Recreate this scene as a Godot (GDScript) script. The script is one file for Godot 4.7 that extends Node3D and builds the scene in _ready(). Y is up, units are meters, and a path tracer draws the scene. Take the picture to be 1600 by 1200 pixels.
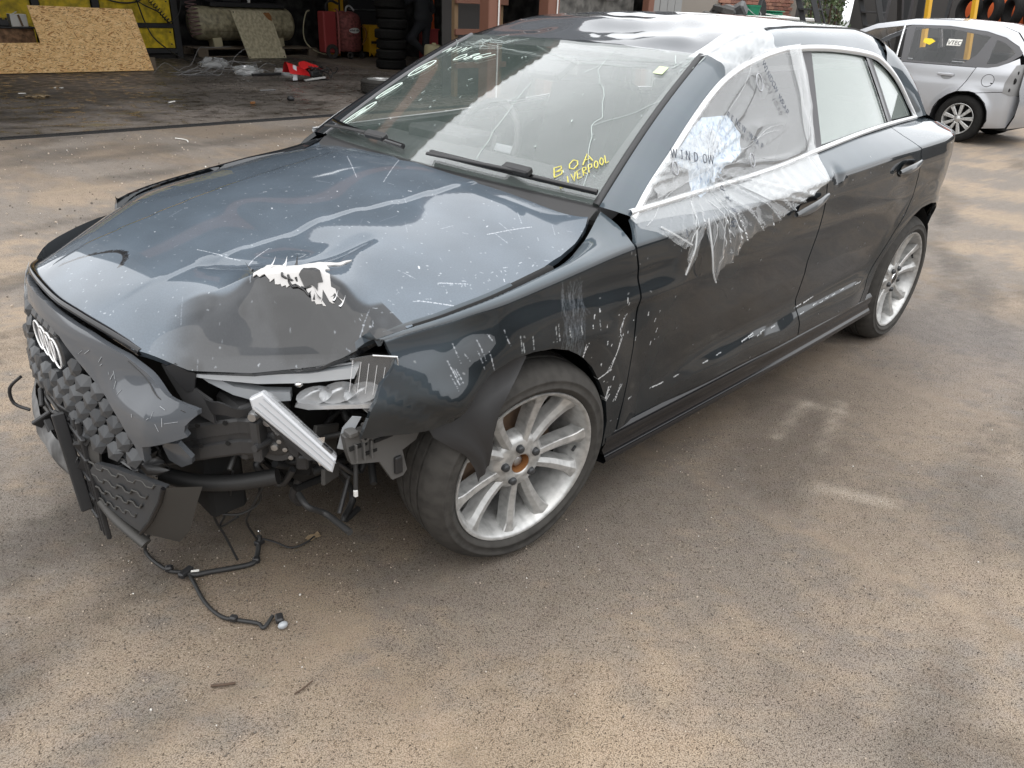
extends Node3D

# A crashed dark grey hatchback in a breaker's yard, in front of an open shed.
# World axes follow the car: x to its tail, y up, z to its left (near) side; origin on the ground under the front axle.

var rng := RandomNumberGenerator.new()
var M := {}
var taken := {}
var CAR: Node3D

# ------------------------------------------------------------------ naming
func numbered(called: String) -> String:
	if not taken.has(called):
		taken[called] = 0
		return called
	taken[called] += 1
	return "%s_%03d" % [called, taken[called]]

func thing(called: String, label: String, category: String, at := Vector3.ZERO, turn := 0.0, group := "") -> Node3D:
	var o := Node3D.new()
	o.name = numbered(called)
	add_child(o)
	o.position = at
	o.rotation.y = turn
	tag(o, label, category, group)
	return o

func tag(o: Node, label: String, category: String, group := "") -> void:
	o.set_meta("label", label)
	o.set_meta("category", category)
	if group != "":
		o.set_meta("group", group)

func obj(called: String, b, m: Material, parent: Node = null) -> MeshInstance3D:
	var o := MeshInstance3D.new()
	o.mesh = b.mesh(m) if b is Shape else b
	if not (b is Shape):
		o.material_override = m
	if parent == null:
		o.name = numbered(called)
		add_child(o)
	else:
		o.name = called
		parent.add_child(o, true)
	return o

func struct(called: String, b, m: Material) -> MeshInstance3D:
	var o := obj(called, b, m)
	o.set_meta("kind", "structure")
	return o

func dup(root: Node3D, called: String, at: Vector3, turn: Vector3, label := "") -> Node3D:
	var r: Node3D = root.duplicate()
	r.name = numbered(called)
	add_child(r)
	r.position = at
	r.rotation = turn
	if label != "":
		r.set_meta("label", label)
	return r

# ------------------------------------------------------------------ shapes
class Shape:
	var v := PackedVector3Array()
	var n := PackedVector3Array()
	var uv := PackedVector2Array()
	var c := PackedColorArray()

	func mesh(m: Material) -> ArrayMesh:
		var a := []
		a.resize(Mesh.ARRAY_MAX)
		a[Mesh.ARRAY_VERTEX] = v
		a[Mesh.ARRAY_NORMAL] = n
		a[Mesh.ARRAY_TEX_UV] = uv
		if c.size() == v.size():
			a[Mesh.ARRAY_COLOR] = c
		var am := ArrayMesh.new()
		am.add_surface_from_arrays(Mesh.PRIMITIVE_TRIANGLES, a)
		am.surface_set_material(0, m)
		return am

	func tri(a: Vector3, b: Vector3, d: Vector3, na: Vector3, nb: Vector3, nd: Vector3, ua := Vector2.ZERO, ub := Vector2.ZERO, ud := Vector2.ZERO) -> void:
		var g := (d - a).cross(b - a)
		if g.dot(na + nb + nd) < 0.0:
			v.append_array([a, d, b]); n.append_array([na, nd, nb]); uv.append_array([ua, ud, ub])
		else:
			v.append_array([a, b, d]); n.append_array([na, nb, nd]); uv.append_array([ua, ub, ud])

	# flat quad a b d e round its edge, facing away from the point "inside"
	func quad(a: Vector3, b: Vector3, d: Vector3, e: Vector3, inside: Vector3, s := 1.0) -> void:
		var g := (d - a).cross(e - b)
		if g.length_squared() < 1e-14:
			return
		g = g.normalized()
		if g.dot((a + b + d + e) * 0.25 - inside) < 0.0:
			g = -g
		var t := (b - a).normalized()
		var w := g.cross(t)
		var f := func(p: Vector3) -> Vector2: return Vector2((p - a).dot(t), (p - a).dot(w)) * s
		tri(a, b, d, g, g, g, f.call(a), f.call(b), f.call(d))
		tri(a, d, e, g, g, g, f.call(a), f.call(d), f.call(e))

	# bevelled box: centre, size, basis
	func box(at: Vector3, size: Vector3, bevel := 0.0, bs := Basis()) -> Shape:
		var h := size * 0.5
		var k := minf(bevel, minf(h.x, minf(h.y, h.z)) * 0.45)
		var P := func(x: float, y: float, z: float) -> Vector3: return at + bs * Vector3(x, y, z)
		for ax in 3:
			for sg in [-1.0, 1.0]:
				var q := []
				for ij in [[-1, -1], [1, -1], [1, 1], [-1, 1]]:
					var p := Vector3.ZERO
					p[ax] = h[ax] * sg
					p[(ax + 1) % 3] = (h[(ax + 1) % 3] - k) * ij[0]
					p[(ax + 2) % 3] = (h[(ax + 2) % 3] - k) * ij[1]
					q.append(P.call(p.x, p.y, p.z))
				quad(q[0], q[1], q[2], q[3], at)
		if k > 0.0:
			for ax in 3:
				var a1 := (ax + 1) % 3
				var a2 := (ax + 2) % 3
				for s1 in [-1.0, 1.0]:
					for s2 in [-1.0, 1.0]:
						var q := []
						for e in [[-1, 0], [1, 0], [1, 1], [-1, 1]]:
							var p := Vector3.ZERO
							p[ax] = (h[ax] - k) * e[0]
							p[a1] = (h[a1] - (k if e[1] == 1 else 0.0)) * s1
							p[a2] = (h[a2] - (k if e[1] == 0 else 0.0)) * s2
							q.append(P.call(p.x, p.y, p.z))
						quad(q[0], q[1], q[2], q[3], at)
			for sx in [-1.0, 1.0]:
				for sy in [-1.0, 1.0]:
					for sz in [-1.0, 1.0]:
						var a: Vector3 = P.call(h.x * sx, (h.y - k) * sy, (h.z - k) * sz)
						var b: Vector3 = P.call((h.x - k) * sx, h.y * sy, (h.z - k) * sz)
						var d: Vector3 = P.call((h.x - k) * sx, (h.y - k) * sy, h.z * sz)
						var nn := bs * Vector3(sx, sy, sz).normalized()
						tri(a, b, d, nn, nn, nn)
		return self

	# grid of points rows x cols, smooth; faces away from "inside" (per grid centre)
	func grid(rows: Array, inside: Vector3, us := 1.0, vs := 1.0, flip := false) -> Shape:
		var R := rows.size()
		var C: int = rows[0].size()
		var N := []
		var vote := 0.0
		for i in R:
			var nr := PackedVector3Array()
			for j in C:
				var du: Vector3 = rows[mini(i + 1, R - 1)][j] - rows[maxi(i - 1, 0)][j]
				var dv: Vector3 = rows[i][mini(j + 1, C - 1)] - rows[i][maxi(j - 1, 0)]
				var g := du.cross(dv).normalized()
				nr.append(g)
				vote += g.dot(rows[i][j] - inside)
			N.append(nr)
		var sg := -1.0 if (vote < 0.0) != flip else 1.0
		for i in R - 1:
			for j in C - 1:
				var a := Vector2(us * j / (C - 1), vs * i / (R - 1))
				var e := Vector2(us * (j + 1) / (C - 1), vs * (i + 1) / (R - 1))
				tri(rows[i][j], rows[i][j + 1], rows[i + 1][j + 1], N[i][j] * sg, N[i][j + 1] * sg, N[i + 1][j + 1] * sg, a, Vector2(e.x, a.y), e)
				tri(rows[i][j], rows[i + 1][j + 1], rows[i + 1][j], N[i][j] * sg, N[i + 1][j + 1] * sg, N[i + 1][j] * sg, a, e, Vector2(a.x, e.y))
		return self

	# tube along points; r one radius or one per point
	func tube(pts: PackedVector3Array, r, sides := 8, caps := true, flat := 1.0) -> Shape:
		var m := pts.size()
		var up := Vector3.UP
		var ring := []
		var nor := []
		for i in m:
			var t := (pts[mini(i + 1, m - 1)] - pts[maxi(i - 1, 0)]).normalized()
			if absf(t.dot(up)) > 0.95:
				up = Vector3.RIGHT if absf(t.x) < 0.9 else Vector3.BACK
			var a := t.cross(up).normalized()
			var b := a.cross(t).normalized()
			up = b
			var rr: float = r[i] if (r is Array or r is PackedFloat32Array) else r
			var pr := PackedVector3Array()
			var nr := PackedVector3Array()
			for k in sides + 1:
				var th := TAU * k / sides
				var d := a * cos(th) + b * sin(th) * flat
				pr.append(pts[i] + d * rr)
				nr.append((a * cos(th) * flat + b * sin(th)).normalized())
			ring.append(pr)
			nor.append(nr)
		for i in m - 1:
			for k in sides:
				var u0 := Vector2(float(k) / sides, i)
				var u1 := Vector2(float(k + 1) / sides, i + 1)
				tri(ring[i][k], ring[i][k + 1], ring[i + 1][k + 1], nor[i][k], nor[i][k + 1], nor[i + 1][k + 1], u0, Vector2(u1.x, u0.y), u1)
				tri(ring[i][k], ring[i + 1][k + 1], ring[i + 1][k], nor[i][k], nor[i + 1][k + 1], nor[i + 1][k], u0, u1, Vector2(u0.x, u1.y))
		if caps:
			for e in [0, m - 1]:
				var nn := (pts[0] - pts[1]).normalized() if e == 0 else (pts[m - 1] - pts[m - 2]).normalized()
				for k in sides:
					tri(pts[e], ring[e][k], ring[e][k + 1], nn, nn, nn)
		return self

	# lathe about the local z axis: profile of (radius, z); points closer than 1e-6 make a hard edge
	func lathe(pr: PackedVector2Array, segs := 32, X := Transform3D(), closed := false, us := 1.0) -> Shape:
		var m := pr.size()
		var nrm := []
		for i in m - 1:
			var t := pr[i + 1] - pr[i]
			nrm.append(Vector2(t.y, -t.x).normalized() if t.length() > 1e-9 else Vector2.ZERO)
		for i in m - 1:
			if (pr[i + 1] - pr[i]).length() < 1e-6:
				continue
			var n0: Vector2 = nrm[i]
			var n1: Vector2 = nrm[i]
			var pi := i - 1 if i > 0 else (m - 2 if closed else -1)
			var ni := i + 1 if i < m - 2 else (0 if closed else -1)
			if pi >= 0 and nrm[pi].dot(nrm[i]) > 0.55:
				n0 = (nrm[pi] + nrm[i]).normalized()
			if ni >= 0 and nrm[ni].dot(nrm[i]) > 0.55:
				n1 = (nrm[ni] + nrm[i]).normalized()
			for k in segs:
				var q := []
				for e in [[i, k, n0], [i, k + 1, n0], [i + 1, k + 1, n1], [i + 1, k, n1]]:
					var th: float = TAU * e[1] / segs
					var p: Vector2 = pr[e[0]]
					var w: Vector2 = e[2]
					q.append([X * Vector3(p.x * cos(th), p.x * sin(th), p.y), X.basis * Vector3(w.x * cos(th), w.x * sin(th), w.y), Vector2(us * e[1] / segs, float(e[0]) / (m - 1))])
				tri(q[0][0], q[1][0], q[2][0], q[0][1], q[1][1], q[2][1], q[0][2], q[1][2], q[2][2])
				tri(q[0][0], q[2][0], q[3][0], q[0][1], q[2][1], q[3][1], q[0][2], q[2][2], q[3][2])
		return self

	# polygon in the local xy plane pushed out along z from 0 to depth
	func prism(poly: PackedVector2Array, depth: float, X := Transform3D(), bevel := 0.0) -> Shape:
		var front := poly
		if bevel > 0.0:
			var o := Geometry2D.offset_polygon(poly, -bevel)
			if o.size() == 1 and o[0].size() == poly.size():
				# keep the order of the points: match nearest
				front = PackedVector2Array()
				for p in poly:
					var best: Vector2 = o[0][0]
					for w in o[0]:
						if w.distance_to(p) < best.distance_to(p):
							best = w
					front.append(best)
			else:
				bevel = 0.0
		var cc := Vector2.ZERO
		for p in poly:
			cc += p / poly.size()
		var ids := Geometry2D.triangulate_polygon(front)
		for s in [0, 1]:
			var pl := front if s == 1 else poly
			var nn := X.basis * Vector3(0, 0, 1 if s == 1 else -1) * signf(depth)
			nn = nn.normalized()
			var z := depth if s == 1 else 0.0
			var id2 := ids if s == 1 else Geometry2D.triangulate_polygon(poly)
			for i in range(0, id2.size(), 3):
				var q := []
				for k in 3:
					q.append(X * Vector3(pl[id2[i + k]].x, pl[id2[i + k]].y, z))
				tri(q[0], q[1], q[2], nn, nn, nn, pl[id2[i]], pl[id2[i + 1]], pl[id2[i + 2]])
		var m := poly.size()
		var cw := Geometry2D.is_polygon_clockwise(poly)
		for i in m:
			var a := poly[i]
			var b := poly[(i + 1) % m]
			var t := (b - a).normalized()
			var nn2 := Vector2(t.y, -t.x) if not cw else Vector2(-t.y, t.x)
			var nn := (X.basis * Vector3(nn2.x, nn2.y, 0)).normalized()
			var z1 := depth - bevel * signf(depth)
			var p := [X * Vector3(a.x, a.y, 0), X * Vector3(b.x, b.y, 0), X * Vector3(b.x, b.y, z1), X * Vector3(a.x, a.y, z1)]
			tri(p[0], p[1], p[2], nn, nn, nn, Vector2(0, 0), Vector2(0.1, 0), Vector2(0.1, 0.1))
			tri(p[0], p[2], p[3], nn, nn, nn, Vector2(0, 0), Vector2(0.1, 0.1), Vector2(0, 0.1))
			if bevel > 0.0:
				var fa := X * Vector3(front[i].x, front[i].y, depth)
				var fb := X * Vector3(front[(i + 1) % m].x, front[(i + 1) % m].y, depth)
				var nb := (nn + (X.basis * Vector3(0, 0, signf(depth))).normalized()).normalized()
				tri(p[3], p[2], fb, nb, nb, nb)
				tri(p[3], fb, fa, nb, nb, nb)
		return self

	func ball(at: Vector3, r: Vector3, segs := 14, rings := 8) -> Shape:
		var rows := []
		for i in rings + 1:
			var ph := PI * i / rings
			var row := PackedVector3Array()
			for k in segs + 1:
				var th := TAU * k / segs
				row.append(at + Vector3(sin(ph) * cos(th) * r.x, cos(ph) * r.y, sin(ph) * sin(th) * r.z))
			rows.append(row)
		for i in rings:
			for k in segs:
				var q := [rows[i][k], rows[i][k + 1], rows[i + 1][k + 1], rows[i + 1][k]]
				var w := []
				for p in q:
					w.append(((p - at) / (r * r)).normalized())
				tri(q[0], q[1], q[2], w[0], w[1], w[2])
				tri(q[0], q[2], q[3], w[0], w[2], w[3])
		return self

	# A skin: polygon in (u, v) carried by f(u, v) -> Vector3, meshed on a grid of "step", with an edge turned in by "rim".
	# uvr maps (u, v) to texture space.
	func skin(poly: PackedVector2Array, f: Callable, step: float, rim: float, inside: Vector3, uvr := Rect2(0, 0, 1, 1), eps := 0.003) -> Shape:
		var dense := PackedVector2Array()
		for i in poly.size():
			var a := poly[i]
			var b := poly[(i + 1) % poly.size()]
			var k := maxi(1, int(ceil(a.distance_to(b) / step)))
			for j in k:
				dense.append(a.lerp(b, float(j) / k))
		var lo := dense[0]
		var hi := dense[0]
		for p in dense:
			lo = lo.min(p)
			hi = hi.max(p)
		lo -= Vector2(step, step) * 0.37
		var nx := int(ceil((hi.x - lo.x) / step)) + 1
		var ny := int(ceil((hi.y - lo.y) / step)) + 1
		var edge := {}
		for i in dense.size():
			var a := dense[i]
			var b := dense[(i + 1) % dense.size()]
			for j in 9:
				var p := (a.lerp(b, j / 8.0) - lo) / step
				edge[Vector2i(int(floor(p.x)), int(floor(p.y)))] = true
		var pc := {}
		var nc := {}
		var vert := func(p: Vector2) -> void:
			if pc.has(p):
				return
			var q: Vector3 = f.call(p.x, p.y)
			var du: Vector3 = f.call(p.x + eps, p.y) - f.call(p.x - eps, p.y)
			var dv: Vector3 = f.call(p.x, p.y + eps) - f.call(p.x, p.y - eps)
			var g := du.cross(dv).normalized()
			if g.dot(q - inside) < 0.0:
				g = -g
			pc[p] = q
			nc[p] = g
		for i in nx:
			for j in ny:
				var a := lo + Vector2(i, j) * step
				var cell := PackedVector2Array([a, lo + Vector2(i + 1, j) * step, lo + Vector2(i + 1, j + 1) * step, lo + Vector2(i, j + 1) * step])
				var pieces := []
				if edge.has(Vector2i(i, j)):
					pieces = Geometry2D.intersect_polygons(cell, dense)
				elif Geometry2D.is_point_in_polygon(a + Vector2(step, step) * 0.5, dense):
					pieces = [cell]
				for pl in pieces:
					if pl.size() < 3:
						continue
					var ids := PackedInt32Array([0, 1, 2, 0, 2, 3]) if pl.size() == 4 and pieces[0] == cell else Geometry2D.triangulate_polygon(pl)
					for p in pl:
						vert.call(p)
					for k in range(0, ids.size(), 3):
						var p0: Vector2 = pl[ids[k]]
						var p1: Vector2 = pl[ids[k + 1]]
						var p2: Vector2 = pl[ids[k + 2]]
						tri(pc[p0], pc[p1], pc[p2], nc[p0], nc[p1], nc[p2], (p0 - uvr.position) / uvr.size, (p1 - uvr.position) / uvr.size, (p2 - uvr.position) / uvr.size)
		if rim > 0.0:
			var cw := Geometry2D.is_polygon_clockwise(dense)
			for i in dense.size():
				var a := dense[i]
				var b := dense[(i + 1) % dense.size()]
				vert.call(a)
				vert.call(b)
				var t := (b - a).normalized()
				var o2 := Vector2(t.y, -t.x) if not cw else Vector2(-t.y, t.x)
				var pa: Vector3 = pc[a]
				var pb: Vector3 = pc[b]
				var ia: Vector3 = pa - nc[a] * rim
				var ib: Vector3 = pb - nc[b] * rim
				var g := (pb - pa).cross(nc[a]).normalized()
				var od: Vector3 = f.call(a.x + o2.x * eps, a.y + o2.y * eps) - pa
				if g.dot(od) < 0.0:
					g = -g
				var ua := (a - uvr.position) / uvr.size
				tri(pa, pb, ib, g, g, g, ua, ua, ua)
				tri(pa, ib, ia, g, g, g, ua, ua, ua)
		return self

# ------------------------------------------------------------------ small maths
# smooth curve through points (x, y), monotone in x
func cv(p: PackedVector2Array, x: float) -> float:
	var m := p.size()
	if x <= p[0].x:
		return p[0].y
	if x >= p[m - 1].x:
		return p[m - 1].y
	var i := 0
	while p[i + 1].x < x:
		i += 1
	var h := p[i + 1].x - p[i].x
	var s := (p[i + 1].y - p[i].y) / h
	var t0 := s
	var t1 := s
	if i > 0:
		var s0 := (p[i].y - p[i - 1].y) / (p[i].x - p[i - 1].x)
		t0 = 0.0 if s0 * s <= 0.0 else 2.0 * s0 * s / (s0 + s)
	if i < m - 2:
		var s2 := (p[i + 2].y - p[i + 1].y) / (p[i + 2].x - p[i + 1].x)
		t1 = 0.0 if s2 * s <= 0.0 else 2.0 * s2 * s / (s2 + s)
	var t := (x - p[i].x) / h
	var t2 := t * t
	var t3 := t2 * t
	return p[i].y * (2.0 * t3 - 3.0 * t2 + 1.0) + t0 * h * (t3 - 2.0 * t2 + t) + p[i + 1].y * (3.0 * t2 - 2.0 * t3) + t1 * h * (t3 - t2)

func pv(a: Array) -> PackedVector2Array:
	var r := PackedVector2Array()
	for i in range(0, a.size(), 2):
		r.append(Vector2(a[i], a[i + 1]))
	return r

func pv3(a: Array) -> PackedVector3Array:
	var r := PackedVector3Array()
	for i in range(0, a.size(), 3):
		r.append(Vector3(a[i], a[i + 1], a[i + 2]))
	return r

# Catmull-Rom through points
func smooth(p: PackedVector3Array, per := 6) -> PackedVector3Array:
	var r := PackedVector3Array()
	for i in p.size() - 1:
		var p0 := p[maxi(i - 1, 0)]
		var p3 := p[mini(i + 2, p.size() - 1)]
		for k in per:
			r.append(p[i].cubic_interpolate(p[i + 1], p0, p3, float(k) / per))
	r.append(p[p.size() - 1])
	return r

func resample(p: PackedVector3Array, count: int) -> PackedVector3Array:
	var cu := Curve3D.new()
	cu.bake_interval = 0.01
	for q in p:
		cu.add_point(q)
	var L := cu.get_baked_length()
	var r := PackedVector3Array()
	for i in count:
		r.append(cu.sample_baked(L * i / (count - 1)))
	return r

func bump(x: float, y: float, cx: float, cy: float, rx: float, ry: float) -> float:
	var d := ((x - cx) / rx) ** 2 + ((y - cy) / ry) ** 2
	return exp(-d)

func lin(r: float, g: float, b: float, a := 1.0) -> Color:
	var q := Color(r, g, b).linear_to_srgb()
	q.a = a
	return q

func mat(called: String, col: Color, rough := 0.6, metal := 0.0, spec := 0.5) -> StandardMaterial3D:
	var m := StandardMaterial3D.new()
	m.resource_name = called
	m.albedo_color = col
	m.roughness = rough
	m.metallic = metal
	m.metallic_specular = spec
	M[called] = m
	return m

func noise_img(size: int, freq: float, sd: int, type := FastNoiseLite.TYPE_SIMPLEX_SMOOTH, oct := 3) -> Image:
	var f := FastNoiseLite.new()
	f.noise_type = type
	f.seed = sd
	f.frequency = freq
	f.fractal_octaves = oct
	var im := f.get_seamless_image(size, size, false, false, 0.15)
	im.convert(Image.FORMAT_L8)
	return im

func tex(im: Image) -> ImageTexture:
	return ImageTexture.create_from_image(im)

# line of colour with round ends drawn into an image
func stroke(im: Image, a: Vector2, b: Vector2, w: float, col: Color, ragged := 0.0) -> void:
	var L := a.distance_to(b)
	var steps := maxi(1, int(L))
	for i in steps + 1:
		var p := a.lerp(b, float(i) / steps)
		var r := w * (1.0 - ragged * rng.randf())
		if ragged > 0.0 and rng.randf() < ragged * 0.4:
			continue
		var x0 := int(p.x - r)
		var y0 := int(p.y - r)
		for yy in range(y0, int(p.y + r) + 1):
			for xx in range(x0, int(p.x + r) + 1):
				if xx >= 0 and yy >= 0 and xx < im.get_width() and yy < im.get_height():
					if r < 0.8 or Vector2(xx, yy).distance_to(p) <= r:
						im.set_pixel(xx, yy, im.get_pixel(xx, yy).lerp(Color(col, 1.0), col.a))

func _ready() -> void:
	# camera: 1.48 m up, off the car's front near corner
	var cam := Camera3D.new()
	cam.name = "camera"
	cam.position = Vector3(-1.3128, 1.4756, 2.0844)
	cam.basis = Basis(Vector3.UP, -0.79256) * Basis(Vector3.RIGHT, -0.46727) * Basis(Vector3.BACK, 0.04837)
	cam.fov = 53.784
	cam.near = 0.05
	cam.far = 400.0
	add_child(cam)
	cam.current = true
	var we := WorldEnvironment.new()
	we.name = "world_environment"
	var env := Environment.new()
	env.background_mode = Environment.BG_SKY
	env.tonemap_mode = Environment.TONE_MAPPER_LINEAR
	env.tonemap_exposure = EXPOSURE
	env.sdfgi_enabled = true
	env.ssao_enabled = true
	env.ssil_enabled = true
	var sky := Sky.new()
	sky.sky_material = overcast()
	env.sky = sky
	we.environment = env
	add_child(we)
	var sun := DirectionalLight3D.new()
	sun.name = "sun"
	sun.light_energy = 0.25
	sun.light_angular_distance = 60.0
	sun.light_color = Color(1.0, 0.97, 0.93)
	sun.shadow_enabled = true
	sun.basis = Basis(Vector3.UP, deg_to_rad(-60)) * Basis(Vector3.RIGHT, deg_to_rad(-62))
	add_child(sun)
	make_materials()
	more_materials()
	ground()
	build_all()

const EXPOSURE := 1.12

func overcast() -> PanoramaSkyMaterial:
	# closed cloud: brighter overhead than at the horizon, faintly mottled
	var f := FastNoiseLite.new()
	f.seed = 6
	f.frequency = 1.1
	f.fractal_octaves = 4
	var W := 512
	var H := 256
	var im := Image.create(W, H, false, Image.FORMAT_RGBF)
	for y in H:
		var el := PI * 0.5 - PI * (y + 0.5) / H
		for x in W:
			var az := TAU * x / W
			var d := Vector3(cos(el) * cos(az), sin(el), cos(el) * sin(az))
			var k := 1.62 + 0.75 * maxf(0.0, sin(el))
			var m := f.get_noise_3d(d.x * 1.6, d.y * 3.2, d.z * 1.6)
			k *= 1.0 + 0.16 * m
			if el < 0.0:
				k = 0.5
			im.set_pixel(x, y, Color(k * 0.985, k, k * 1.02))
	var p := PanoramaSkyMaterial.new()
	p.panorama = ImageTexture.create_from_image(im)
	return p

func more_materials() -> void:
	mat("frit", lin(0.012, 0.012, 0.013), 0.5)
	mat("sticker_green", lin(0.5, 0.6, 0.35), 0.7)
	var hp: StandardMaterial3D = M["dark_grey_paint"].duplicate()
	hp.resource_name = "handle_paint"
	hp.albedo_color = lin(0.10, 0.105, 0.11)
	M["handle_paint"] = hp
	mat("rusty_steel", lin(0.16, 0.105, 0.07), 0.7, 0.3)
	mat("dusty_pink", lin(0.20, 0.12, 0.12), 0.7)
	var lr := mat("lamp_red", lin(0.55, 0.01, 0.012), 0.12)
	lr.clearcoat_enabled = true
	var cf := mat("clear_film", Color(lin(0.75, 0.77, 0.78), 0.35), 0.12)
	cf.transparency = BaseMaterial3D.TRANSPARENCY_ALPHA
	var bp: StandardMaterial3D = M["dark_grey_paint"].duplicate()
	bp.resource_name = "bumper_paint"
	bp.albedo_color = lin(0.085, 0.092, 0.102)
	M["bumper_paint"] = bp
	mat("steel_dark", lin(0.045, 0.047, 0.05), 0.5, 0.3)
	mat("lamp_recess", lin(0.22, 0.22, 0.22), 0.5, 0.3)
	(mat("tinted_pane", Color(lin(0.05, 0.055, 0.055), 0.22), 0.03) as StandardMaterial3D).transparency = BaseMaterial3D.TRANSPARENCY_ALPHA
	mat("pale_pane", lin(0.10, 0.115, 0.11), 0.04, 0.35)
	(mat("grit", Color.WHITE, 0.8) as StandardMaterial3D).vertex_color_use_as_albedo = true
	(mat("added_rooflight_pane", Color(lin(0.8, 0.82, 0.82), 0.10), 0.05) as StandardMaterial3D).transparency = BaseMaterial3D.TRANSPARENCY_ALPHA  # for the roof opening added to brighten the shed
	mat("lamp_dark", lin(0.06, 0.065, 0.07), 0.08)
	mat("bracket_grey", lin(0.085, 0.083, 0.08), 0.65)
	mat("beam_black", lin(0.035, 0.035, 0.036), 0.45)
	mat("lamp_pale", lin(0.42, 0.44, 0.46), 0.35)
	mat("film_grey", lin(0.35, 0.36, 0.38), 0.5)
	var cd := mat("clear_drape", Color(lin(0.7, 0.72, 0.73), 0.10), 0.10)
	cd.transparency = BaseMaterial3D.TRANSPARENCY_ALPHA
	var fc := mat("film_crease", Color(lin(0.75, 0.77, 0.78), 0.35), 0.27)
	fc.transparency = BaseMaterial3D.TRANSPARENCY_ALPHA
	grime("scuffed_lip", "dusty_plastic", 2.0, 0.5, 99)
	(M["scuffed_lip"] as StandardMaterial3D).albedo_color = lin(0.16, 0.16, 0.16)
	# blue-white speckled print
	rng.seed = 60
	var im := Image.create(256, 128, false, Image.FORMAT_RGB8)
	im.fill(Color(0.78, 0.84, 0.90))
	for k in 900:
		var p := Vector2(rng.randf() * 256, rng.randf() * 128)
		stroke(im, p, p + Vector2(rng.randfn(0, 2), rng.randfn(0, 2)), rng.randf_range(0.6, 1.6), Color(0.92, 0.94, 0.96, 0.8) if k % 2 else Color(0.42, 0.55, 0.72, 0.6))
	var bs := mat("blue_print", Color.WHITE, 0.5)
	bs.albedo_texture = tex(im)

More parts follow.
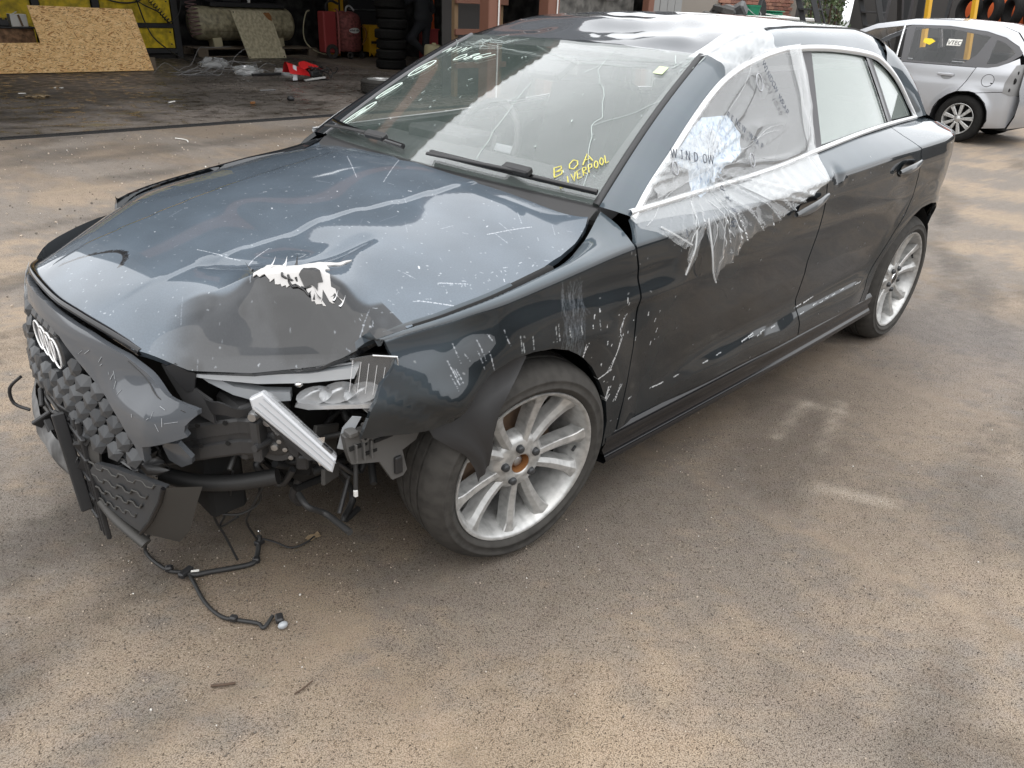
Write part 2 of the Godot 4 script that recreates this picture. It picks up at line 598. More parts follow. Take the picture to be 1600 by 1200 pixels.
# ------------------------------------------------------------------ materials
func make_materials() -> void:
	# worn tarmac: pale and dark grains over a tan binder
	var S := 1024
	var n1 := noise_img(S, 0.11, 3, FastNoiseLite.TYPE_SIMPLEX_SMOOTH, 2).get_data()
	var n2 := noise_img(S, 0.30, 5, FastNoiseLite.TYPE_SIMPLEX, 1).get_data()
	var n3 := noise_img(S, 0.018, 8, FastNoiseLite.TYPE_SIMPLEX_SMOOTH, 4).get_data()
	var out := PackedByteArray()
	out.resize(S * S * 3)
	var hb := PackedByteArray()
	hb.resize(S * S)
	rng.seed = 4
	for i in S * S:
		var a := n1[i] / 255.0
		var b := n2[i] / 255.0
		var d := n3[i] / 255.0
		var k := 0.97 + (a - 0.5) * 0.26 + (b - 0.5) * 0.72 + (d - 0.5) * 0.14
		if a < 0.30:
			k -= (0.30 - a) * 1.6
		if b > 0.80:
			k += (b - 0.80) * 1.4
		var warm := 0.05 * (b - 0.5) + 0.02
		k = clampf(k, 0.2, 1.2)
		out[i * 3] = int(clampf(k * 0.93 + warm, 0, 1) * 236.0)
		out[i * 3 + 1] = int(clampf(k * 0.925, 0, 1) * 236.0)
		out[i * 3 + 2] = int(clampf(k * 0.915 - warm, 0, 1) * 236.0)
		hb[i] = int(clampf(k, 0, 1) * 255)
	var gimg := Image.create_from_data(S, S, false, Image.FORMAT_RGB8, out)
	var g := mat("tarmac", Color.WHITE, 0.78, 0.0, 0.4)
	g.albedo_texture = tex(gimg)
	g.vertex_color_use_as_albedo = true
	var him := Image.create_from_data(S, S, false, Image.FORMAT_L8, hb)
	him.convert(Image.FORMAT_RGBA8)
	him.bump_map_to_normal_map(3.0)
	g.normal_enabled = true
	g.normal_texture = tex(him)
	g.normal_scale = 0.7
	# shed floor: the same grit under oil, half of it wet
	var f := mat("oily_floor", Color.WHITE, 1.0, 0.0, 0.5)
	f.albedo_texture = g.albedo_texture
	f.vertex_color_use_as_albedo = true
	var wet := noise_img(512, 0.012, 21, FastNoiseLite.TYPE_SIMPLEX_SMOOTH, 4)
	var wd := wet.get_data()
	for i in wd.size():
		wd[i] = int(clampf(0.62 + (wd[i] / 255.0 - 0.5) * 1.3, 0.22, 0.95) * 255)
	f.roughness_texture = tex(Image.create_from_data(512, 512, false, Image.FORMAT_L8, wd))
	f.uv1_scale = Vector3(1, 1, 1)

	# car paints
	var paint := mat("dark_grey_paint", lin(0.012, 0.0145, 0.017), 0.40, 0.12, 0.12)
	paint.clearcoat_enabled = true
	paint.clearcoat = 1.0
	paint.clearcoat_roughness = 0.035
	for nm in ["bonnet_paint", "side_paint", "roof_paint"]:
		var p2: StandardMaterial3D = paint.duplicate()
		p2.resource_name = nm
		M[nm] = p2
	var sp := mat("silver_paint", lin(0.42, 0.43, 0.45), 0.38, 0.55, 0.5)
	sp.clearcoat_enabled = true
	sp.clearcoat = 1.0
	sp.clearcoat_roughness = 0.06
	mat("bare_plastic", lin(0.018, 0.018, 0.019), 0.5)
	mat("dusty_plastic", lin(0.045, 0.043, 0.040), 0.62)
	mat("grille_plastic", lin(0.040, 0.042, 0.045), 0.32)
	mat("gloss_black", lin(0.008, 0.008, 0.009), 0.12)
	mat("dark_void", lin(0.006, 0.006, 0.006), 0.9)
	mat("chrome", lin(0.75, 0.76, 0.78), 0.16, 1.0)
	mat("satin_trim", lin(0.72, 0.73, 0.74), 0.32, 0.55)
	mat("white_badge", lin(0.82, 0.82, 0.82), 0.25, 0.1)
	mat("grey_seal", lin(0.10, 0.10, 0.105), 0.7)
	mat("lamp_grey", lin(0.34, 0.36, 0.38), 0.4, 0.1)
	mat("lamp_silver", lin(0.55, 0.56, 0.57), 0.25, 0.5)
	mat("light_guide", lin(0.48, 0.49, 0.51), 0.2)
	mat("foil", lin(0.8, 0.8, 0.8), 0.22, 1.0)
	mat("filler", lin(0.45, 0.44, 0.43), 0.8)
	mat("primer_flake", lin(0.70, 0.70, 0.71), 0.6)
	mat("steel", lin(0.40, 0.40, 0.40), 0.4, 0.9)
	mat("rust", lin(0.20, 0.085, 0.025), 0.85)
	mat("rust_orange", lin(0.24, 0.10, 0.03), 0.8)
	mat("bolt_cap", lin(0.05, 0.052, 0.055), 0.4, 0.4)
	mat("cable", lin(0.02, 0.02, 0.02), 0.6)
	mat("seat_cloth", lin(0.03, 0.03, 0.032), 0.9)
	mat("dash", lin(0.028, 0.028, 0.03), 0.7)
	mat("chalk_white", lin(0.62, 0.72, 0.66), 0.9)
	mat("chalk_yellow", lin(0.58, 0.52, 0.12), 0.9)
	mat("crack_white", lin(0.55, 0.62, 0.60), 0.6)
	mat("tail_red", lin(0.35, 0.01, 0.02), 0.12)
	# alloy: brushed dirty aluminium paint
	var al := mat("alloy", lin(0.50, 0.50, 0.49), 0.36, 0.55)
	var am := noise_img(256, 0.03, 31, FastNoiseLite.TYPE_SIMPLEX_SMOOTH, 5)
	var ad := am.get_data()
	for i in ad.size():
		ad[i] = int(clampf(0.95 + (ad[i] / 255.0 - 0.5) * 0.35, 0.75, 1.0) * 255)
	var dirt := Image.create_from_data(256, 256, false, Image.FORMAT_L8, ad)
	dirt.convert(Image.FORMAT_RGB8)
	al.albedo_texture = tex(dirt)
	al.uv1_triplanar = true
	al.uv1_scale = Vector3(4, 4, 4)
	# rubber with dust
	var rub := mat("rubber", lin(0.052, 0.049, 0.045), 0.82, 0.0, 0.35)
	rub.albedo_texture = tex(dirt)
	rub.uv1_triplanar = true
	rub.uv1_scale = Vector3(3, 3, 3)
	var rub2 := mat("old_rubber", lin(0.016, 0.0155, 0.015), 0.85, 0.0, 0.3)
	rub2.albedo_texture = tex(dirt)
	rub2.uv1_triplanar = true
	rub2.uv1_scale = Vector3(2, 2, 2)
	# glass
	var gl := mat("windscreen_glass", Color(lin(0.30, 0.38, 0.35), 0.05), 0.02, 0.03)
	gl.transparency = BaseMaterial3D.TRANSPARENCY_ALPHA
	var sg := mat("side_glass", Color(lin(0.55, 0.64, 0.60), 0.12), 0.02, 0.15)
	sg.transparency = BaseMaterial3D.TRANSPARENCY_ALPHA
	var jg := mat("car_glass", Color(lin(0.5, 0.55, 0.55), 0.12), 0.02, 0.05)
	jg.transparency = BaseMaterial3D.TRANSPARENCY_ALPHA
	var ln := mat("lamp_lens", Color(lin(0.8, 0.82, 0.84), 0.10), 0.06, 0.0)
	ln.transparency = BaseMaterial3D.TRANSPARENCY_ALPHA
	var fl := mat("plastic_film", Color(lin(0.62, 0.64, 0.65), 0.32), 0.14, 0.0, 0.5)
	fl.transparency = BaseMaterial3D.TRANSPARENCY_ALPHA
	var ft := mat("film_tape", Color(lin(0.62, 0.64, 0.65), 0.34), 0.18, 0.0, 0.5)
	ft.transparency = BaseMaterial3D.TRANSPARENCY_ALPHA
	mat("film_print", lin(0.05, 0.06, 0.08), 0.6)
	# workshop
	mat("yellow_panel", lin(0.75, 0.54, 0.012), 0.5)
	mat("yellow_steel", lin(0.55, 0.30, 0.01), 0.5)
	mat("black_steel", lin(0.02, 0.02, 0.021), 0.5)
	mat("dark_wall", lin(0.05, 0.047, 0.045), 0.9)
	mat("concrete_wall", lin(0.13, 0.125, 0.115), 0.9)
	mat("tank_beige", lin(0.46, 0.41, 0.27), 0.45)
	mat("plate_beige", lin(0.56, 0.50, 0.34), 0.6)
	mat("red_old", lin(0.30, 0.04, 0.04), 0.6)
	mat("red_faded", lin(0.34, 0.10, 0.09), 0.7)
	mat("pallet_wood", lin(0.14, 0.11, 0.08), 0.9)
	mat("brown_post", lin(0.16, 0.07, 0.045), 0.7)
	mat("shelf_wood", lin(0.18, 0.115, 0.06), 0.8)
	mat("cream_plastic", lin(0.50, 0.45, 0.27), 0.6)
	mat("white_plastic", lin(0.62, 0.62, 0.60), 0.55)
	mat("dirty_white", lin(0.46, 0.44, 0.40), 0.7)
	mat("green_plastic", lin(0.01, 0.17, 0.09), 0.4)
	mat("cloth_dark", lin(0.022, 0.023, 0.026), 0.95)
	mat("cloth_navy", lin(0.016, 0.017, 0.021), 0.95)
	mat("skin", lin(0.40, 0.24, 0.17), 0.6)
	mat("orange_cloth", lin(0.55, 0.10, 0.02), 0.85)
	mat("blue_paint", lin(0.10, 0.22, 0.55), 0.5)
	mat("aluminium", lin(0.55, 0.56, 0.57), 0.35, 0.8)
	mat("wire_grey", lin(0.20, 0.20, 0.20), 0.5)
	mat("clear_bag", lin(0.40, 0.42, 0.44), 0.2)
	mat("brick_red", lin(0.27, 0.12, 0.085), 0.9)
	mat("brick_dark", lin(0.20, 0.095, 0.07), 0.9)
	mat("brick_pale", lin(0.32, 0.16, 0.11), 0.9)
	mat("mortar", lin(0.25, 0.22, 0.19), 0.95)
	mat("grey_board", lin(0.24, 0.24, 0.235), 0.85)
	mat("twig", lin(0.07, 0.045, 0.03), 0.9)
	mat("leaf_dry", lin(0.30, 0.22, 0.13), 0.9)
	mat("paper", lin(0.70, 0.69, 0.65), 0.8)
	mat("roof_tile", lin(0.10, 0.06, 0.05), 0.85)
	mat("orange_pipe", lin(0.55, 0.17, 0.03), 0.6)
	mat("box_wood", lin(0.34, 0.19, 0.10), 0.75)
	var lf := mat("ivy_leaf", lin(0.05, 0.085, 0.028), 0.5)
	lf.backlight_enabled = true
	lf.backlight = lin(0.03, 0.06, 0.01)
	lf.vertex_color_use_as_albedo = true
	lf.albedo_color = Color.WHITE
	# strand board: flakes of wood laid over each other
	rng.seed = 77
	var ob := Image.create(512, 512, false, Image.FORMAT_RGB8)
	ob.fill(Color(0.90, 0.75, 0.53))
	for k in 2600:
		var p := Vector2(rng.randf() * 512, rng.randf() * 512)
		var ang := rng.randfn(0.0, 0.55)
		var L := rng.randf_range(14, 46)
		var w := rng.randf_range(1.5, 5.5)
		var t := rng.randf()
		var col := Color(0.95, 0.82, 0.61).lerp(Color(0.84, 0.66, 0.43), t)
		if rng.randf() < 0.10:
			col = Color(0.66, 0.47, 0.27)
		stroke(ob, p - Vector2(cos(ang), sin(ang)) * L * 0.5, p + Vector2(cos(ang), sin(ang)) * L * 0.5, w, Color(col, 0.85))
		if rng.randf() < 0.3:
			stroke(ob, p + Vector2(cos(ang), sin(ang)) * -L * 0.5 + Vector2(0, w), p + Vector2(cos(ang), sin(ang)) * L * 0.5 + Vector2(0, w), 0.6, Color(0.42, 0.27, 0.13, 0.6))
	var osb := mat("strand_board", Color.WHITE, 0.8)
	osb.albedo_texture = tex(ob)

# grime on a plain material: blotchy texture, triplanar
func grime(called: String, base: String, scale: float, lo: float, sd: int) -> StandardMaterial3D:
	var m: StandardMaterial3D = M[base].duplicate()
	m.resource_name = called
	var d := noise_img(256, 0.022, sd, FastNoiseLite.TYPE_SIMPLEX_SMOOTH, 5).get_data()
	for i in d.size():
		d[i] = int(clampf(lo + (1.0 - lo) * (d[i] / 255.0 * 1.6 - 0.15), lo, 1.0) * 255)
	var im := Image.create_from_data(256, 256, false, Image.FORMAT_L8, d)
	im.convert(Image.FORMAT_RGB8)
	m.albedo_texture = tex(im)
	m.uv1_triplanar = true
	m.uv1_scale = Vector3(scale, scale, scale)
	M[called] = m
	return m

# ------------------------------------------------------------------ the hatchback's surfaces
var CY := pv([-0.75, 0.755, -0.45, 0.79, -0.2, 0.825, 0.05, 0.858, 0.34, 0.893, 0.52, 0.90, 1.46, 0.947, 2.35, 0.985, 2.9, 1.0, 3.3, 0.99, 3.45, 0.98])
var CZ := pv([-0.75, 0.62, -0.6, 0.72, -0.45, 0.795, -0.3, 0.845, -0.1, 0.872, 0.1, 0.882, 0.4, 0.892, 1.4, 0.895, 2.2, 0.90, 2.64, 0.902, 2.8, 0.886, 2.95, 0.838, 3.1, 0.778, 3.25, 0.70, 3.42, 0.55])
var BY := pv([0.30, 0.952, 0.39, 0.957, 0.77, 0.971, 1.17, 0.987, 1.59, 1.021, 1.96, 1.047, 2.33, 1.055, 2.81, 1.046, 3.3, 1.04, 3.45, 1.02])
var HY := pv([-0.60, 0.735, -0.46, 0.757, -0.365, 0.79, -0.26, 0.811, -0.10, 0.834, 0.094, 0.866, 0.26, 0.890, 0.39, 0.952])
var HZ := pv([-0.60, 0.66, -0.46, 0.742, -0.365, 0.80, -0.26, 0.822, -0.10, 0.83, 0.094, 0.832, 0.26, 0.778, 0.39, 0.727])
var UNDER := pv([0, 0, 0.03, 0.004, 0.08, 0.010, 0.16, 0.010, 0.30, -0.002, 0.42, -0.014, 0.55, -0.024, 0.8, -0.03])
var LEDGE := pv([0.25, -0.022, 0.285, 0.008, 0.32, 0.020, 0.36, 0.020, 0.395, 0.010, 0.425, -0.004, 0.46, -0.012, 0.50, -0.008, 0.58, 0.0])

func glass_z(x: float, y: float) -> float:
	return 0.825 - 0.42 * (y - 0.97) - 0.09 * (maxf(0.0, x - 1.7)) ** 2

# x along the car, v height above (0 .. 0.1: crease to top edge) or below the shoulder crease
func side(x: float, v: float, wing: bool, hurt: bool) -> Vector3:
	var yc := cv(CY, x)
	var zc := cv(CZ, x)
	var y: float
	var z: float
	if v >= 0.0:
		var s := v / 0.1
		if wing:
			y = lerpf(yc, cv(HY, x), s)
			z = lerpf(zc, cv(HZ, x), s)
			y += 0.010 * sin(PI * clampf(s, 0, 1))
		else:
			var by := cv(BY, x)
			y = lerpf(yc, by, s)
			z = lerpf(zc, glass_z(x, by), s) + 0.008 * sin(PI * clampf(s, 0, 1))
	else:
		y = yc + v
		z = zc + cv(UNDER, -v)
		var w := smoothstep(0.45, 1.0, x) * (1.0 - smoothstep(2.02, 2.28, x))
		z += cv(LEDGE, y - 0.03 * (x - 1.3) * smoothstep(0.3, 0.5, y)) * w
		for cx in [0.0, 2.60]:
			var r := Vector2(x - cx, y - 0.33).length()
			z += 0.016 * (1.0 - smoothstep(0.385, 0.50, r)) * smoothstep(-0.50, -0.25, x - cx)
	# bumper and wing corners roll in at the tail
	if hurt:
		z += damage(x, y)
	return Vector3(x, y, z)

func damage(x: float, y: float) -> float:
	var z := 0.0
	# crumpled tail of the wing and head of the door
	z -= 0.010 * bump(x, y, 0.22, 0.80, 0.16, 0.03)
	z += 0.007 * bump(x, y, 0.30, 0.74, 0.12, 0.025)
	z -= 0.007 * bump(x, y, 0.47, 0.80, 0.10, 0.03)
	z += 0.006 * bump(x, y, 0.50, 0.74, 0.14, 0.02)
	z -= 0.006 * bump(x, y, 0.12, 0.73, 0.15, 0.03)
	z -= 0.007 * bump(x, y, 0.37, 0.69, 0.05, 0.05)
	# kinked front of the wing
	z += 0.030 * bump(x, y, -0.30, 0.615, 0.085, 0.065)
	z -= 0.022 * bump(x, y, -0.34, 0.765, 0.10, 0.05)
	z -= 0.018 * bump(x, y, -0.20, 0.77, 0.05, 0.035)
	z -= 0.012 * maxf(0.0, 1.0 - absf((x + 0.40) * 0.8 + (y - 0.66) * 0.9) / 0.05)
	# dents in the doors
	z -= 0.013 * bump(x, y, 1.575, 0.955, 0.030, 0.022)
	z += 0.006 * bump(x, y, 1.60, 0.93, 0.025, 0.015)
	z -= 0.006 * bump(x, y, 1.36, 0.40, 0.10, 0.035)
	z -= 0.005 * bump(x, y, 2.26, 0.84, 0.10, 0.05)
	z += 0.004 * bump(x, y, 2.18, 0.79, 0.08, 0.03)
	# slight hand-planished waviness
	z += 0.0012 * sin(x * 9.0 + y * 5.0) * sin(y * 14.0 - x * 2.0)
	return z

func line_xy(a: Array) -> PackedVector2Array:
	# (x, y) below the crease to (x, v)
	var r := PackedVector2Array()
	for p in pv(a):
		r.append(Vector2(p.x, p.y - cv(CY, p.x)))
	return r

var HC := pv([-0.90, 0.735, -0.865, 0.752, -0.82, 0.779, -0.74, 0.812, -0.6, 0.851, -0.3, 0.912, 0.0, 0.957, 0.22, 0.988, 0.45, 1.0])

func bonnet_h(x: float, z: float, hurt: bool) -> float:
	var a := absf(z)
	var y := cv(HC, x)
	y -= 0.072 * (a / 0.75) ** 2
	# shoulder of the bonnet falls to its side edge
	var zs := cv(HZ, x)
	var ye := cv(HY, x)
	if x < -0.46:
		zs = lerpf(0.742, 0.375, (-0.46 - x) / 0.36)
		ye = lerpf(0.757, 0.728, (-0.46 - x) / 0.36)
	var yin := cv(HC, x) - 0.072 * (zs / 0.75) ** 2
	var t := clampf((a - (zs - 0.30)) / 0.30, 0.0, 1.4)
	y -= (yin - ye) * t * t
	# raised centre between two creases
	var zk := lerpf(0.20, 0.34, clampf((x + 0.83) / 1.1, 0, 1))
	y += 0.003 * (1.0 - smoothstep(zk - 0.009, zk + 0.009, a)) * smoothstep(-0.87, -0.7, x)
	if hurt:
		y += bonnet_damage(x, z)
	return y

var RIDGE := pv([-0.1, 0, 0.02, 0.0, 0.15, 0.022, 0.27, 0.066, 0.40, 0.072, 0.46, 0.045, 0.53, 0.0, 0.7, 0.0])

func bonnet_damage(x: float, z: float) -> float:
	var d := 0.0
	# the blow over the near headlight: a ridge thrown up behind a hollow
	var s := (x + 0.812) * 0.71 - (z - 0.375) * 0.70     # distance behind the front edge
	var q := (x + 0.812) * 0.70 + (z - 0.375) * 0.71     # distance along it
	var w := smoothstep(0.0, 0.16, q) * (1.0 - smoothstep(0.46, 0.56, q))
	var a := 0.0
	if s > 0.0:
		a = pow(s / 0.11, 0.85) if s < 0.11 else maxf(0.0, 1.0 - (s - 0.11) / 0.26) ** 2
	d += cv(RIDGE, q) * a
	d -= w * 0.020 * (1.0 - smoothstep(0.0, 0.08, s))
	# hollows beaten into the steep face
	d -= w * 0.008 * bump(s, q, 0.055, 0.33, 0.025, 0.05)
	d += w * 0.006 * bump(s, q, 0.05, 0.22, 0.022, 0.05)
	# channel pressed in behind the ridge
	for g in [[Vector2(-0.557, 0.242), Vector2(-0.44, 0.47)], [Vector2(-0.44, 0.47), Vector2(-0.23, 0.452)]]:
		var p := Vector2(x, z)
		var u := clampf((p - g[0]).dot(g[1] - g[0]) / (g[1] - g[0]).length_squared(), 0, 1)
		var r: float = p.distance_to(g[0].lerp(g[1], u)) / 0.024
		d -= 0.009 * exp(-r * r)
	# a long shallow buckle across the panel
	d += 0.012 * bump(x, z, -0.20, 0.40, 0.16, 0.30)
	d -= 0.010 * bump(x, z, -0.34, 0.22, 0.06, 0.26)
	d += 0.008 * bump(x, z, -0.12, -0.1, 0.25, 0.3)
	d += 0.0012 * sin(x * 11.0 + z * 6.0) * cos(z * 9.0 - x * 4.0)
	return d

var RC := pv([0.95, 1.325, 1.04, 1.356, 1.2, 1.405, 1.43, 1.447, 1.8, 1.468, 2.2, 1.464, 2.7, 1.425, 2.95, 1.375])
var RE := pv([0.95, 1.305, 1.09, 1.346, 1.22, 1.385, 1.39, 1.422, 1.72, 1.440, 2.16, 1.438, 2.4, 1.412, 2.75, 1.34, 2.95, 1.29])

func roof_h(x: float, z: float) -> float:
	var t := absf(z) / 0.56
	var y := lerpf(cv(RC, x), cv(RE, x), t * t)
	# dents where the front of the roof was pushed in
	var w := 1.0 - smoothstep(1.35, 1.85, x)
	y -= 0.012 * bump(x, z, 1.18, 0.10, 0.08, 0.16) * w
	y -= 0.010 * bump(x, z, 1.16, -0.30, 0.07, 0.12) * w
	y += 0.012 * bump(x, z, 1.30, -0.12, 0.07, 0.18) * w
	y -= 0.010 * bump(x, z, 1.36, 0.32, 0.10, 0.12) * w
	y += 0.012 * bump(x, z, 1.14, 0.38, 0.05, 0.10) * w
	y -= 0.008 * bump(x, z, 1.45, -0.10, 0.09, 0.16)
	y += 0.006 * bump(x, z, 1.52, 0.20, 0.10, 0.10)
	y += 0.0022 * sin(x * 34.0 + z * 13.0) * sin(z * 25.0 + x * 9.0) * (1.0 - smoothstep(1.4, 1.9, x))
	return y

func screen_pt(u: float, w: float) -> Vector3:
	var x := lerpf(0.235 + 0.151 * u * u, 1.05 - 0.011 * u * u, w)
	var y := lerpf(1.0 - 0.033 * u * u, 1.356 - 0.01 * u * u, w)
	var z := u * lerpf(0.721, 0.581, w)
	var b := 0.018 * sin(PI * w)
	return Vector3(x - 0.5 * b, y + 0.86 * b, z)

var NOSE := pv([0.08, -0.90, 0.2, -0.93, 0.4, -0.94, 0.6, -0.91, 0.72, -0.89, 0.78, -0.865])
func nose(y: float, z: float, out := 0.0) -> Vector3:
	return Vector3(cv(NOSE, y) + 0.5 * z * z - out, y, z)

func mir(f: Callable) -> Callable:
	return func(a: float, b: float) -> Vector3:
		var p: Vector3 = f.call(a, b)
		return Vector3(p.x, p.y, -p.z)

# strip between two curves, bowed outwards
func strip(a: PackedVector3Array, b: PackedVector3Array, cnt: int, bow: float, inside: Vector3, across := 5) -> Shape:
	var p := resample(a, cnt)
	var q := resample(b, cnt)
	var rows := []
	for k in across:
		var t := float(k) / (across - 1)
		var row := PackedVector3Array()
		for i in cnt:
			var m := p[i].lerp(q[i], t)
			row.append(m + (m - inside).normalized() * bow * sin(PI * t))
		rows.append(row)
	return Shape.new().grid(rows, inside)

# raised bead along a curve; "into" pulls the width towards that point
func bead(c: PackedVector3Array, width: float, proud: float, nrm: Vector3, into: Vector3) -> Shape:
	var rows := [[], [], [], [], []]
	var m := c.size()
	for k in 5:
		rows[k] = PackedVector3Array()
	for i in m:
		var t := (c[mini(i + 1, m - 1)] - c[maxi(i - 1, 0)]).normalized()
		var w := nrm.cross(t).normalized()
		if w.dot(into - c[i]) < 0.0:
			w = -w
		var nn := nrm.normalized()
		rows[0].append(c[i] - nn * 0.004)
		rows[1].append(c[i] + w * width * 0.12 + nn * proud * 0.8)
		rows[2].append(c[i] + w * width * 0.5 + nn * proud)
		rows[3].append(c[i] + w * width * 0.88 + nn * proud * 0.8)
		rows[4].append(c[i] + w * width - nn * 0.004)
	return Shape.new().grid(rows, c[m / 2] - nrm)

func paint_textures() -> void:
	rng.seed = 11
	# bonnet: dust film, spots, scratches
	var S := 1024
	var na := noise_img(S, 0.006, 41, FastNoiseLite.TYPE_SIMPLEX_SMOOTH, 4).get_data()
	var nb := noise_img(S, 0.25, 42, FastNoiseLite.TYPE_SIMPLEX, 1).get_data()
	var o := PackedByteArray()
	o.resize(S * S * 3)
	for i in S * S:
		var k := 0.335 + 0.05 * (na[i] / 255.0) + 0.025 * (nb[i] / 255.0 - 0.5)
		o[i * 3] = int(k * 0.90 * 255)
		o[i * 3 + 1] = int(k * 1.0 * 255)
		o[i * 3 + 2] = int(k * 1.10 * 255)
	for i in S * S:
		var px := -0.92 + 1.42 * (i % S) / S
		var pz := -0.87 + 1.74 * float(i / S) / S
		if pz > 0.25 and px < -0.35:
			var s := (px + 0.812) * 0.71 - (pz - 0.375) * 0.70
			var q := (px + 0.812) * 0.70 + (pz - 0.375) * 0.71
			var facet_dark := (1.0 - smoothstep(0.095, 0.115, s + 0.012 * sin(q * 40.0))) * smoothstep(0.04, 0.16, q)
			if facet_dark > 0.0:
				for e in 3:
					o[i * 3 + e] = int(lerpf(o[i * 3 + e], [20.0, 22.5, 26.0][e] + nb[i] * 0.015 + 22.0 * smoothstep(0.52, 0.75, na[i] / 255.0), facet_dark))  # steep face darker, with pale hazy reflections painted into its colour
	var im := Image.create_from_data(S, S, false, Image.FORMAT_RGB8, o)
	var U := func(x: float, z: float) -> Vector2: return Vector2((x + 0.92) / 1.42 * S, (z + 0.87) / 1.74 * S)
	for i in 900:
		var p: Vector2 = U.call(rng.randf_range(-0.9, 0.45), rng.randf_range(-0.85, 0.85))
		stroke(im, p, p + Vector2(rng.randf_range(-2, 2), rng.randf_range(-2, 2)), rng.randf_range(0.5, 1.0), Color(0.62, 0.64, 0.66, rng.randf_range(0.15, 0.6)))
	for i in 70:
		var p: Vector2 = U.call(rng.randf_range(-0.8, 0.4), rng.randf_range(-0.75, 0.8))
		var a := rng.randf() * TAU
		stroke(im, p, p + Vector2(cos(a), sin(a)) * rng.randf_range(6, 50), 0.5, Color(0.6, 0.62, 0.65, rng.randf_range(0.1, 0.4)), 0.5)
	for i in 26:   # bigger flecks where stones and glass struck
		var p: Vector2 = U.call(rng.randf_range(-0.7, 0.4), rng.randf_range(-0.5, 0.8))
		stroke(im, p, p + Vector2(rng.randf_range(-6, 6), rng.randf_range(-6, 6)), rng.randf_range(0.8, 1.8), Color(0.75, 0.76, 0.78, 0.8), 0.4)
	# long gouges
	for g in [[-0.545, 0.15, -0.50, 0.30], [-0.42, 0.30, -0.50, 0.34], [0.15, -0.2, 0.02, 0.05], [0.22, 0.0, 0.05, 0.15], [0.05, 0.62, 0.18, 0.66], [-0.2, 0.72, -0.14, 0.76], [-0.28, 0.74, -0.22, 0.80]]:
		stroke(im, U.call(g[0], g[1]), U.call(g[2], g[3]), 0.6, Color(0.74, 0.75, 0.77, 0.55), 0.6)
	for i in 60:   # scuffed far corner and near rear edge
		var p: Vector2 = U.call(rng.randf_range(-0.86, -0.76), rng.randf_range(-0.50, -0.28))
		stroke(im, p, p + Vector2(rng.randf_range(-22, 8), rng.randf_range(-3, 18)), 0.8, Color(0.72, 0.73, 0.74, 0.6), 0.6)
	for i in 46:
		var t := rng.randf()
		var p: Vector2 = U.call(lerpf(-0.44, 0.2, t), lerpf(0.73, 0.82, t) - absf(rng.randfn(0, 0.02)))
		stroke(im, p, p + Vector2(rng.randf_range(-7, 7), rng.randf_range(-6, 3)), 0.5, Color(0.66, 0.68, 0.70, 0.45), 0.6)
	for i in 140:   # ragged dark edge of the building's reflection, painted on
		var t := i / 140.0
		var p: Vector2 = U.call(-0.80 + 0.12 * sin(t * 2.4), lerpf(-0.16, 0.06, t))
		stroke(im, p, p + Vector2(rng.randf_range(4, 12), rng.randf_range(-3, 3)), 0.7, Color(0.09, 0.09, 0.10, 0.7), 0.3)
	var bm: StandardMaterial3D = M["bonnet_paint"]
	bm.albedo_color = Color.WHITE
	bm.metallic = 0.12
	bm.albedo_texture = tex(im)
	# near side: x -0.6 .. 3.5 over 2048, y 0.15 .. 1.15 over 512
	var W := 2048
	var H := 512
	var o2 := PackedByteArray()
	o2.resize(W * H * 3)
	var f := FastNoiseLite.new()
	f.seed = 9
	f.frequency = 0.006
	f.fractal_octaves = 4
	var nd := f.get_image(W, H)
	nd.convert(Image.FORMAT_L8)
	var ndd := nd.get_data()
	var crease := PackedFloat32Array()
	for i in W:
		crease.append(cv(CY, -0.6 + 4.1 * i / W))
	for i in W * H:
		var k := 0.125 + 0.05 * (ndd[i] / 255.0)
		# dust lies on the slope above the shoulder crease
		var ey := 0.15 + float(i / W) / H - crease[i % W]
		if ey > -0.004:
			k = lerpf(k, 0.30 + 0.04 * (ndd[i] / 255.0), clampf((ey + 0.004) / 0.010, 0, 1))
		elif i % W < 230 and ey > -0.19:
			k = lerpf(k, 0.27, smoothstep(-0.19, -0.13, ey) * (1.0 - smoothstep(130.0, 228.0, float(i % W) + 30.0 * sin(ey * 40.0))))  # wing front paled too: dust and sky reflection painted in together
		o2[i * 3] = int(k * 0.89 * 255)
		o2[i * 3 + 1] = int(k * 1.0 * 255)
		o2[i * 3 + 2] = int(k * 1.08 * 255)
	im = Image.create_from_data(W, H, false, Image.FORMAT_RGB8, o2)
	var V := func(x: float, y: float) -> Vector2: return Vector2((x + 0.6) / 4.1 * W, (y - 0.15) / 1.0 * H)
	var white := Color(0.80, 0.81, 0.82, 0.85)
	for i in 26:   # spatter of chips on the wing's tail
		var p: Vector2 = V.call(rng.randf_range(0.18, 0.52), rng.randf_range(0.50, 0.74))
		stroke(im, p, p + Vector2(rng.randf_range(-1, 1), rng.randf_range(-8, 8)), 0.7, white, 0.5)
	for g in [[0.335, 0.70, 0.325, 0.66], [0.325, 0.64, 0.29, 0.54], [0.29, 0.54, 0.235, 0.52], [0.30, 0.48, 0.29, 0.42], [0.355, 0.47, 0.345, 0.42], [0.30, 0.45, 0.275, 0.38], [0.42, 0.395, 0.44, 0.395], [0.55, 0.385, 0.62, 0.385], [0.16, 0.66, 0.155, 0.60]]:
		stroke(im, V.call(g[0], g[1]), V.call(g[2], g[3]), 1.2, white, 0.75)
		stroke(im, V.call(g[0] + 0.01, g[1]), V.call(g[2] - 0.01, g[3]), 0.6, white, 0.8)
	var xx := 0.62
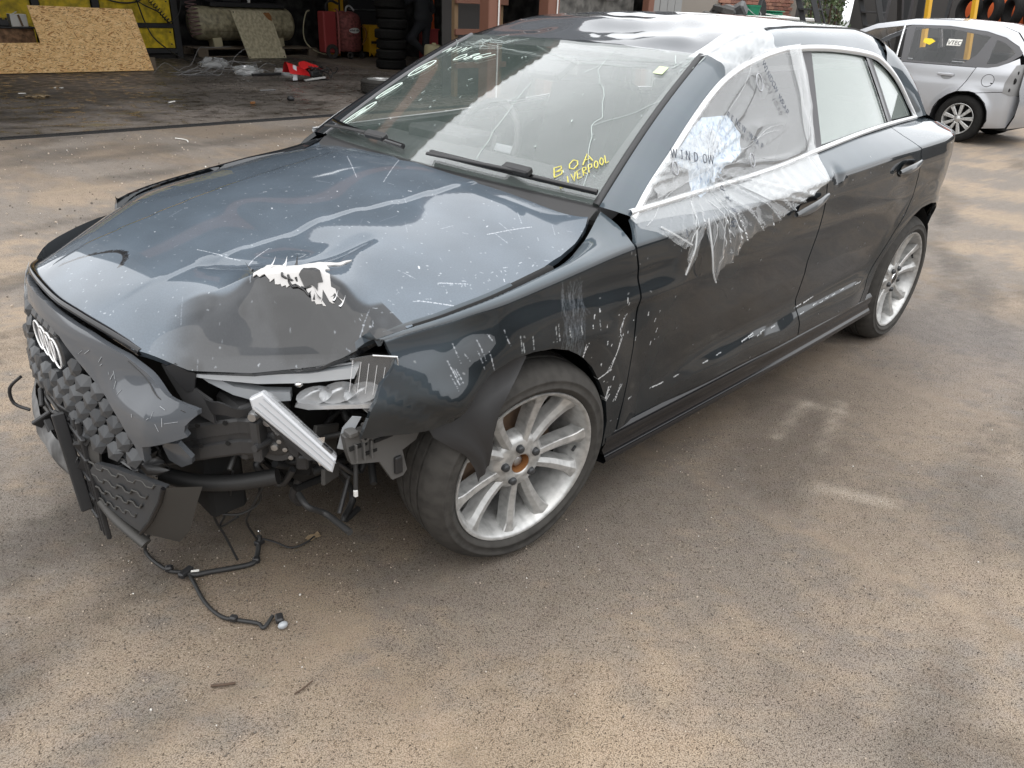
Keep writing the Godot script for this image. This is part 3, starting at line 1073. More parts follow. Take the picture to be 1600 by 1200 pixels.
	while xx < 2.12:   # scraped along the lower crease of the doors
		var y := 0.385 + 0.024 * (xx - 0.6) + rng.randfn(0, 0.003)
		if rng.randf() < 0.22:
			stroke(im, V.call(xx, y), V.call(xx + 0.03, y + 0.002), rng.randf_range(0.5, 1.0), Color(0.75, 0.76, 0.77, 0.7), 0.5)
		xx += 0.028
	for g in [[1.50, 0.432, 1.56, 0.437], [1.58, 0.436, 1.66, 0.445], [1.10, 0.40, 1.18, 0.41]]:
		stroke(im, V.call(g[0], g[1]), V.call(g[2], g[3]), 1.6, white, 0.5)
	# rubbed band over the wing, in front of the door
	for i in 260:
		var x := rng.randf_range(0.06, 0.15)
		var y := rng.randf_range(0.56, 0.85)
		stroke(im, V.call(x, y), V.call(x + rng.randfn(0, 0.008), y - rng.randf_range(0.02, 0.07)), 0.7, Color(0.45, 0.47, 0.49, 0.12), 0.4)
	# scrapes on the kinked front of the wing and above the wheel
	for i in 13:
		var x := rng.randf_range(-0.30, -0.12)
		var y := 0.70 + (x + 0.3) * 0.25 + rng.randfn(0, 0.02)
		stroke(im, V.call(x, y), V.call(x + 0.008, y - rng.randf_range(0.01, 0.05)), 0.4, Color(0.75, 0.76, 0.78, 0.5), 0.8)
	for i in 8:
		var x := rng.randf_range(-0.1, 0.22)
		stroke(im, V.call(x, 0.73 - 0.3 * x * x + rng.randfn(0, 0.006)), V.call(x + 0.004, 0.70 - 0.3 * x * x), 0.6, Color(0.7, 0.71, 0.72, 0.5), 0.6)
	for i in 120:
		var p: Vector2 = V.call(rng.randf_range(-0.4, 3.2), rng.randf_range(0.3, 1.0))
		stroke(im, p, p + Vector2(rng.randf_range(-3, 3), rng.randf_range(-2, 2)), 0.6, Color(0.6, 0.6, 0.6, 0.4))
	for i in 24:   # chips over the tail corner
		var p: Vector2 = V.call(rng.randf_range(2.75, 3.15), rng.randf_range(0.97, 1.06))
		stroke(im, p, p + Vector2(rng.randf_range(-14, 14), rng.randf_range(-4, 4)), 1.4, Color(0.78, 0.79, 0.80, 0.8), 0.5)
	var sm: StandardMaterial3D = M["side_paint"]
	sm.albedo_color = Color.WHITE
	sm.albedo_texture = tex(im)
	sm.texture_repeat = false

const SIDE_UV := Rect2(-0.6, -2.0, 4.1, 4.0)

# give side panels texture coordinates from their place on the car
func side_uv(s: Shape) -> Shape:
	for i in s.v.size():
		s.uv[i] = Vector2((s.v[i].x + 0.6) / 4.1, (s.v[i].y - 0.15) / 1.0)
	return s

func window_skin(poly: PackedVector2Array, back: float, step: float, sg := 1.0) -> Shape:
	var f := func(x: float, y: float) -> Vector3: return Vector3(x, y, sg * (glass_z(x, y) - back))
	return Shape.new().skin(poly, f, step, 0.0, Vector3(1.3, 0.8, 0))

func build_car() -> void:
	CAR = thing("crashed_hatchback", "crashed dark grey hatchback with a torn front corner and film over its front window", "car")
	paint_textures()
	var IN := Vector3(1.3, 0.6, 0.0)
	var RIM := 0.018
	# ---- panels of both sides; only the near side is hurt
	var DLO_O := smooth(pv3([0.396, 0.957, 0.832, 0.494, 1.025, 0.804, 0.628, 1.100, 0.772, 0.799, 1.198, 0.731, 0.952, 1.273, 0.699, 1.082, 1.317, 0.681, 1.215, 1.346, 0.669, 1.354, 1.368, 0.659, 1.497, 1.380, 0.655, 1.807, 1.379, 0.654, 2.207, 1.352, 0.644, 2.413, 1.305, 0.640, 2.601, 1.229, 0.643, 2.760, 1.132, 0.655, 2.860, 1.062, 0.668, 2.845, 1.046, 0.676]), 5)
	var DLO_L := smooth(pv3([0.396, 0.957, 0.832, 0.77, 0.973, 0.826, 1.17, 0.989, 0.819, 1.59, 1.023, 0.805, 1.96, 1.049, 0.789, 2.33, 1.057, 0.755, 2.845, 1.046, 0.680]), 8)
	for sg in [1.0, -1.0]:
		var near: bool = sg > 0.0
		var F := func(wing: bool) -> Callable:
			var f := func(x: float, v: float) -> Vector3: return side(x, v, wing, near)
			return f if near else mir(f)
		var step := 0.016 if near else 0.04
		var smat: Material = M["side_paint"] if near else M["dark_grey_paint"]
		# front wing
		var wing := PackedVector2Array()
		for x in [-0.455, -0.36, -0.26, -0.10, 0.094, 0.18, 0.26, 0.31, 0.35, 0.388]:
			wing.append(Vector2(x, 0.099))
		wing.append_array(pv([0.372, 0.05, 0.352, 0.006, 0.362, -0.05, 0.380, -0.122]))
		wing.append_array(line_xy([0.398, 0.584, 0.385, 0.40, 0.372, 0.30, 0.318, 0.262, 0.322, 0.353, 0.300, 0.43, 0.257, 0.505, 0.205, 0.575, 0.150, 0.626, 0.090, 0.662, 0.030, 0.683, -0.04, 0.692, -0.109, 0.690, -0.170, 0.672, -0.215, 0.645, -0.245, 0.615, -0.285, 0.566, -0.38, 0.552, -0.485, 0.556, -0.463, 0.63, -0.425, 0.70, -0.400, 0.742]))
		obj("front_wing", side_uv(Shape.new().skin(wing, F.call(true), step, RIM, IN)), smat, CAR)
		# front door
		var fd := PackedVector2Array()
		for x in [0.402, 0.6, 0.8, 1.0, 1.2, 1.35, 1.48]:
			fd.append(Vector2(x, 0.099))
		fd.append_array(pv([1.458, 0.05, 1.472, 0.003]))
		fd.append_array(line_xy([1.482, 0.82, 1.466, 0.635, 1.510, 0.44, 1.545, 0.305, 1.2, 0.297, 0.8, 0.295, 0.382, 0.298, 0.391, 0.40, 0.404, 0.584, 0.388, 0.771]))
		fd.append_array(pv([0.370, -0.05, 0.358, 0.0, 0.378, 0.05]))
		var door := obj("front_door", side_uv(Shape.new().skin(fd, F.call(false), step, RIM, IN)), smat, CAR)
		# rear door
		var rd := PackedVector2Array()
		for x in [1.488, 1.7, 1.9, 2.05, 2.2, 2.33]:
			rd.append(Vector2(x, 0.099))
		rd.append_array(pv([2.322, 0.06, 2.345, 0.0]))
		rd.append_array(line_xy([2.376, 0.859, 2.384, 0.77, 2.350, 0.70, 2.284, 0.619, 2.215, 0.50, 2.173, 0.421, 2.150, 0.31, 1.8, 0.308, 1.553, 0.306, 1.518, 0.44, 1.474, 0.635, 1.490, 0.82]))
		rd.append_array(pv([1.480, 0.003, 1.466, 0.05]))
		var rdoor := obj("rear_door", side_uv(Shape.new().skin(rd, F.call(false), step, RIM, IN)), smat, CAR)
		# rear quarter
		var q := PackedVector2Array()
		for x in [2.338, 2.5, 2.7, 2.85, 2.95, 3.03]:
			q.append(Vector2(x, 0.099))
		q.append_array(pv([3.10, 0.06, 3.17, 0.01, 3.26, -0.1, 3.30, -0.3]))
		q.append_array(line_xy([3.32, 0.45, 3.31, 0.26, 3.05, 0.25, 2.96, 0.26, 2.93, 0.31, 2.945, 0.42, 2.935, 0.52, 2.895, 0.60, 2.83, 0.66, 2.74, 0.698, 2.64, 0.710, 2.53, 0.703, 2.44, 0.672, 2.36, 0.62, 2.295, 0.55, 2.25, 0.47, 2.225, 0.38, 2.215, 0.30, 2.157, 0.30, 2.180, 0.421, 2.222, 0.50, 2.291, 0.619, 2.357, 0.70, 2.391, 0.77, 2.383, 0.859]))
		q.append_array(pv([2.352, 0.0, 2.330, 0.06]))
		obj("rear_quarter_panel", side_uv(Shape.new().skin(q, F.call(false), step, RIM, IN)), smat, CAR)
		# pillars and cant rail: between the window trim and the screen / roof
		var D_O := DLO_O
		var D_L := DLO_L
		if not near:
			D_O = PackedVector3Array(); D_L = PackedVector3Array()
			for p in DLO_O: D_O.append(Vector3(p.x, p.y, -p.z))
			for p in DLO_L: D_L.append(Vector3(p.x, p.y, -p.z))
		var front_part := PackedVector3Array()
		var mid_part := PackedVector3Array()
		var rear_part := PackedVector3Array()
		for p in D_O:
			if p.x < 1.11: front_part.append(p)
			if p.x > 1.07 and p.x < 2.43: mid_part.append(p)
			if p.x > 2.39 and p.y > 1.05: rear_part.append(p)
		var scr := PackedVector3Array()
		for k in 15:
			var p := screen_pt(sg * 1.006, -0.005 + k / 14.0)
			scr.append(p)
		scr.append(Vector3(1.10, 1.350, sg * 0.575))
		obj("a_pillar", side_uv(strip(front_part, scr, 26, 0.012, Vector3(1.3, 0.6, 0.0))), smat, CAR)
		var ditch := PackedVector3Array()
		for k in 20:
			var x := lerpf(1.075, 2.42, k / 19.0)
			ditch.append(Vector3(x, roof_h(x, 0.55) - 0.006, sg * 0.553))
		obj("roof_rail", side_uv(strip(mid_part, ditch, 40, 0.014, Vector3(1.6, 0.4, 0.0))), smat, CAR)
		var hatch := PackedVector3Array()
		for p in smooth(pv3([2.40, 1.408, 0.55, 2.58, 1.350, 0.575, 2.75, 1.272, 0.60, 2.90, 1.175, 0.625, 2.985, 1.08, 0.65, 3.03, 1.045, 0.655]), 5):
			hatch.append(Vector3(p.x, p.y, sg * p.z))
		obj("c_pillar", side_uv(strip(rear_part, hatch, 26, 0.03, Vector3(1.9, 0.6, 0.0))), smat, CAR)
		# fill between the c pillar foot and the quarter panel's top edge
		var qa := PackedVector3Array()
		var qb := PackedVector3Array()
		for k in 8:
			var x := lerpf(2.80, 3.04, k / 7.0)
			var p := side(x, 0.098, false, false)
			qa.append(Vector3(p.x, p.y, sg * p.z))
			var h := Vector3(lerpf(2.845, 3.035, k / 7.0), lerpf(1.064, 1.055, k / 7.0), lerpf(0.668, 0.655, k / 7.0))
			qb.append(Vector3(h.x, h.y, sg * h.z))
		obj("c_pillar_foot", side_uv(strip(qa, qb, 12, 0.004, IN)), smat, CAR)
		# window trim and glass
		var nn := Vector3(0, 0.39, sg * 0.92)
		var trim := obj("window_trim", bead(D_O, 0.024, 0.007, nn, Vector3(1.5, 1.15, sg * 0.74)), M["satin_trim"], CAR)
		obj("waist_trim", bead(D_L, 0.020, 0.008, nn, Vector3(1.5, 1.3, sg * 0.7)), M["satin_trim"], CAR)
		var rg := pv([1.60, 1.040, 1.80, 1.052, 2.33, 1.072, 2.25, 1.20, 2.155, 1.338, 1.80, 1.364, 1.638, 1.368])
		var dg := obj("rear_door_glass", window_skin(rg, 0.012, 0.05, sg), M["side_glass"], CAR)
		obj("inner_face", window_skin(rg, 0.017, 0.05, sg), M["side_glass"], dg)
		var qg := pv([2.395, 1.076, 2.80, 1.066, 2.74, 1.110, 2.58, 1.212, 2.39, 1.290, 2.22, 1.334])
		var qgl := obj("quarter_glass", window_skin(qg, 0.012, 0.05, sg), M["side_glass"], CAR)
		obj("inner_face", window_skin(qg, 0.017, 0.05, sg), M["side_glass"], qgl)
		if not near:
			obj("front_door_glass", window_skin(pv([0.45, 0.98, 1.5, 1.03, 1.55, 1.365, 1.2, 1.33, 0.95, 1.26, 0.63, 1.09]), 0.012, 0.08, sg), M["side_glass"], CAR)
		obj("b_pillar_trim", window_skin(pv([1.505, 1.03, 1.60, 1.038, 1.638, 1.368, 1.545, 1.37]), 0.004, 0.05, sg), M["grey_seal"], CAR)
		obj("window_seal", window_skin(pv([2.325, 1.068, 2.352, 1.07, 2.268, 1.21, 2.175, 1.342, 2.145, 1.345, 2.243, 1.20]), 0.003, 0.05, sg), M["gloss_black"], CAR)
		obj("window_divider", window_skin(pv([2.352, 1.07, 2.397, 1.072, 2.30, 1.22, 2.222, 1.336, 2.175, 1.342, 2.268, 1.21]), 0.006, 0.05, sg), M["grey_seal"], CAR)
		obj("rear_window_seal", window_skin(pv([2.80, 1.066, 2.83, 1.064, 2.76, 1.118, 2.60, 1.222, 2.40, 1.300, 2.225, 1.345, 2.22, 1.334, 2.39, 1.290, 2.58, 1.212, 2.74, 1.110]), 0.003, 0.05, sg), M["gloss_black"], CAR)
		# sill trim
		var rows := []
		for pr in [Vector2(0.300, 0.868), Vector2(0.285, 0.884), Vector2(0.262, 0.880), Vector2(0.240, 0.872), Vector2(0.222, 0.884), Vector2(0.208, 0.892), Vector2(0.196, 0.884), Vector2(0.19, 0.84), Vector2(0.20, 0.74)]:
			var row := PackedVector3Array()
			for k in 30:
				var x := lerpf(0.33, 2.30, k / 29.0)
				row.append(Vector3(x, pr.x + 0.010 * (x - 0.3), sg * (pr.y + 0.008 * sin(PI * k / 29.0))))
			rows.append(row)
		obj("side_skirt", Shape.new().grid(rows, Vector3(1.3, 0.35, 0)), M["gloss_black"] if near else M["bare_plastic"], CAR)
		# inner sill and arch liners keep daylight out
		obj("sill_panel", Shape.new().box(Vector3(1.25, 0.28, sg * 0.80), Vector3(1.90, 0.12, 0.12), 0.02), M["dark_void"], CAR)
		for cx in [0.0, 2.60]:
			var lr := []
			for k in 17:
				var th := lerpf(-0.35, PI + 0.35, k / 16.0)
				if near and cx == 0.0:
					th = lerpf(-0.35, PI - 0.75, k / 16.0)
				var row := PackedVector3Array()
				for zz in [0.45, 0.66, 0.855]:
					row.append(Vector3(cx + cos(th) * 0.385, 0.325 + sin(th) * 0.365, sg * zz))
				lr.append(row)
			obj("arch_liner", Shape.new().grid(lr, Vector3(cx, 0.32, sg * 0.65), 1, 1, true), M["bare_plastic"], CAR)
			var wall := Shape.new()
			for k in 16:
				wall.tri(Vector3(cx, 0.25, sg * 0.45), lr[k][0], lr[k + 1][0], Vector3(0, 0, sg), Vector3(0, 0, sg), Vector3(0, 0, sg))
			obj("arch_wall", wall, M["dark_void"], CAR)
		if near:
			door_handle(door, Vector3(1.345, 0.878, 0.905), 0.05)
			door_handle(rdoor, Vector3(2.215, 0.922, 0.910), 0.03)
		else:
			door_handle(door, Vector3(1.345, 0.878, -0.905), 0.05)
			door_handle(rdoor, Vector3(2.215, 0.922, -0.910), 0.03)
	# ---- bonnet
	var bp := pv([-0.858, 0.0, -0.852, 0.14, -0.838, 0.26, -0.812, 0.375, -0.74, 0.49, -0.64, 0.595, -0.53, 0.69, -0.455, 0.735, -0.37, 0.785, -0.26, 0.808, -0.10, 0.818, 0.06, 0.815, 0.15, 0.80, 0.24, 0.77, 0.32, 0.735, 0.375, 0.70, 0.335, 0.42, 0.285, 0.20, 0.225, 0.0])
	var full := bp.duplicate()
	for i in range(bp.size() - 2, 0, -1):
		full.append(Vector2(bp[i].x, -bp[i].y))
	var bf := func(x: float, z: float) -> Vector3: return Vector3(x, bonnet_h(x, z, z > -0.6), z)
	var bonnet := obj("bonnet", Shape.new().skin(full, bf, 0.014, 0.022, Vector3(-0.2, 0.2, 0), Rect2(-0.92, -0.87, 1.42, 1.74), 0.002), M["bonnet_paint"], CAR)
	torn_corner(bonnet, bf)
	# ---- roof
	var rp := pv([1.052, -0.56, 1.045, 0.0, 1.052, 0.56, 1.25, 0.548, 1.7, 0.545, 2.2, 0.545, 2.55, 0.555, 2.62, 0.54, 2.74, 0.0, 2.62, -0.54, 2.55, -0.555, 2.2, -0.545, 1.7, -0.545, 1.25, -0.548])
	var rf := func(x: float, z: float) -> Vector3: return Vector3(x, roof_h(x, z), z)
	obj("roof", Shape.new().skin(rp, rf, 0.02, 0.012, Vector3(1.8, 0.2, 0)), M["roof_paint"], CAR)
	(M["roof_paint"] as StandardMaterial3D).albedo_color = lin(0.07, 0.076, 0.085)
	# ---- tail: hatch with its window, lamps and bumper
	var hg := []
	for row in [[2.62, 1.342, 0.565], [2.75, 1.274, 0.602], [2.90, 1.178, 0.628], [3.02, 1.060, 0.662], [3.16, 0.985, 0.74], [3.25, 0.88, 0.70], [3.29, 0.72, 0.66], [3.30, 0.55, 0.64]]:
		var rr := PackedVector3Array()
		for k in 13:
			var t := -1.0 + k / 6.0
			rr.append(Vector3(row[0] + 0.12 * (1.0 - t * t), row[1] + clampf((row[1] - 0.95) * 0.22, 0.01, 0.08) * (1.0 - t * t), row[2] * t))
		hg.append(rr)
	var hatch_o := obj("tailgate", Shape.new().grid(hg, IN), M["dark_grey_paint"], CAR)
	var hw := []
	for t0 in [0.15, 0.5, 0.85]:
		var rr := PackedVector3Array()
		for k in 9:
			var t := -0.88 + 1.76 * k / 8.0
			rr.append(Vector3(lerpf(2.72, 3.02, t0) + 0.12 * (1.0 - t * t) + 0.012, lerpf(1.29, 1.07, t0) + 0.045 * (1.0 - t * t) + 0.012, t * lerpf(0.48, 0.58, t0)))
		hw.append(rr)
	obj("rear_screen", Shape.new().grid(hw, IN), M["gloss_black"], hatch_o)
	var rb := []
	for row in [[3.34, 0.62, 0.66], [3.40, 0.55, 0.67], [3.41, 0.42, 0.67], [3.38, 0.30, 0.66], [3.33, 0.22, 0.64]]:
		var rr := PackedVector3Array()
		for k in 13:
			var t := -1.0 + k / 6.0
			rr.append(Vector3(row[0] - 0.10 * t ** 4, row[1], row[2] * t))
		rb.append(rr)
	obj("rear_bumper", Shape.new().grid(rb, IN), M["dark_grey_paint"], CAR)
	for sg in [1.0, -1.0]:
		var lr := []
		for yy in [0.835, 0.88, 0.93, 0.965]:
			var rr := PackedVector3Array()
			for k in 10:
				var x := lerpf(3.02 + 0.12 * absf(yy - 0.9), 3.26, k / 9.0)
				var p := side(x, yy - cv(CY, x), false, false)
				rr.append(Vector3(x, yy, sg * (p.z + 0.010)))
			lr.append(rr)
		obj("tail_lamp", Shape.new().grid(lr, IN), M["tail_red"], CAR)
	# ---- floor, bulkhead, closing pieces
	obj("floor_pan", Shape.new().box(Vector3(1.55, 0.235, 0), Vector3(3.3, 0.05, 1.56), 0.01), M["dark_void"], CAR)
	obj("bulkhead", Shape.new().box(Vector3(0.40, 0.58, 0), Vector3(0.05, 0.66, 1.50), 0.0), M["dark_void"], CAR)
	obj("boot_floor", Shape.new().box(Vector3(2.75, 0.70, 0), Vector3(1.2, 0.05, 1.3), 0.0), M["dark_void"], CAR)
	windscreen()
	interior()
	wheels()

func door_handle(door: Node, at: Vector3, slope: float) -> void:
	var sg := signf(at.z)
	var rows := []
	# grip: a bowed bar standing off the skin
	for a in 9:
		var th := TAU * a / 8.0
		var row := PackedVector3Array()
		for k in 15:
			var t := -1.0 + k / 7.0
			var w := 0.019 * (1.0 - 0.55 * absf(t) ** 3)
			row.append(at + Vector3(t * 0.112, slope * t * 0.9 * 0.112 * 4.0 + sin(th) * w, sg * (0.020 * (1.0 - t * t * 0.8) + 0.010 + cos(th) * 0.008)))
		rows.append(row)
	obj("door_handle", Shape.new().grid(rows, at + Vector3(0, 0, sg * 0.02)), M["dark_grey_paint"] if sg < 0 else M["handle_paint"], door)
	var cup := []
	for a in 6:
		var row := PackedVector3Array()
		for k in 17:
			var th := TAU * k / 16.0
			var r := 1.0 - a / 5.0
			row.append(at + Vector3(cos(th) * 0.075 * r - 0.01, sin(th) * 0.036 * r - 0.010, sg * (0.0055 - 0.003 * (1.0 - r * r))))
		cup.append(row)
	obj("handle_cup", Shape.new().grid(cup, at - Vector3(0, 0, sg)), M["gloss_black"], door)

func torn_corner(bonnet: Node, bf: Callable) -> void:
	# paint and filler torn off along the ridge: bare patch with a ragged edge
	rng.seed = 5
	var a := pv([-0.560, 0.478, -0.530, 0.462, -0.499, 0.448, -0.454, 0.444, -0.427, 0.500, -0.389, 0.536, -0.325, 0.534, -0.405, 0.565, -0.430, 0.590, -0.436, 0.625, -0.433, 0.660, -0.443, 0.636, -0.452, 0.655, -0.458, 0.628, -0.470, 0.640, -0.482, 0.632, -0.480, 0.610, -0.488, 0.589, -0.505, 0.565, -0.520, 0.548, -0.528, 0.531, -0.540, 0.512])
	var rag := PackedVector2Array()
	for i in a.size():
		var p := a[i]
		var q := a[(i + 1) % a.size()]
		for k in 4:
			rag.append(p.lerp(q, k / 4.0) + Vector2(rng.randfn(0, 0.0035), rng.randfn(0, 0.0035)))
	var up := func(h: float) -> Callable:
		return func(x: float, z: float) -> Vector3: return bf.call(x, z) + Vector3(0, h + 0.0012 * sin(x * 160.0) * sin(z * 130.0), 0)
	obj("torn_filler", Shape.new().skin(rag, up.call(0.004), 0.010, 0.004, Vector3(-0.4, 0.2, 0.4)), M["filler"], bonnet)
	# curled flakes of paint standing along its edges
	for k in 7:
		var t := k / 6.0
		var c: Vector2 = Vector2(-0.54, 0.47).lerp(Vector2(-0.36, 0.54), t) if k < 4 else Vector2(-0.44, 0.65).lerp(Vector2(-0.485, 0.62), (k - 4) / 3.0)
		c += Vector2(rng.randfn(0, 0.008), rng.randfn(0, 0.008))
		var p: Vector3 = bf.call(c.x, c.y)
		var d := Vector3(rng.randfn(0, 1), 0, rng.randfn(0, 1)).normalized()
		var L := rng.randf_range(0.010, 0.020)
		var w := rng.randf_range(0.004, 0.010)
		var s := d.cross(Vector3.UP) * w
		var rows := []
		for e in 5:
			var f := e / 4.0
			var o := p + d * L * f + Vector3(0, 0.005 + 0.022 * f * f, 0)
			rows.append(PackedVector3Array([o - s * (1.0 - f * 0.9), o + s * (1.0 - f)]))
		obj("paint_flake", Shape.new().grid(rows, p - Vector3(0, 1, 0)), M["primer_flake"] if k % 3 != 0 else M["gloss_black"], bonnet)
	# dark hole where the metal split
	var hole := pv([-0.486, 0.565, -0.470, 0.560, -0.455, 0.572, -0.446, 0.592, -0.452, 0.612, -0.462, 0.606, -0.470, 0.616, -0.474, 0.60, -0.488, 0.59])
	obj("split", Shape.new().skin(hole, up.call(0.008), 0.012, 0.002, Vector3(-0.4, 0.2, 0.4)), M["gloss_black"], bonnet)
	# dirt line under the torn corner: crumpled folds of the inner frame
	for k in 3:
		var pts := PackedVector3Array()
		for e in 7:
			var f := e / 6.0
			var q: Vector3 = bf.call(-0.515 + 0.02 * f + 0.010 * k + rng.randfn(0, 0.003), 0.53 + 0.06 * f + 0.015 * k)
			pts.append(q + Vector3(rng.randfn(0, 0.003), 0.004 + 0.004 * sin(f * 9.0 + k), rng.randfn(0, 0.003)))
		obj("crease_fold", Shape.new().tube(pts, 0.003, 5), M["gloss_black"], bonnet)

func windscreen() -> void:
	var poly := pv([-1, 0, 1, 0, 1, 1, -1, 1])
	var f := func(u: float, w: float) -> Vector3: return screen_pt(u, w)
	var ws := obj("windscreen", Shape.new().skin(poly, f, 0.04, 0.0, Vector3(1.3, 0.5, 0), Rect2(0, 0, 1, 1), 0.01), M["windscreen_glass"], CAR)
	var inner := func(u: float, w: float) -> Vector3: return screen_pt(u, w) - Vector3(-0.5, 0.86, 0) * 0.005
	obj("inner_ply", Shape.new().skin(poly, inner, 0.04, 0.0, Vector3(1.3, 0.5, 0), Rect2(0, 0, 1, 1), 0.01), M["windscreen_glass"], ws)
	var low := func(u: float, w: float) -> Vector3:
		return screen_pt(u, w) - Vector3(-0.5, 0.86, 0) * 0.009
	# black enamel border, under the glass
	var rimp := [pv([-1, -0.02, 1, -0.02, 1, 0.12, 0.93, 0.10, 0.5, 0.085, 0, 0.08, -0.5, 0.085, -0.93, 0.10, -1, 0.12]), pv([-1, 0.90, -0.86, 0.93, 0, 0.935, 0.86, 0.93, 1, 0.90, 1, 1.01, -1, 1.01]), pv([0.93, 0.10, 1.01, 0.10, 1.01, 0.93, 0.93, 0.93]), pv([-1.01, 0.10, -0.93, 0.10, -0.93, 0.93, -1.01, 0.93])]
	for p in rimp:
		obj("enamel_border", Shape.new().skin(p, low, 0.05, 0.0, Vector3(1.3, 0.5, 0), Rect2(0, 0, 1, 1), 0.01), M["frit"], ws)
	obj("mirror_shroud", Shape.new().box(Vector3(0.93, 1.262, 0.0), Vector3(0.12, 0.035, 0.16), 0.012, Basis(Vector3.BACK, 0.52)), M["bare_plastic"], ws)
	# surround seal
	for s in [-1.0, 1.0]:
		var c := PackedVector3Array()
		for k in 16:
			c.append(screen_pt(s * 1.003, k / 15.0))
		obj("screen_seal", bead(c, 0.022, 0.004, Vector3(-0.5, 0.8, 0.2 * s), Vector3(0.8, 1.2, 0)), M["bare_plastic"] if s > 0 else M["grey_seal"], ws)
	var line := func(called: String, pts: Array, w: float, m: String, jit := 0.0) -> void:
		var base := pv(pts)
		var p3 := PackedVector3Array()
		for i in base.size() - 1:
			var L := maxi(2, int(base[i].distance_to(base[i + 1]) * 18.0))
			for k in L:
				var q := base[i].lerp(base[i + 1], float(k) / L)
				p3.append(screen_pt(q.x + rng.randfn(0, jit), q.y + rng.randfn(0, jit)) + Vector3(-0.5, 0.86, 0) * 0.0025)
		p3.append(screen_pt(base[base.size() - 1].x, base[base.size() - 1].y) + Vector3(-0.5, 0.86, 0) * 0.0025)
		if p3.size() > 1:
			obj(called, Shape.new().tube(p3, w, 4, false, 0.5), M[m], ws)
	rng.seed = 21
	for cr in [[0.40, 0.96, 0.449, 0.804, 0.467, 0.76, 0.579, 0.671, 0.671, 0.588, 0.694, 0.545, 0.761, 0.447, 0.749, 0.391, 0.787, 0.326, 0.838, 0.241, 0.889, 0.144, 0.909, 0.06], [0.386, 0.08, 0.274, 0.355, 0.176, 0.592], [0.749, 0.391, 0.90, 0.52, 0.984, 0.639], [-0.95, 0.80, -0.6, 0.86, -0.3, 0.84, 0.1, 0.80, 0.5, 0.86, 0.8, 0.90], [-0.8, 0.92, -0.5, 0.86, -0.1, 0.83], [0.08, 0.404, 0.244, 0.497], [0.449, 0.804, 0.40, 0.72], [-0.2, 0.90, 0.279, 0.787, 0.728, 0.84]]:
		line.call("crack", cr, 0.0007, "crack_white", 0.004)
	for k in 14:   # craze in the far top corner
		var a := rng.randf_range(-1.3, 0.5)
		var L := rng.randf_range(0.12, 0.4)
		var s := Vector2(-0.78, 0.90) + Vector2(rng.randfn(0, 0.10), rng.randfn(0, 0.03))
		line.call("crack", [s.x, s.y, s.x + cos(a) * L * 0.6, s.y + sin(a) * L * 0.28, s.x + cos(a + 0.5) * L, s.y + sin(a + 0.5) * L * 0.4 ], 0.0008, "crack_white", 0.006)
	for k in 10:
		var s := Vector2(0.93 + rng.randfn(0, 0.04), 0.90 + rng.randfn(0, 0.05))
		line.call("crack", [s.x, s.y, s.x + rng.randfn(0, 0.03), s.y + rng.randfn(0, 0.05)], 0.0012, "crack_white", 0.006)
	for k in 46:
		var s := Vector2(rng.randf_range(-0.9, 0.95), rng.randf_range(0.05, 0.95))
		line.call("glass_chip", [s.x, s.y, s.x + rng.randfn(0, 0.008), s.y + rng.randfn(0, 0.008)], rng.randf_range(0.0008, 0.0018), "crack_white")
	# chalk: three rings down the far side, a number and a scrawl, two words at the near foot
	var ring := func(cx: float, cy: float, rx: float, ry: float, lean: float) -> void:
		for o in [0.0, 0.006]:
			var pts := []
			for k in 22:
				var th := TAU * k / 20.0
				pts.append(cx + cos(th) * rx + sin(th) * lean + o)
				pts.append(cy + sin(th) * ry)
			line.call("chalk_ring", pts, 0.0022, "chalk_white")
	ring.call(-0.885, 0.605, 0.045, 0.082, 0.01)
	ring.call(-0.875, 0.385, 0.030, 0.075, 0.02)
	ring.call(-0.86, 0.180, 0.038, 0.105, 0.028)
	line.call("chalk_stroke", [-0.90, 0.57, -0.885, 0.64, -0.87, 0.60, -0.86, 0.64], 0.0022, "chalk_white")
	line.call("chalk_stroke", [-0.875, 0.13, -0.855, 0.23, -0.845, 0.16, -0.83, 0.22], 0.0022, "chalk_white")
	line.call("chalk_stroke", [-0.88, 0.35, -0.865, 0.42], 0.0022, "chalk_white")
	write_on_screen(line, "NIN", Vector2(-0.95, 0.775), Vector2(0.075, 0.006), Vector2(0.01, 0.055), 0.0022, "chalk_white")
	write_on_screen(line, "086", Vector2(-0.715, 0.70), Vector2(0.085, 0.012), Vector2(0.02, 0.065), 0.0030, "chalk_white")
	line.call("chalk_stroke", [-0.50, 0.72, -0.41, 0.79], 0.0026, "chalk_white")
	write_on_screen(line, "BOA", Vector2(0.775, 0.080), Vector2(0.036, 0.046), Vector2(-0.030, 0.045), 0.0022, "chalk_yellow")
	write_on_screen(line, "LIVERPOOL", Vector2(0.830, 0.035), Vector2(0.0125, 0.0215), Vector2(-0.026, 0.036), 0.0019, "chalk_yellow")
	obj("sticker", Shape.new().skin(pv([0.80, 0.80, 0.86, 0.80, 0.86, 0.86, 0.80, 0.86]), func(u: float, w: float) -> Vector3: return screen_pt(u, w) + Vector3(-0.5, 0.86, 0) * 0.002, 0.05, 0.0, Vector3(1.3, 0.5, 0)), M["sticker_green"], ws)
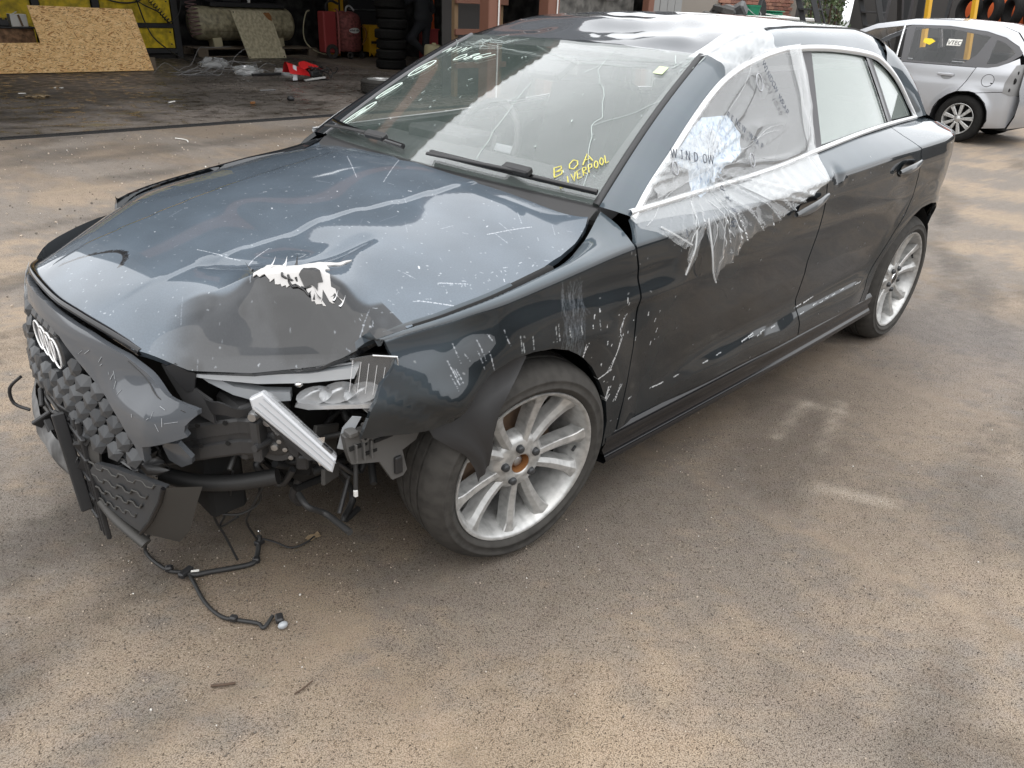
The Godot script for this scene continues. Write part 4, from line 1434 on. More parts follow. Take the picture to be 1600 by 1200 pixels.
	# wipers
	for wp in [[0.30, -0.02, -0.72], [0.40, 0.72, 0.12]]:
		var a := wp[1] as float
		var b := wp[2] as float
		var blade := PackedVector3Array()
		var arm := PackedVector3Array()
		for k in 15:
			var t := k / 14.0
			var u := lerpf(a, b, t) / 0.73
			var w := lerpf(0.035, 0.075 if a < 0.1 else 0.04, t)
			blade.append(screen_pt(u, w) + Vector3(-0.5, 0.86, 0) * 0.020)
			if t > 0.30:
				arm.append(screen_pt(u, lerpf(0.05, w - 0.002, 1.0 - t) - 0.035 * (t - 0.3)) + Vector3(-0.5, 0.86, 0) * (0.034 - 0.01 * t))
		var root: MeshInstance3D = obj("wiper", Shape.new().tube(arm, 0.010, 8, true, 0.6), M["bare_plastic"], CAR)
		obj("blade", Shape.new().tube(blade, 0.009, 8, true, 1.0), M["gloss_black"], root)
		var hub := screen_pt(lerpf(a, b, 0.42 if a > 0.1 else 0.25) / 0.73, 0.045) + Vector3(-0.5, 0.86, 0) * 0.030
		obj("pivot", Shape.new().box(hub, Vector3(0.030, 0.022, 0.11), 0.008, Basis(Vector3.BACK, 0.5)), M["bare_plastic"], root)
	# cowl between bonnet and glass
	var rows := []
	for e in [Vector2(-0.028, -0.052), Vector2(-0.02, -0.035), Vector2(0.012, -0.010)]:
		var row := PackedVector3Array()
		for k in 21:
			var u := -1.0 + k / 10.0
			row.append(screen_pt(u, 0.0) + Vector3(e.x - 0.015, e.y, 0))
		rows.append(row)
	obj("cowl", Shape.new().grid(rows, Vector3(0.3, 0.2, 0)), M["bare_plastic"], CAR)

# single-stroke letters on a 0..1 box
const STROKES := {
	"0": [[0.5, 1, 0.1, 0.8, 0.0, 0.4, 0.3, 0, 0.8, 0.1, 1, 0.6, 0.5, 1]],
	"8": [[0.9, 1.0, 0.4, 0.9, 0.3, 0.6, 0.9, 0.35, 0.7, 0, 0.2, 0.1, 0.3, 0.4, 0.8, 0.7, 0.9, 1.0]],
	"6": [[1, 1, 0.3, 0.7, 0.0, 0.3, 0.3, 0, 0.8, 0.1, 0.8, 0.4, 0.3, 0.4, 0.05, 0.2]],
	"N": [[0, 0, 0.1, 1, 0.8, 0, 0.9, 1]], "I": [[0.5, 0, 0.5, 1]],
	"B": [[0, 0, 0, 1, 0.7, 0.9, 0.7, 0.6, 0.1, 0.5, 0.8, 0.4, 0.7, 0.05, 0, 0]],
	"O": [[0.5, 1, 0.1, 0.7, 0.1, 0.3, 0.5, 0, 0.9, 0.3, 0.9, 0.7, 0.5, 1]],
	"A": [[0, 0, 0.5, 1, 1, 0], [0.2, 0.4, 0.8, 0.4]],
	"L": [[0.1, 1, 0, 0, 0.8, 0]], "V": [[0, 1, 0.5, 0, 1, 1]],
	"E": [[0.9, 1, 0, 1, 0, 0, 0.9, 0], [0, 0.5, 0.7, 0.5]],
	"R": [[0, 0, 0, 1, 0.8, 0.9, 0.8, 0.6, 0, 0.5, 0.9, 0]],
	"P": [[0, 0, 0, 1, 0.9, 0.9, 0.8, 0.5, 0, 0.5]],
}
func write_on_screen(line: Callable, word: String, at: Vector2, adv: Vector2, up: Vector2, w: float, m: String) -> void:
	for i in word.length():
		for s in STROKES[word[i]]:
			var pts := []
			for k in range(0, s.size(), 2):
				var p: Vector2 = at + adv * (i + s[k] * 0.72) + up * s[k + 1]
				pts.append(p.x)
				pts.append(p.y)
			line.call("chalk_stroke", pts, w, m)

func interior() -> void:
	var dr := []
	for row in [[0.40, 0.90], [0.52, 0.955], [0.72, 0.965], [0.84, 0.93], [0.86, 0.80], [0.80, 0.62]]:
		var rr := PackedVector3Array()
		for k in 11:
			var t := -1.0 + k / 5.0
			rr.append(Vector3(row[0] - 0.05 * (1.0 - t * t), row[1] + 0.012 * (1.0 - t * t), 0.73 * t))
		dr.append(rr)
	obj("dashboard", Shape.new().grid(dr, Vector3(0.6, 0.5, 0)), M["dash"], CAR)
	obj("instrument_hood", Shape.new().box(Vector3(0.74, 0.985, -0.36), Vector3(0.16, 0.06, 0.36), 0.02), M["dash"], CAR)
	var ring := PackedVector3Array()
	var wb := Basis(Vector3.BACK, -0.42)
	var wc := Vector3(0.93, 0.93, -0.36)
	for k in 33:
		var th := TAU * k / 32.0
		ring.append(wc + wb * Vector3(0, cos(th) * 0.185, sin(th) * 0.185))
	var sw := obj("steering_wheel", Shape.new().tube(ring, 0.016, 8, false), M["bare_plastic"], CAR)
	obj("wheel_boss", Shape.new().box(wc, Vector3(0.05, 0.11, 0.15), 0.02, wb), M["bare_plastic"], sw)
	obj("wheel_spoke", Shape.new().box(wc, Vector3(0.02, 0.035, 0.36), 0.008, wb), M["lamp_grey"], sw)
	for s in [-0.36, 0.36]:
		var cush := obj("front_seat", Shape.new().box(Vector3(1.25, 0.52, s), Vector3(0.52, 0.18, 0.50), 0.06), M["seat_cloth"], CAR)
		obj("seat_back", Shape.new().box(Vector3(1.55, 0.86, s), Vector3(0.15, 0.64, 0.48), 0.06, Basis(Vector3.BACK, -0.30)), M["seat_cloth"], cush)
		obj("headrest", Shape.new().box(Vector3(1.66, 1.20, s), Vector3(0.09, 0.15, 0.25), 0.035, Basis(Vector3.BACK, -0.25)), M["seat_cloth"], cush)
	var bench := obj("rear_seat", Shape.new().box(Vector3(2.15, 0.55, 0), Vector3(0.5, 0.2, 1.3), 0.06), M["seat_cloth"], CAR)
	obj("seat_back", Shape.new().box(Vector3(2.45, 0.85, 0), Vector3(0.15, 0.6, 1.3), 0.06, Basis(Vector3.BACK, -0.30)), M["seat_cloth"], bench)
	obj("headlining", Shape.new().box(Vector3(1.9, 1.285, 0), Vector3(1.5, 0.02, 1.0), 0.0), M["lamp_grey"], CAR)

# wheel about the origin, outer face towards +z
func wheel_at(parent: Node, at: Vector3, bs: Basis, flat: float, cap: bool, detail: bool) -> Node3D:
	var w := Node3D.new()
	w.name = "wheel"
	parent.add_child(w, true)
	w.position = at
	w.basis = bs
	# tyre
	var tp := pv([0.236, -0.012, 0.242, 0.002, 0.254, 0.0095, 0.256, 0.0115, 0.260, 0.0115, 0.262, 0.0095, 0.276, 0.0095, 0.279, 0.011, 0.283, 0.0095, 0.285, 0.0055, 0.291, 0.003, 0.304, -0.012, 0.3135, -0.028, 0.3170, -0.045, 0.3170, -0.060, 0.3110, -0.061, 0.3110, -0.068, 0.3180, -0.069, 0.3185, -0.095, 0.3120, -0.096, 0.3120, -0.104, 0.3185, -0.105, 0.3185, -0.131, 0.3120, -0.132, 0.3120, -0.140, 0.3180, -0.141, 0.3170, -0.165, 0.304, -0.205, 0.276, -0.222, 0.24, -0.20])
	var ty := Shape.new().lathe(tp, 72)
	if flat > 0.0:
		# the tyre is soft: flattened where it meets the ground, bulging above it
		var down := (bs.inverse() * Vector3.DOWN).normalized()
		var lim := at.y
		for i in ty.v.size():
			var p := ty.v[i]
			var q := bs * p + at
			var b := clampf((p.dot(down) - 0.17) / 0.14, 0.0, 1.0)
			var out := 1.0 if p.z > -0.10 else -1.0
			q += bs * Vector3(0, 0, out * 0.022 * flat * b * b * clampf(1.0 - absf(Vector2(p.x, p.y).length() - 0.28) / 0.05, 0.0, 1.0))
			if q.y < 0.002:
				q.y = 0.002
			ty.v[i] = bs.inverse() * (q - at)
	obj("tyre", ty, M["rubber"], w)
	# rim: lip, barrel
	var rp := pv([0.236, -0.010, 0.241, 0.001, 0.2395, 0.005, 0.233, 0.0045, 0.228, -0.004, 0.222, -0.020, 0.212, -0.055, 0.205, -0.12, 0.212, -0.19])
	obj("rim", Shape.new().lathe(rp, 72), M["alloy"], w)
	# ten spokes in five pairs
	for k in 5:
		for s in [-1.0, 1.0]:
			var base: float = TAU * k / 5.0 + 1.117
			var rows := []
			for e in 13:
				var t := e / 12.0
				var r := lerpf(0.052, 0.232, t)
				var ang: float = base + s * lerpf(0.20, 0.268, t)
				var c := Vector3(cos(ang) * r, sin(ang) * r, 0)
				var d: Vector3 = Vector3(-sin(ang), cos(ang), 0) * s
				var zt := lerpf(-0.030, -0.004, pow(t, 0.8)) - 0.010 * sin(PI * t)
				var hw := lerpf(0.0135, 0.019, t) if t < 0.82 else lerpf(0.019, 0.032, (t - 0.82) / 0.18)
				rows.append(PackedVector3Array([c - d * (hw + 0.004) + Vector3(0, 0, zt - 0.045), c - d * hw + Vector3(0, 0, zt - 0.016), c - d * hw * 0.92 + Vector3(0, 0, zt - 0.010), c - d * hw * 0.15 + Vector3(0, 0, zt), c + d * hw * 0.05 + Vector3(0, 0, zt), c + d * hw * 0.9 + Vector3(0, 0, zt - 0.003), c + d * hw + Vector3(0, 0, zt - 0.006), c + d * (hw + 0.004) + Vector3(0, 0, zt - 0.045)]))
			# flat-shaded facets
			var sp := Shape.new()
			var mid: Vector3 = (rows[6][0] + rows[6][7]) * 0.5
			for e in 12:
				for j in 7:
					var ins: Vector3 = (rows[e][0] + rows[e + 1][7]) * 0.5
					sp.quad(rows[e][j], rows[e][j + 1], rows[e + 1][j + 1], rows[e + 1][j], ins, 1.0)
			obj("spoke", sp, M["alloy"], w)
	var hub := pv([0.030, -0.055, 0.0305, -0.026, 0.036, -0.022, 0.074, -0.030, 0.088, -0.040, 0.094, -0.075])
	obj("hub", Shape.new().lathe(hub, 40), M["alloy"], w)
	for k in 5:
		var th := TAU * k / 5.0 + 1.117 + PI / 5.0
		var X := Transform3D(Basis(), Vector3(cos(th) * 0.056, sin(th) * 0.056, -0.026))
		obj("bolt_cover", Shape.new().lathe(pv([0.0001, 0.013, 0.008, 0.0125, 0.0115, 0.009, 0.0125, 0.0, 0.0125, -0.01]), 14, X), M["bolt_cap"], w)
	if cap:
		obj("centre_cap", Shape.new().lathe(pv([0.0001, -0.022, 0.024, -0.0225, 0.030, -0.026]), 24), M["gloss_black"], w)
		obj("cap_ring", Shape.new().lathe(pv([0.026, -0.0215, 0.029, -0.0205, 0.031, -0.024]), 24), M["chrome"], w)
	else:
		obj("hub_bore", Shape.new().lathe(pv([0.030, -0.026, 0.030, -0.060, 0.024, -0.062, 0.0001, -0.062]), 24), M["rust_orange"], w)
		obj("hub_nut", Shape.new().lathe(pv([0.0001, -0.036, 0.013, -0.037, 0.017, -0.042, 0.018, -0.062]), 12), M["steel"], w)
	# valve, disc, hub behind
	obj("valve", Shape.new().tube(pv3([0.214, -0.02, -0.03, 0.196, -0.02, -0.02]), 0.005, 8), M["bolt_cap"], w)
	obj("brake_disc", Shape.new().lathe(pv([0.06, -0.085, 0.085, -0.085, 0.086, -0.10, 0.150, -0.10, 0.152, -0.112, 0.15, -0.125, 0.06, -0.125]), 40), M["steel"] if cap else M["rusty_steel"], w)
	var cal := Transform3D(Basis(Vector3.BACK, 2.6 if cap else 0.4), Vector3(0, 0, -0.13))
	obj("brake_caliper", Shape.new().box(cal * Vector3(0.125, 0, 0.0), Vector3(0.07, 0.15, 0.07), 0.012, cal.basis), M["rusty_steel"], w)
	obj("backing_plate", Shape.new().lathe(pv([0.0001, -0.14, 0.195, -0.14]), 32), M["dark_void"], w)
	return w

func wheels() -> void:
	# front near wheel: turned a little and leaning, its tyre soft
	var b := Basis(Vector3.UP, -0.115) * Basis(Vector3.RIGHT, 0.081)
	wheel_at(CAR, Vector3(0, 0.308, 0.862), b, 1.0, false, true)
	wheel_at(CAR, Vector3(2.636, 0.316, 0.872), Basis(Vector3.BACK, 0.5), 0.35, true, true)
	wheel_at(CAR, Vector3(0, 0.316, -0.868), Basis(Vector3.UP, PI), 0.3, true, false)
	wheel_at(CAR, Vector3(2.636, 0.316, -0.868), Basis(Vector3.UP, PI), 0.3, true, false)
	for x in [0.0, 2.636]:
		obj("axle", Shape.new().tube(pv3([x, 0.28, -0.70, x, 0.30, 0.70]), 0.035, 10), M["dark_void"], CAR)

# ------------------------------------------------------------------ the broken front end
var HLP := pv([-0.84, 0.34, -0.80, 0.42, -0.73, 0.50, -0.63, 0.60, -0.53, 0.68, -0.44, 0.755, -0.38, 0.81])
# along the headlight's plan curve by arc length t, at height y, pushed out (+) or in (-)
func lamp_pt(t: float, y: float, out := 0.0) -> Vector3:
	var i := 0
	var acc := 0.0
	while i < HLP.size() - 2 and acc + HLP[i].distance_to(HLP[i + 1]) < t:
		acc += HLP[i].distance_to(HLP[i + 1])
		i += 1
	var d := HLP[i + 1] - HLP[i]
	var p := HLP[i] + d.normalized() * (t - acc)
	var n := Vector2(-d.y, d.x).normalized()
	if n.x > 0.0:
		n = -n
	n = n.lerp(Vector2(-0.6, 0.6), 0.5).normalized()
	return Vector3(p.x + n.x * out, y, p.y + n.y * out)

func slab(poly: PackedVector2Array, f: Callable, thick: float, step := 0.02) -> Shape:
	return Shape.new().skin(poly, f, step, thick, Vector3(-0.2, 0.5, 0.0))

func front_end() -> void:
	rng.seed = 33
	var IN := Vector3(-0.2, 0.5, 0.0)
	var nf := func(out: float) -> Callable:
		return func(y: float, z: float) -> Vector3:
			var w := 0.0035 * sin(y * 34.0 + z * 15.0) * sin(z * 21.0)
			return nose(y, z, out + w)
	# body-colour brow of the bumper, torn off past the headlight
	var brow := pv([0.700, -0.47, 0.728, -0.375, 0.741, -0.28, 0.752, -0.14, 0.757, 0.0, 0.752, 0.13, 0.744, 0.24, 0.722, 0.372, 0.696, 0.439, 0.662, 0.505, 0.638, 0.569, 0.628, 0.571, 0.614, 0.561, 0.600, 0.553, 0.586, 0.552, 0.574, 0.557, 0.564, 0.540, 0.550, 0.510, 0.525, 0.452, 0.478, 0.442, 0.500, 0.428, 0.521, 0.421, 0.572, 0.384, 0.612, 0.325, 0.637, 0.269, 0.671, 0.194, 0.702, 0.124, 0.716, 0.05, 0.718, -0.09, 0.708, -0.21, 0.684, -0.32, 0.63, -0.41, 0.50, -0.47, 0.50, -0.53])
	var bf := func(y: float, z: float) -> Vector3:
		var fold := 0.02 * bump(y, z, 0.58, 0.50, 0.10, 0.05)
		return nose(y, z, 0.012 + fold + 0.03 * smoothstep(0.70, 0.60, y) * bump(y, z, 0.6, 0.45, 0.1, 0.12))
	var bm := obj("bumper_cover", slab(brow, bf, 0.020, 0.014), M["bumper_paint"], CAR)
	obj("shut_line_seal", Shape.new().tube(smooth(pv3([-0.775, 0.715, -0.47, -0.838, 0.748, -0.28, -0.862, 0.760, 0.0, -0.850, 0.758, 0.16, -0.825, 0.745, 0.29, -0.80, 0.725, 0.385]), 6), 0.010, 6), M["gloss_black"], bm)
	obj("crack_line", Shape.new().tube(smooth(PackedVector3Array([bf.call(0.712, 0.385), bf.call(0.684, 0.44), bf.call(0.655, 0.49), bf.call(0.632, 0.55)]), 5), 0.0016, 4), M["gloss_black"], bm)
	obj("folded_corner", slab(pv([0.540, 0.505, 0.528, 0.455, 0.470, 0.445, 0.455, 0.47, 0.48, 0.51, 0.50, 0.52]), func(y: float, z: float) -> Vector3: return nose(y, z, 0.005) + Vector3(0.04 * (0.54 - y) / 0.08, 0, 0.01), 0.012), M["bumper_paint"], bm)
	# scuffs on the brow
	for k in 60:
		var y := rng.randf_range(0.715, 0.745)
		var z := rng.randf_range(-0.42, -0.16) if k < 44 else rng.randf_range(0.2, 0.55)
		if k >= 44:
			y = lerpf(0.72, 0.60, (z - 0.2) / 0.35) + rng.randfn(0, 0.012)
		var a: Vector3 = bf.call(y, z) + Vector3(-0.001, 0.001, 0)
		var b: Vector3 = bf.call(y - rng.randf_range(0.004, 0.02), z + rng.randfn(0, 0.012)) + Vector3(-0.001, 0.001, 0)
		obj("scuff", Shape.new().tube(PackedVector3Array([a, b]), rng.randf_range(0.0004, 0.0010), 4), M["lamp_grey"], bm)
	# grille: dark mesh with faceted blocks in front
	var gr := obj("radiator_grille", slab(pv([0.70, -0.36, 0.715, -0.1, 0.71, 0.1, 0.66, 0.22, 0.60, 0.34, 0.52, 0.41, 0.45, 0.42, 0.42, 0.20, 0.44, -0.1, 0.46, -0.45, 0.62, -0.43]), nf.call(-0.030), 0.01), M["dark_void"], CAR)
	var block := pv([-0.026, 0.010, -0.009, 0.026, 0.017, 0.026, 0.029, 0.002, 0.014, -0.026, -0.014, -0.023])
	for i in 10:
		for j in 16:
			var y := 0.705 - i * 0.034
			var z := -0.42 + j * 0.060 + (0.030 if i % 2 == 1 else 0.0)
			var brow_low := cv(pv([-0.42, 0.60, -0.32, 0.684, -0.21, 0.708, -0.09, 0.718, 0.05, 0.716, 0.124, 0.702, 0.194, 0.671, 0.269, 0.637, 0.325, 0.612, 0.384, 0.572, 0.42, 0.52]), z)
			if z > 0.415 or y > brow_low - 0.015 or y < brow_low - 0.20 or y < 0.445:
				continue
			if absf(z + 0.02) < 0.15 and y > 0.575:
				continue
			if rng.randf() < 0.05:
				continue
			var c := nose(y, z, 0.0)
			var bs := Basis(Vector3.UP, -PI / 2 + atan(z) * 0.9) * Basis(Vector3.RIGHT, -0.30 + rng.randfn(0, 0.10)) * Basis(Vector3.UP, 0.28 + rng.randfn(0, 0.08))
			# faceted: outline, then a ridge point that stands proud
			var s := Shape.new()
			var tip := Vector3(0.003, -0.006, 0.0155)
			var inside := c + bs * Vector3(0, 0, -0.03)
			for q in 6:
				var a: Vector3 = c + bs * Vector3(block[q].x * 0.90, block[q].y * 0.90, 0.008)
				var b: Vector3 = c + bs * Vector3(block[(q + 1) % 6].x * 0.90, block[(q + 1) % 6].y * 0.90, 0.008)
				var t: Vector3 = c + bs * tip
				var g := (t - a).cross(b - a).normalized()
				if g.dot((a + b + t) / 3.0 - inside) < 0.0:
					g = -g
				s.tri(a, b, t, g, g, g)
				s.quad(a, b, b + bs * Vector3(0, 0, -0.05), a + bs * Vector3(0, 0, -0.05), inside)
			obj("grille_block", s, M["grille_plastic"], gr)
	# emblem: four linked rings on a ribbed black pod
	var ps := Shape.new()
	for k in 4:
		var z := -0.090 + k * 0.050
		ps.lathe(pv([0.0001, 0.028, 0.034, 0.028, 0.042, 0.024, 0.044, 0.0, 0.044, -0.06]), 28, Transform3D(Basis(Vector3.UP, -PI / 2), Vector3(-0.868, 0.634, z)))
	var pod := obj("emblem_pod", ps, M["grille_plastic"], CAR)
	for k in 4:
		var z := -0.090 + k * 0.050
		var rp := PackedVector3Array()
		for e in 33:
			var th := TAU * e / 32.0
			rp.append(Vector3(-0.898 - 0.001 * k, 0.634 + sin(th) * 0.039, z + cos(th) * 0.036))
		obj("emblem_ring", Shape.new().tube(rp, 0.0026, 8, false), M["white_badge"], pod)
		obj("pod_rib", Shape.new().box(Vector3(-0.880, 0.690, z + 0.01), Vector3(0.045, 0.022, 0.044), 0.006, Basis(Vector3.BACK, -0.5)), M["grille_plastic"], pod)
		obj("pod_step", Shape.new().box(Vector3(-0.868, 0.703, z + 0.022), Vector3(0.040, 0.020, 0.040), 0.005, Basis(Vector3.BACK, -0.4)), M["grille_plastic"], pod)
	# lower mouth: dark mesh, broken slats, dusty lip
	var low := obj("lower_grille", slab(pv([0.47, -0.46, 0.45, -0.1, 0.43, 0.18, 0.42, 0.30, 0.32, 0.24, 0.34, 0.10, 0.36, -0.1, 0.36, -0.46]), nf.call(-0.035), 0.01), M["dark_void"], CAR)
	for k in 8:
		var pts := PackedVector3Array()
		for e in 9:
			var z := lerpf(-0.42, 0.20, e / 8.0)
			pts.append(nose(0.54 - k * 0.025 + rng.randfn(0, 0.002), z, -0.012 + rng.randfn(0, 0.002)))
		obj("mesh_slat", Shape.new().tube(pts, 0.005, 5), M["dusty_plastic"] if k % 2 else M["bare_plastic"], low)
	for k in 7:
		var a := nose(rng.randf_range(0.36, 0.5), rng.randf_range(-0.2, 0.2), 0.0)
		obj("broken_tab", Shape.new().box(a, Vector3(0.012, rng.randf_range(0.02, 0.06), rng.randf_range(0.01, 0.05)), 0.003, Basis(Vector3(rng.randfn(0, 1), 1, rng.randfn(0, 1)).normalized(), rng.randf() * 2.0)), M["bare_plastic"], low)
	var lip := []
	for r in [[0.405, 0.004], [0.385, 0.018], [0.352, 0.024], [0.322, 0.016], [0.310, -0.01]]:
		var row := PackedVector3Array()
		for e in 16:
			var z := lerpf(-0.46, 0.165, e / 15.0)
			row.append(nose(r[0] - 0.016 * e / 15.0 + 0.0025 * sin(e * 2.1), z, r[1] + 0.002 * sin(e * 1.7)))
		lip.append(row)
	obj("lower_lip", Shape.new().grid(lip, IN), M["scuffed_lip"], CAR)
	obj("tow_hook", Shape.new().tube(smooth(pv3([-0.93, 0.44, -0.30, -0.96, 0.40, -0.33, -0.96, 0.35, -0.33, -0.93, 0.33, -0.30]), 4), 0.005, 6), M["bare_plastic"], CAR)
	# number plate carrier hanging on one edge
	var carrier := obj("plate_carrier", Shape.new().box(Vector3(-0.944, 0.375, 0.158), Vector3(0.030, 0.27, 0.014), 0.005, Basis(Vector3.RIGHT, -0.22)), M["bare_plastic"], CAR)
	for k in 5:
		obj("carrier_rib", Shape.new().box(Vector3(-0.925, 0.47 - k * 0.062, 0.195 - k * 0.008), Vector3(0.012, 0.012, 0.085), 0.003, Basis(Vector3.RIGHT, 0.1)), M["bare_plastic"], carrier)
	for k in 3:
		obj("carrier_upright", Shape.new().box(Vector3(-0.922, 0.34, 0.178 + k * 0.024), Vector3(0.012, 0.34, 0.010), 0.003, Basis(Vector3.RIGHT, -0.10)), M["bare_plastic"], carrier)
	obj("carrier_web", slab(pv([0.52, 0.19, 0.51, 0.265, 0.40, 0.262, 0.36, 0.225, 0.30, 0.22, 0.30, 0.175]), nf.call(0.0), 0.006), M["dusty_plastic"], carrier)
	for k in 6:
		obj("carrier_tooth", Shape.new().box(Vector3(-0.915, 0.175 + rng.randf() * 0.02, 0.165 + k * 0.010), Vector3(0.006, 0.06, 0.005), 0.001), M["bare_plastic"], carrier)
	# side air intake hanging down: zig-zag ribbed panel and its return
	var fogp := pv([0.381, 0.232, 0.412, 0.262, 0.424, 0.34, 0.428, 0.406, 0.417, 0.481, 0.372, 0.462, 0.30, 0.418, 0.245, 0.372, 0.262, 0.30, 0.278, 0.248, 0.332, 0.214])
	var ff := nf.call(0.010)
	var fog := obj("side_intake", slab(fogp, ff, 0.014), M["grille_plastic"], CAR)
	for r in 4:
		var pts := PackedVector3Array()
		for e in 25:
			var z := lerpf(0.235, 0.455 - 0.028 * r, e / 24.0)
			var zz := fmod(e, 6.0) / 6.0
			var y := 0.395 - r * 0.037 + (0.012 if zz < 0.5 else 0.0) + 0.05 * (z - 0.24)
			pts.append(nose(y, z, 0.011))
		obj("intake_rib", Shape.new().tube(pts, 0.0032, 4), M["dusty_plastic"], fog)
	var rt := []
	for e in 5:
		var u := e / 4.0
		var row := PackedVector3Array()
		for q in [Vector2(0.417, 0.481), Vector2(0.372, 0.462), Vector2(0.30, 0.418), Vector2(0.240, 0.370)]:
			row.append(nose(q.x, q.y, 0.010) + Vector3(0.075, -0.02 + 0.0, 0.030) * u + Vector3(0, -0.03 * u * (1.0 if q.x < 0.35 else -0.2), 0))
		rt.append(row)
	obj("intake_return", Shape.new().grid(rt, Vector3(-0.7, 0.4, 0.2)), M["dusty_plastic"], fog)
	var edge := PackedVector3Array()
	for q in [Vector2(0.417, 0.481), Vector2(0.372, 0.464), Vector2(0.30, 0.42), Vector2(0.242, 0.372)]:
		edge.append(nose(q.x, q.y, 0.014))
	obj("split_edge", Shape.new().tube(edge, 0.006, 6), M["gloss_black"], fog)
	obj("lower_edge", Shape.new().tube(smooth(PackedVector3Array([nose(0.285, 0.232, 0.005), nose(0.255, 0.27, 0.008), nose(0.232, 0.32, 0.010), nose(0.205, 0.372, 0.010)]), 4), 0.016, 8, true, 0.6), M["dusty_plastic"], fog)
	for k in 9:
		var z := rng.randf_range(0.30, 0.46)
		var y := rng.randf_range(0.42, 0.52)
		obj("torn_shard", slab(pv([y, z, y + rng.randf_range(0.01, 0.04), z + rng.randf_range(0.0, 0.03), y + rng.randf_range(-0.01, 0.02), z + rng.randf_range(0.04, 0.09), y - 0.02, z + 0.04]), func(a: float, b: float) -> Vector3: return nose(a, b, rng.randf_range(-0.02, 0.01)), 0.006, 0.05), M["grille_plastic"] if k % 2 else M["bare_plastic"], fog)
	# crash beam: a stamped box, swept back at its end
	var bp := [Vector2(-0.85, -0.55), Vector2(-0.87, -0.2), Vector2(-0.86, 0.12), Vector2(-0.815, 0.35), Vector2(-0.775, 0.455), Vector2(-0.715, 0.525), Vector2(-0.645, 0.598)]
	var rows := []
	for pr in [Vector2(0.052, 0.05), Vector2(0.05, 0.004), Vector2(0.043, 0.0), Vector2(0.012, 0.0), Vector2(0.008, 0.007), Vector2(-0.008, 0.007), Vector2(-0.012, 0.0), Vector2(-0.043, 0.0), Vector2(-0.05, 0.004), Vector2(-0.052, 0.05)]:
		var row := PackedVector3Array()
		for e in 25:
			var t := e / 24.0 * (bp.size() - 1)
			var i := mini(int(t), bp.size() - 2)
			var p: Vector2 = bp[i].lerp(bp[i + 1], t - i)
			var yy := lerpf(0.45, 0.535, smoothstep(0.30, 0.60, p.y))
			row.append(Vector3(p.x + pr.y * 0.8 + (0.005 if e % 5 == 2 else 0.0), yy + pr.x, p.y - pr.y * 0.7))
		rows.append(row)
	var bs2 := Shape.new()
	for i in rows.size() - 1:
		for e in 24:
			bs2.quad(rows[i][e], rows[i][e + 1], rows[i + 1][e + 1], rows[i + 1][e], (rows[4][e] as Vector3) + Vector3(0.08, 0, -0.05))
	var beam := obj("crash_beam", bs2, M["beam_black"], CAR)
	obj("beam_end", Shape.new().prism(pv([-0.05, -0.052, 0.05, -0.052, 0.05, 0.052, -0.05, 0.052]), 0.02, Transform3D(Basis(Vector3.UP, 0.7), Vector3(-0.628, 0.535, 0.575)), 0.004), M["beam_black"], beam)
	for k in 4:
		obj("beam_hole", Shape.new().lathe(pv([0.0001, 0.002, 0.006, 0.002, 0.0065, 0.0]), 8, Transform3D(Basis(Vector3.UP, -0.85), Vector3(-0.742 + 0.045 * (k / 2) , 0.505 + 0.055 * (k % 2) + 0.012 * (k / 2), 0.497 + 0.05 * (k / 2)))), M["dark_void"], beam)
	obj("beam_mount", Shape.new().box(Vector3(-0.60, 0.53, 0.50), Vector3(0.14, 0.15, 0.12), 0.01), M["beam_black"], CAR)
	obj("torn_bracket", slab(pv([0.63, 0.53, 0.665, 0.46, 0.70, 0.44, 0.69, 0.40, 0.60, 0.47, 0.575, 0.54]), func(y: float, z: float) -> Vector3: return nose(y, z, -0.05), 0.008), M["beam_black"], CAR)
	# dark engine bay behind everything
	obj("engine_bay", Shape.new().box(Vector3(-0.10, 0.50, 0.0), Vector3(0.86, 0.46, 1.04), 0.05), M["dark_void"], CAR)
	obj("radiator_pack", Shape.new().box(Vector3(-0.66, 0.45, -0.08), Vector3(0.10, 0.46, 0.98), 0.01), M["dark_void"], CAR)
	obj("undertray", Shape.new().box(Vector3(-0.20, 0.255, -0.05), Vector3(0.60, 0.02, 1.05), 0.004), M["dark_void"], CAR)
	# far front corner, unhurt: bumper side and its headlight
	var plan := smooth(pv3([-0.785, 0, -0.47, -0.72, 0, -0.585, -0.60, 0, -0.70, -0.47, 0, -0.785, -0.36, 0, -0.835]), 3)
	var side_rows := []
	for y in [0.625, 0.56, 0.46, 0.36, 0.26]:
		var row := PackedVector3Array()
		for p in plan:
			row.append(Vector3(p.x - 0.012 - 0.02 * sin((0.65 - y) * 8.0), y, p.z - 0.006))
		side_rows.append(row)
	obj("bumper_corner", Shape.new().grid(side_rows, IN), M["bumper_paint"], CAR)
	var lamp_rows := []
	for y in [0.745, 0.72, 0.68, 0.63]:
		var row := PackedVector3Array()
		for k in plan.size():
			var p := plan[k]
			row.append(Vector3(p.x + 0.004, minf(y, 0.62 + (y - 0.62) * lerpf(0.85, 1.1, float(k) / plan.size())), p.z))
		lamp_rows.append(row)
	obj("far_headlight", Shape.new().grid(lamp_rows, IN), M["lamp_dark"], CAR)
	headlight()
	engine_bits()
	wing_bracket()
	loose_loom()

